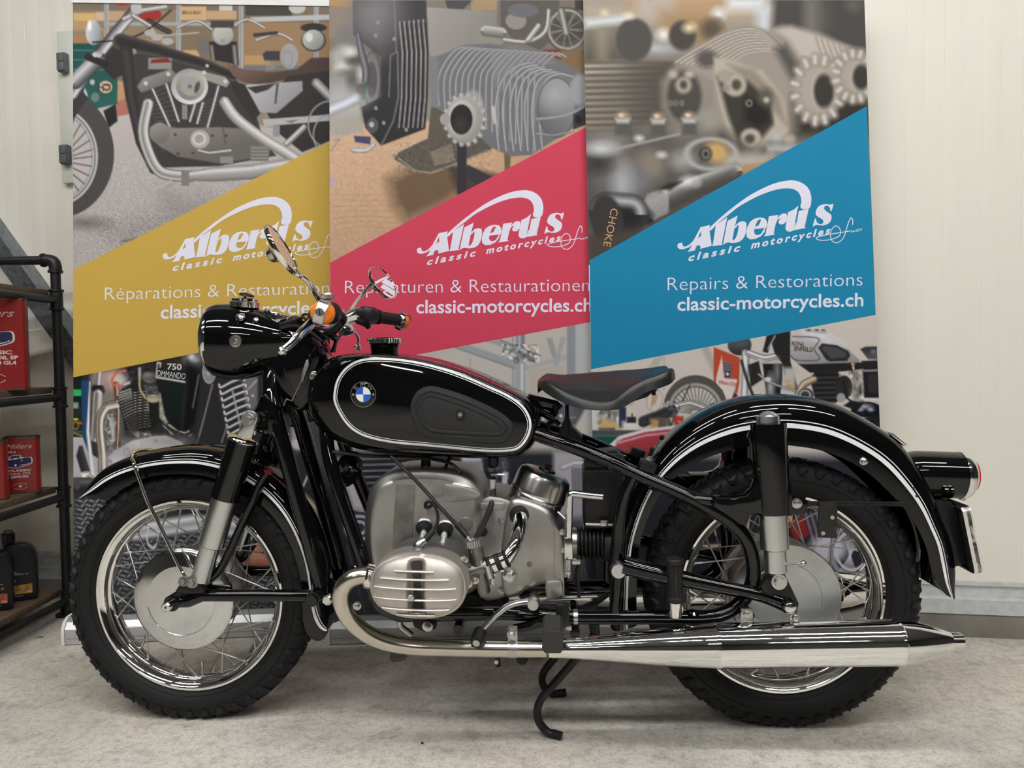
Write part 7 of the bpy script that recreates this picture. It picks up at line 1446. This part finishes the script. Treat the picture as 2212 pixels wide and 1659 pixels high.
def banner(name_label, group, p0, yaw, lean, edge, fields, colour, photos, lines, logo, base, feet, top):
    """p0: foot of the sheet plane; edge: outline of the sheet in pixels; everything printed lies on that plane"""
    n = V(math.sin(yaw), -math.cos(yaw), 0); n = unit(n+V(0, 0, lean))
    along = unit(V(math.cos(yaw), math.sin(yaw), 0))
    t = thing('roll_up_banner', name_label, 'banner', tuple(p0), 0, group)
    inv = np.array(p0)
    def place(lift): return lambda u, v: on_plane(np.asarray(u, float), np.asarray(v, float), np.array(p0)+n*lift, n)-inv
    def flat(P, lift): Q = np.array(P, float); return place(lift)(Q[:, 0], Q[:, 1])
    E = np.array(edge, float)
    a, b = flat(E, 0.0), flat(E, -0.0006)
    G().loft([a, b]).obj('sheet', BACKM, t, smooth=False)
    ins = inside(fields)
    # the printed colour field, clipped to the sheet
    fo = G().add(flat(fields, 0.0006), [tuple(range(len(fields)))]).obj('colour_field', colour, t, smooth=False)
    c = np.array(fields).mean(0); hid = inside(c+(np.array(fields)-c)*0.985)
    sh = inside(edge)
    for ph in photos: ph.mesh('printed_photo', place(0.0003), SHEET, t, hid, edge)
    def lettering(body, q0, q1, cap, bold, sp=1.0, shear=0.0, nm='lettering', mt=INKW, gap=0.16, turn=False):
        v, f = text_shape(body, bold, sp, shear); q0, q1 = np.array(q0, float), np.array(q1, float); d = q1-q0
        w = v[:, 0].max()-v[:, 0].min(); x = (v[:, 0]-v[:, 0].min())/w; y = v[:, 1]*cap/0.73; up = V(0.012, -1.0) if not turn else V(d[1], -d[0])/np.linalg.norm(d)
        P = q0+x[:, None]*d+y[:, None]*up[None, :]
        A3 = flat(P, 0.0012); xr = sorted((min(x[list(q)]), max(x[list(q)]), q) for q in f)
        words = []; end = -9
        for lo_, hi_, q in xr:                       # a gap wider than a letter space starts a new word
            if lo_-end > gap/w: words.append([])
            words[-1].append(q); end = max(end, hi_)
        for wq in words:
            ids = sorted({i for q in wq for i in q}); mpi = {i: k for k, i in enumerate(ids)}
            G().add(A3[ids], [tuple(mpi[i] for i in q) for q in wq]).obj(nm, mt, t, smooth=False)
    for L in lines: lettering(*L[:5], **(L[5] if len(L) > 5 else {}))
    # logo: similarity map from the traced one
    a0, a1 = complex(1463, 532), complex(1801, 441); b0, b1 = complex(*logo[0]), complex(*logo[1]); m = (b1-b0)/(a1-a0)
    def mp(P, k=K):
        out = []
        for p in P:
            z = complex(1455+p[0]/k, 380+p[1]/k); w = b0+m*(z-a0); out.append((w.real, w.imag))
        return out
    for k_, P in LOGO.items():
        Q = mp(spline(np.array(P, float), 3, True) if k_ in ('arc', 'b2', 's') else P)
        bm_flat(flat(Q, 0.0012), 'logo_letter' if k_ != 'arc' else 'logo_arc', INKW, t, Q)
    bm_flat(flat(mp(ACOUNTER), 0.0016), 'logo_counter', colour, t, mp(ACOUNTER))
    rb = np.array(mp(spline(np.array(SWISS, float), 5))); d = np.gradient(rb, axis=0); d /= np.linalg.norm(d, axis=1)[:, None]+1e-9; nn_ = np.c_[-d[:, 1], d[:, 0]]*0.85
    G().loft([flat(rb+nn_, 0.0013), flat(rb-nn_, 0.0013)], closed=False).obj('logo_script', INKW, t, smooth=False)
    e = mp([(165, 948), (742, 832), (858, 808), (1742, 640), (1975, 634), (2098, 606)])
    sc_ = abs(m)
    lettering('classic', e[0], e[1], 15.6*sc_, 0.035, 1.45, 0.25, gap=9); lettering('motorcycles', e[2], e[3], 15.6*sc_, 0.035, 1.4, 0.25, gap=9); lettering('wiss', e[4], e[5], 8*sc_, -0.005, 0.9, 0.35, gap=9)
    # cassette, feet, top rail and the pole behind
    if top:
        q = flat([top[0], top[1]], 0.0); g = G(); dd = unit(q[1]-q[0]); g.loft([[q[0]+o for o in TR], [q[1]+o for o in TR]]); g.obj('top_rail', CASEE, t)
    (s0, s1) = base
    ring = [(-0.045, 0.003), (-0.048, 0.02), (-0.046, 0.05), (-0.032, 0.070), (-0.012, 0.079), (0.02, 0.079), (0.045, 0.06), (0.05, 0.02), (0.045, 0.003)]
    f3 = lambda s: [along*s+V(-along[1], along[0], 0)*r[0]+V(0, 0, r[1]) for r in ring]
    k2 = V(-along[1], along[0], 0)
    g = G(); g.loft([f3(s0+0.006), f3(s1-0.006)]); g.obj('cassette', CASE, t, ang=20)
    g = G(); g.loft([[along*(s0+0.01)+k2*-0.0485+V(0, 0, z) for z in (0.020, 0.023)], [along*(s1-0.01)+k2*-0.0485+V(0, 0, z) for z in (0.020, 0.023)]], closed=False); g.obj('cassette_groove', mat('groove_grey', '9a9b9c', 0.5), t, smooth=False)
    for s in (s0, s1):
        g = G(); c_ = along*s
        g.loft([[c_+(along*dx)+k2*r[0]*1.06+V(0, 0, max(0.001, 0.04+(r[1]-0.04)*1.08)) for r in ring] for dx in (-0.005, 0.005)]); g.obj('end_cap', CASEE, t)
    for fpos in feet:
        g = G(); P = [(-0.022, -0.17), (-0.019, -0.184), (-0.010, -0.19), (0.010, -0.19), (0.019, -0.184), (0.022, -0.17), (0.022, 0.1), (-0.022, 0.1)]
        g.loft([[along*(fpos+p[0])+k2*p[1]+V(0, 0, z) for p in P] for z in (0.002, 0.011)]); g.obj('swivel_foot', mat('foot_grey', '9c9d9e', 0.4, 0.5), t, smooth=False)
    sm = (s0+s1)/2
    g = G(); g.tube([along*sm+k2*0.035+V(0, 0, 0.05), along*sm+k2*0.035+V(0, 0, 1.9)], 0.008, 10); g.obj('support_pole', CASE, t)
    return t
TR = [V(0, -0.004, -0.002), V(0, -0.005, 0.012), V(0, 0.0, 0.02), V(0, 0.006, 0.02), V(0, 0.008, -0.002)]
def bm_flat(P, name, m, parent, P2=None):
    from mathutils.geometry import tessellate_polygon
    T = tessellate_polygon([[Vector((p[0], p[1], 0)) for p in P2]])
    return G().add(P, [tuple(t) for t in T]).obj(name, m, parent, smooth=False)
GOLD = mat('gold_ink', 'c4a44e', 0.5, spec=0.12); RED = mat('red_ink', 'cb455c', 0.5, spec=0.12); TEAL = mat('teal_ink', '1f83ab', 0.5, spec=0.12)
GRP = 'company roll-up banners behind the motorcycle'
def foot_of(u, Y): p = at_y(u, 830, Y); return (p[0], Y, 0.0)
# gold one
pL = foot_of(430, 2.53); yawL = math.radians(5.0)
banner('roll-up banner with a gold field and a photo of a chopper-style motorcycle', GRP, pL, yawL, 0.0,
    [(157.5, 2), (742, 10), (742, 1362), (159, 1384)], [(158, 583), (742, 290), (742, 700), (158.5, 815)], GOLD, [photo_chopper(), photo_commando()],
    [('Réparations & Restaurations', (226.5, 648), (729, 634), 29, -0.012), ('classic-motorcycles.ch', (347, 688), (735, 676), 30, 0.016),
     ('750', (361, 798), (392, 799), 13.5, 0.02, dict(turn=True, nm='photo_lettering', mt=INKG)), ('OMMANDO', (338, 812), (400, 819.5), 13.5, 0.03, dict(turn=True, nm='photo_lettering', mt=INKG))],
    ((351, 554), (676, 477)), (-0.425, 0.445), (-0.2, 0.2), ((155, 5), (744, 13)))
# red one
pM = foot_of(1000, 2.475); yawM = math.radians(1.0)
banner('roll-up banner with a red field and a photo of a bare flat-twin engine', GRP, pM, yawM, 0.0,
    [(711, -24), (1300, -28), (1308, 1362), (715, 1366)], [(713, 567.5), (1303, 255), (1305, 690), (714, 801)], RED, [photo_boxer(), photo_workshop()],
    [('Reparaturen & Restaurationen', (745, 634), (1273, 629), 30, -0.012), ('classic-motorcycles.ch', (899, 676.5), (1278, 672.5), 30, 0.016)],
    ((900, 542), (1219, 460)), (-0.43, 0.43), (-0.2, 0.21), None)
# teal one
pR = foot_of(1590, 2.40); yawR = math.radians(-7.5)
banner('roll-up banner with a teal field and a blurred close-up of cylinder heads', GRP, pR, yawR, 0.0,
    [(1259, -30), (1866, -32), (1884, 480), (1900, 900), (1913, 1350), (1288, 1366), (1276, 760), (1268, 400)], [(1273.5, 562.5), (1872, 229.5), (1885, 500), (1891.5, 680), (1277, 797.5)], TEAL, [photo_heads(), photo_enfield()],
    [('Repairs & Restorations', (1442, 627.5), (1863, 617), 30, -0.012), ('classic-motorcycles.ch', (1463, 671), (1865, 661), 30, 0.016),
     ('CHOKE', (1320, 449), (1303, 531), 17, 0.0, dict(turn=True, nm='photo_lettering', mt=INKT)), ('ROYAL', (1710, 745.5), (1738, 748.5), 9, 0.02, dict(turn=True, nm='photo_lettering', mt=INKB)), ('ENFIELD', (1716, 757), (1756, 760), 9.5, 0.02, dict(turn=True, nm='photo_lettering', mt=INKB)),
     ('Millers Oils', (1553, 829), (1589, 834), 9, 0.01, dict(turn=True, nm='photo_lettering', mt=INKR))],
    ((1463, 532), (1801, 441)), (-0.425, 0.435), (-0.2, 0.2), None)
# ------------------------------------------------------------------ pipe shelf at the left with oil cans and bottles
PIPE = mat('black_pipe', (0.012, 0.012, 0.012), 0.42, noise=(40, '2a2422', 0.55, 0.8))
WOOD = mat('shelf_board', '5a4a3c', 0.6, noise=(9, '7a6450', 0.35, 0.7, (1, 12, 12)))
SX, SY0, SY1 = float(at_y(135, 1000, 2.75)[0]), 2.30, 2.75
ZP = [float(at_y(130, v, SY1)[2]) for v in (648, 858, 1073, 1296)]
ZT = float(at_y(120, 562, SY1)[2]); LX = 0.95
SHF = thing('pipe_shelf', 'industrial shelf of black pipes and dark wooden boards beside the gold banner', 'shelf', (SX, SY1, 0))
def sp_(x, y, z): return V(x-SX, y-SY1, z)
def fit(g, c, ax, L=0.036, r=0.0205):
    g.lathe([(-L, r*1.18), (-L+0.006, r*1.2), (-L+0.010, r), (L-0.010, r), (L-0.006, r*1.2), (L, r*1.18)], c, ax, 24)
posts = [(SX, SY1), (SX, SY0), (SX-LX, SY1), (SX-LX, SY0)]
for k, (x, y) in enumerate(posts):
    top_z = ZT if y == SY1 else ZP[0]+0.03
    G().tube([sp_(x, y, 0.004), sp_(x, y, top_z-0.02)], 0.0165, 16).obj('upright_pipe', PIPE, SHF)
    g = G(); g.lathe([(0, 0.04), (0.006, 0.04), (0.008, 0.022), (0.02, 0.021)], sp_(x, y, 0.0), (0, 0, 1), 24); g.obj('pipe_flange', PIPE, SHF)
    for z in ZP:
        g = G(); fit(g, sp_(x, y, z), (0, 0, 1)); g.obj('tee_fitting', PIPE, SHF)
for x in (SX, SX-LX):
    for z in ZP: G().tube([sp_(x, SY0, z), sp_(x, SY1, z)], 0.0135, 14).obj('cross_pipe', PIPE, SHF)
G().tube([sp_(SX-0.03, SY1, ZT), sp_(SX-LX+0.03, SY1, ZT)], 0.0155, 14).obj('top_pipe', PIPE, SHF)
for x, s in ((SX, -1), (SX-LX, 1)):
    g = G(); g.tube([sp_(x, SY1, ZT-0.042), sp_(x, SY1, ZT-0.022), sp_(x+s*0.006, SY1, ZT-0.006), sp_(x+s*0.022, SY1, ZT), sp_(x+s*0.042, SY1, ZT)], 0.0205, 18, sp=5)
    g.lathe([(-0.004, 0.024), (0.004, 0.024)], sp_(x, SY1, ZT-0.04), (0, 0, 1), 22); g.lathe([(-0.004, 0.024), (0.004, 0.024)], sp_(x+s*0.04, SY1, ZT), (1, 0, 0), 22); g.obj('elbow_fitting', PIPE, SHF)
ZB = []
for z in ZP:
    g = G(); g.box(sp_(SX-LX/2-0.012, (SY0+SY1)/2-0.012, z+0.0135+0.0115), (LX-0.03, SY1-SY0+0.03, 0.022), bev=0.002); g.obj('shelf_board', WOOD, SHF); ZB.append(z+0.0135+0.0225)
# ---- tins
def flat_text(parent, body, x, z, w, h, m, y, bold=0.02, shear=0.0, nm='lettering', sp=1.0):
    v, f = text_shape(body, bold, sp, shear); lo, hi = v.min(0), v.max(0)
    v = (v-np.array([lo[0], 0]))/np.array([hi[0]-lo[0], 0.73])*np.array([w, h]); return G().add([(x+p[0], y, z+p[1]) for p in v], f).obj(nm, m, parent, smooth=False)
def tess(P, y, nm, m, parent):
    from mathutils.geometry import tessellate_polygon
    T = tessellate_polygon([[Vector((p[0], p[1], 0)) for p in P]])
    return G().add([(p[0], y, p[1]) for p in P], [tuple(t) for t in T]).obj(nm, m, parent, smooth=False)
TIN = mat('red_tin', '8a1a18', 0.35, coat=0.3, spec=0.5); TINE = mat('tin_seam', '6b6258', 0.35, 0.9); LBW = mat('label_white', 'd9d3cd', 0.5); LBB = mat('label_blue', '1c2350', 0.5); LBS = mat('label_script', 'cbb9a8', 0.5)
CAR = [(0.0, 0.35), (0.02, 0.62), (0.12, 0.78), (0.2, 0.95), (0.42, 1.0), (0.56, 0.98), (0.68, 0.78), (0.9, 0.8), (0.98, 0.72), (1.0, 0.5), (0.97, 0.3), (0.8, 0.16), (0.5, 0.03), (0.35, 0.0), (0.04, 0.16)]
def tin(px, zb, W, D, H, yaw, label, lines, scale, grp):
    """px: front-right bottom corner of the tin"""
    t = thing('oil_can', label, 'oil can', (px[0], px[1], zb), yaw, grp)
    c = 0.012; pts = []
    for cx, cy, a0 in ((-c, c, -90), (-c, D-c, 0), (-W+c, D-c, 90), (-W+c, c, 180)):
        pts += [(cx+c*math.cos(math.radians(a0+k*22.5)), cy+c*math.sin(math.radians(a0+k*22.5))) for k in range(5)]
    P = np.array(pts); g = G(); L = [(P, 0.004), (P, H-0.006)]
    g.loft([np.c_[p, np.full(len(p), z)] for p, z in L]); g.obj('tin_body', TIN, t)
    for z0, z1 in ((0.0, 0.006), (H-0.007, H)):
        g = G(); Q = inset(P, -0.0018); I = inset(P, 0.002); g.loft([np.c_[Q, np.full(len(P), z0)], np.c_[Q, np.full(len(P), z1)], np.c_[I, np.full(len(P), z1)], np.c_[I, np.full(len(P), z0+0.001)]], loop=True); g.obj('tin_rim', TINE, t)
    g = G(); g.loft([np.c_[inset(P, 0.001), np.full(len(P), H-0.004)], np.c_[inset(P, 0.003), np.full(len(P), H-0.003)]]); g.obj('tin_lid', TINE, t)
    g = G(); g.lathe([(0, 0.016*scale), (0.007*scale, 0.016*scale), (0.008*scale, 0.013*scale), (0.008*scale, 0)], (-W*0.75, D*0.5, H-0.003), (0, 0, 1), 24); g.obj('screw_cap', TIN, t)
    y = -0.0006
    flat_text(t, 'Millers', -W*0.92, H*0.795, W*0.74, H*0.085, LBS, y, 0.0, 0.45, 'brand_lettering'); flat_text(t, 'OILS', -W*0.90, H*0.72, W*0.26, H*0.042, LBW, y, 0.02, 0, 'brand_lettering')
    def car(k, e, m, nm, yy):
        Q = spline(np.array(CAR), 3, True); cc_ = Q.mean(0); Q = cc_+(Q-cc_)*e
        tess([(-W*0.93+p[0]*W*0.72, H*0.46+p[1]*H*0.22) for p in Q], yy, nm, m, t)
    car(1, 1.06, LBW, 'car_print', y); car(1, 0.96, LBB, 'car_print', y-0.0003)
    for q in ([(0.06, .62), (.12, .74), (.26, .78), (.26, .66)], [(.3, .66), (.3, .79), (.46, .82), (.5, .7)], [(.55, .7), (.5, .88), (.6, .85), (.68, .72)], [(.5, .2), (.8, .27), (.92, .38), (.9, .3), (.7, .18)], [(.58, .55), (.62, .6), (.66, .55), (.62, .48)], [(.32, .2), (.36, .3), (.42, .28), (.42, .14), (.36, .1)]):
        tess([(-W*0.93+p[0]*W*0.72, H*0.46+p[1]*H*0.22) for p in q], y-0.0006, 'car_print', LBW, t)
    for k, (s, w) in enumerate(lines): flat_text(t, s, -W*0.865 if k < 2 else -W*0.80, H*(0.392-0.056*k), w*W, H*0.04, LBW, y, 0.035, 0, 'product_lettering')
    for r0, r1, a0, a1 in ((0.9, 1.0, 0.35, 2.8), (0.9, 1.0, 3.5, 5.95)):
        a = np.linspace(a0, a1, 14); o_ = [(-W*0.55+W*0.2*r1*math.cos(q), y, H*0.13+H*0.055*r1*math.sin(q)) for q in a]; i_ = [(-W*0.55+W*0.2*r0*math.cos(q), y, H*0.13+H*0.055*r0*math.sin(q)) for q in a]
        G().loft([o_, i_], closed=False).obj('seal_print', LBS, t, smooth=False)
    tess([(-W*0.55+W*0.05*math.cos(q), H*0.13+H*0.022*math.sin(q)) for q in np.linspace(0, 2*math.pi, 16, endpoint=False)], y, 'seal_print', LBS, t)
    return t
GC = 'red oil tins on the pipe shelf'
p = at_z(61, 842, ZB[1]); tin(p, ZB[1], 0.165, 0.085, 0.295, 0.45, 'large red oil tin with a blue car print on the upper shelf board', [('CLASSIC', 0.62), ('GEAR OIL EP', 0.72), ('80W90 GL4', 0.62)], 1.2, GC)
p = at_z(88, 1063, ZB[2]); tin(p, ZB[2], 0.105, 0.055, 0.19, 0.45, 'small red oil tin lettered classic mini oil nearest the pipe upright', [('CLASSIC', 0.62), ('MINI OIL', 0.64), ('20W50', 0.48)], 1.0, GC)
p = at_z(17, 1080, ZB[2]); tin(p, ZB[2], 0.105, 0.055, 0.19, 0.45, 'small red oil tin in front of the classic mini oil tin', [('CLASSIC', 0.62), ('OIL', 0.3), ('20W50', 0.48)], 1.0, GC)
# ---- plastic bottles
BOT = mat('black_bottle', (0.006, 0.006, 0.007), 0.35, spec=0.5); BAND = mat('bottle_label_dark', '15161c', 0.45)
def bottle(px, zb, W, D, H, yaw, label, stripe_c, words, red):
    t = thing('oil_bottle', label, 'bottle', (px[0], px[1], zb), yaw, 'black oil bottles on the bottom board')
    out = [(0.0, 0.012), (-0.003, 0.004), (-0.011, 0.0), (-W+0.011, 0.0), (-W+0.003, 0.004), (-W, 0.012), (-W, H*0.60), (-W+0.004, H*0.70), (-W*0.82, H*0.80), (-W*0.70, H*0.82), (-W*0.5, H*0.83), (-W*0.32, H*0.825), (-W*0.14, H*0.78), (-W*0.03, H*0.68), (0.0, H*0.58)]
    g = G(); g.prism(np.array(out), 0.0, D, 0.006); g.obj('bottle_body', BOT, t)
    c = (-W*0.72, D*0.5, H*0.82); g = G()
    n = 28; rings = []
    for h, r in ((-0.01, 0.017), (0.006, 0.0175), (0.008, 0.0205), (0.036, 0.0205), (0.039, 0.018), (0.039, 0.0)):
        rings.append([(c[0]+math.cos(2*math.pi*k/(2*n))*max(r, 1e-4)*(1-0.03*(k % 2)), c[1]+math.sin(2*math.pi*k/(2*n))*max(r, 1e-4)*(1-0.03*(k % 2)), c[2]+h) for k in range(2*n)])
    g.loft(rings); cp = g.obj('bottle_cap', BOT, t, ang=15)
    g = G(); g.tube([(c[0]-0.013, c[1], c[2]+0.036), (c[0]-0.010, c[1], c[2]+0.046), (c[0]+0.010, c[1], c[2]+0.046), (c[0]+0.013, c[1], c[2]+0.036)], 0.002, 8); g.obj('cap_loop', BOT, cp)
    y = -0.0008
    tess([(-W*0.93, H*0.10), (-W*0.14, H*0.10), (-W*0.14, H*0.52), (-W*0.93, H*0.52)], y, 'bottle_label', BAND, t)
    tess([(-W*0.93, H*0.11), (-W*0.14, H*0.11), (-W*0.14, H*0.245), (-W*0.93, H*0.225)], y-0.0003, 'label_band', mat('label_band_'+red, stripe_c, 0.45, noise=(60, '3a2410', 0.45, 0.75)), t)
    yy = y-0.0006
    tess([(-W*0.86, H*0.46), (-W*0.76, H*0.46), (-W*0.70, H*0.555), (-W*0.80, H*0.555)], yy, 'logo_print', mat('label_red', 'b0303a', 0.5), t)
    for s, x, z, w, h in words: flat_text(t, s, -W*x, H*z, W*w, H*h, LBW if s != 'PERFORMANCE' else mat('label_gold', 'd8a83a', 0.5), yy, 0.02, 0, 'label_lettering')
    return t
wd_ = [('MOTORCYCLE', 0.9, 0.425, 0.36, 0.014), ('SCOOTER & ATV', 0.9, 0.405, 0.44, 0.014), ('FULL TRANSMISSION OIL', 0.9, 0.385, 0.68, 0.014), ('4S', 0.9, 0.335, 0.12, 0.03), ('10W40', 0.9, 0.29, 0.34, 0.032), ('1L', 0.27, 0.12, 0.12, 0.03), ('MADE IN ENGLAND', 0.88, 0.075, 0.5, 0.012)]
p = at_z(83, 1294, ZB[3]); bottle(p, ZB[3], 0.115, 0.055, 0.235, 0.48, 'black one-litre oil bottle with a golden label band', 'b0803a', wd_, 'gold')
wd2 = [('TRANSMISSION OIL', 0.9, 0.37, 0.68, 0.014), ('PERFORMANCE', 0.94, 0.30, 0.72, 0.03), ('1L', 0.27, 0.12, 0.12, 0.03), ('MADE IN ENGLAND', 0.8, 0.075, 0.5, 0.012)]
p = at_z(30, 1317, ZB[3]); bottle(p, ZB[3], 0.115, 0.055, 0.235, 0.48, 'black one-litre oil bottle with a reddish label band in front of the golden one', 'b05a44', wd2, 'reddish')
# thin dark tray on the top board
g = G(); g.box((SX-0.33, SY0+0.16, ZB[0]+0.006), (0.34, 0.24, 0.012), bev=0.004); tag(g.obj('tray', mat('tray_black', (0.01, 0.01, 0.011), 0.4)), 'thin black tray lying on the top board of the pipe shelf', 'tray')
# ---- cable duct with two switches on the panel wall
def wp(u, v, out): return on_plane(np.array([float(u)]), np.array([float(v)]), W0+WN*out, WN)[0]
DUCT = mat('duct_grey', 'd3d5cc', 0.5); SWG = mat('switch_grey', '5c6063', 0.45)
g0 = wp(132, 74, 0.0); g1 = wp(150, 398, 0.0); s0 = float((g0-W0) @ WD); zt, zl = g0[2], g1[2]; w_ = 0.10
dk = thing('cable_duct', 'pale vertical cable duct on the panel wall beside the gold banner', 'cable duct', tuple(wall_pt(s0, zl)), -WYAW)
g = G(); g.box((w_/2, -0.012, (zt-zl)/2), (w_, 0.024, zt-zl), bev=0.002); g.obj('duct_cover', DUCT, dk)
for ua, va, vb in ((130, 117, 159), (135, 315, 357)):
    a, b = wp(ua, va, 0.03), wp(ua, vb, 0.03); sA = float((a-W0) @ WD); hz = a[2]-b[2]
    t = thing('wall_switch', 'grey double rocker switch, %s of the two on the cable duct' % ('upper' if va < 200 else 'lower'), 'switch', tuple(wall_pt(sA, b[2], 0.024)), -WYAW)
    ww = hz*0.46
    G().box((ww/2, -0.012, hz/2), (ww, 0.024, hz), bev=0.004).obj('switch_box', SWG, t)
    for k in (0, 1): G().box((ww/2, -0.026, hz*(0.27+0.46*k)), (ww*0.86, 0.008, hz*0.43), bev=0.0015).obj('rocker', SWG, t)
# ---- crumbs on the floor
q = at_z(85, 1377, 0.002); g = G(); g.tube([(-0.012, 0, 0), (0.002, 0.003, 0.001), (0.014, 0.002, 0.0)], [0.001, 0.0014, 0.0008], 6, sp=3); o = g.obj('twig', mat('dry_twig', '4a3c30', 0.8)); o.location = q; tag(o, 'tiny dry twig on the concrete floor beside the shelf', 'twig')
q = at_z(912, 1605, 0.002); g = G(); g.lathe([(-0.0015, 0.0), (-0.001, 0.003), (0.001, 0.0035), (0.0025, 0.002), (0.003, 0)], (0, 0, 0), (0.1, 0, 1), 8); o = g.obj('pebble', mat('dark_grit', '3a362f', 0.8)); o.location = q; tag(o, 'small dark pebble on the open floor before the motorcycle', 'pebble')
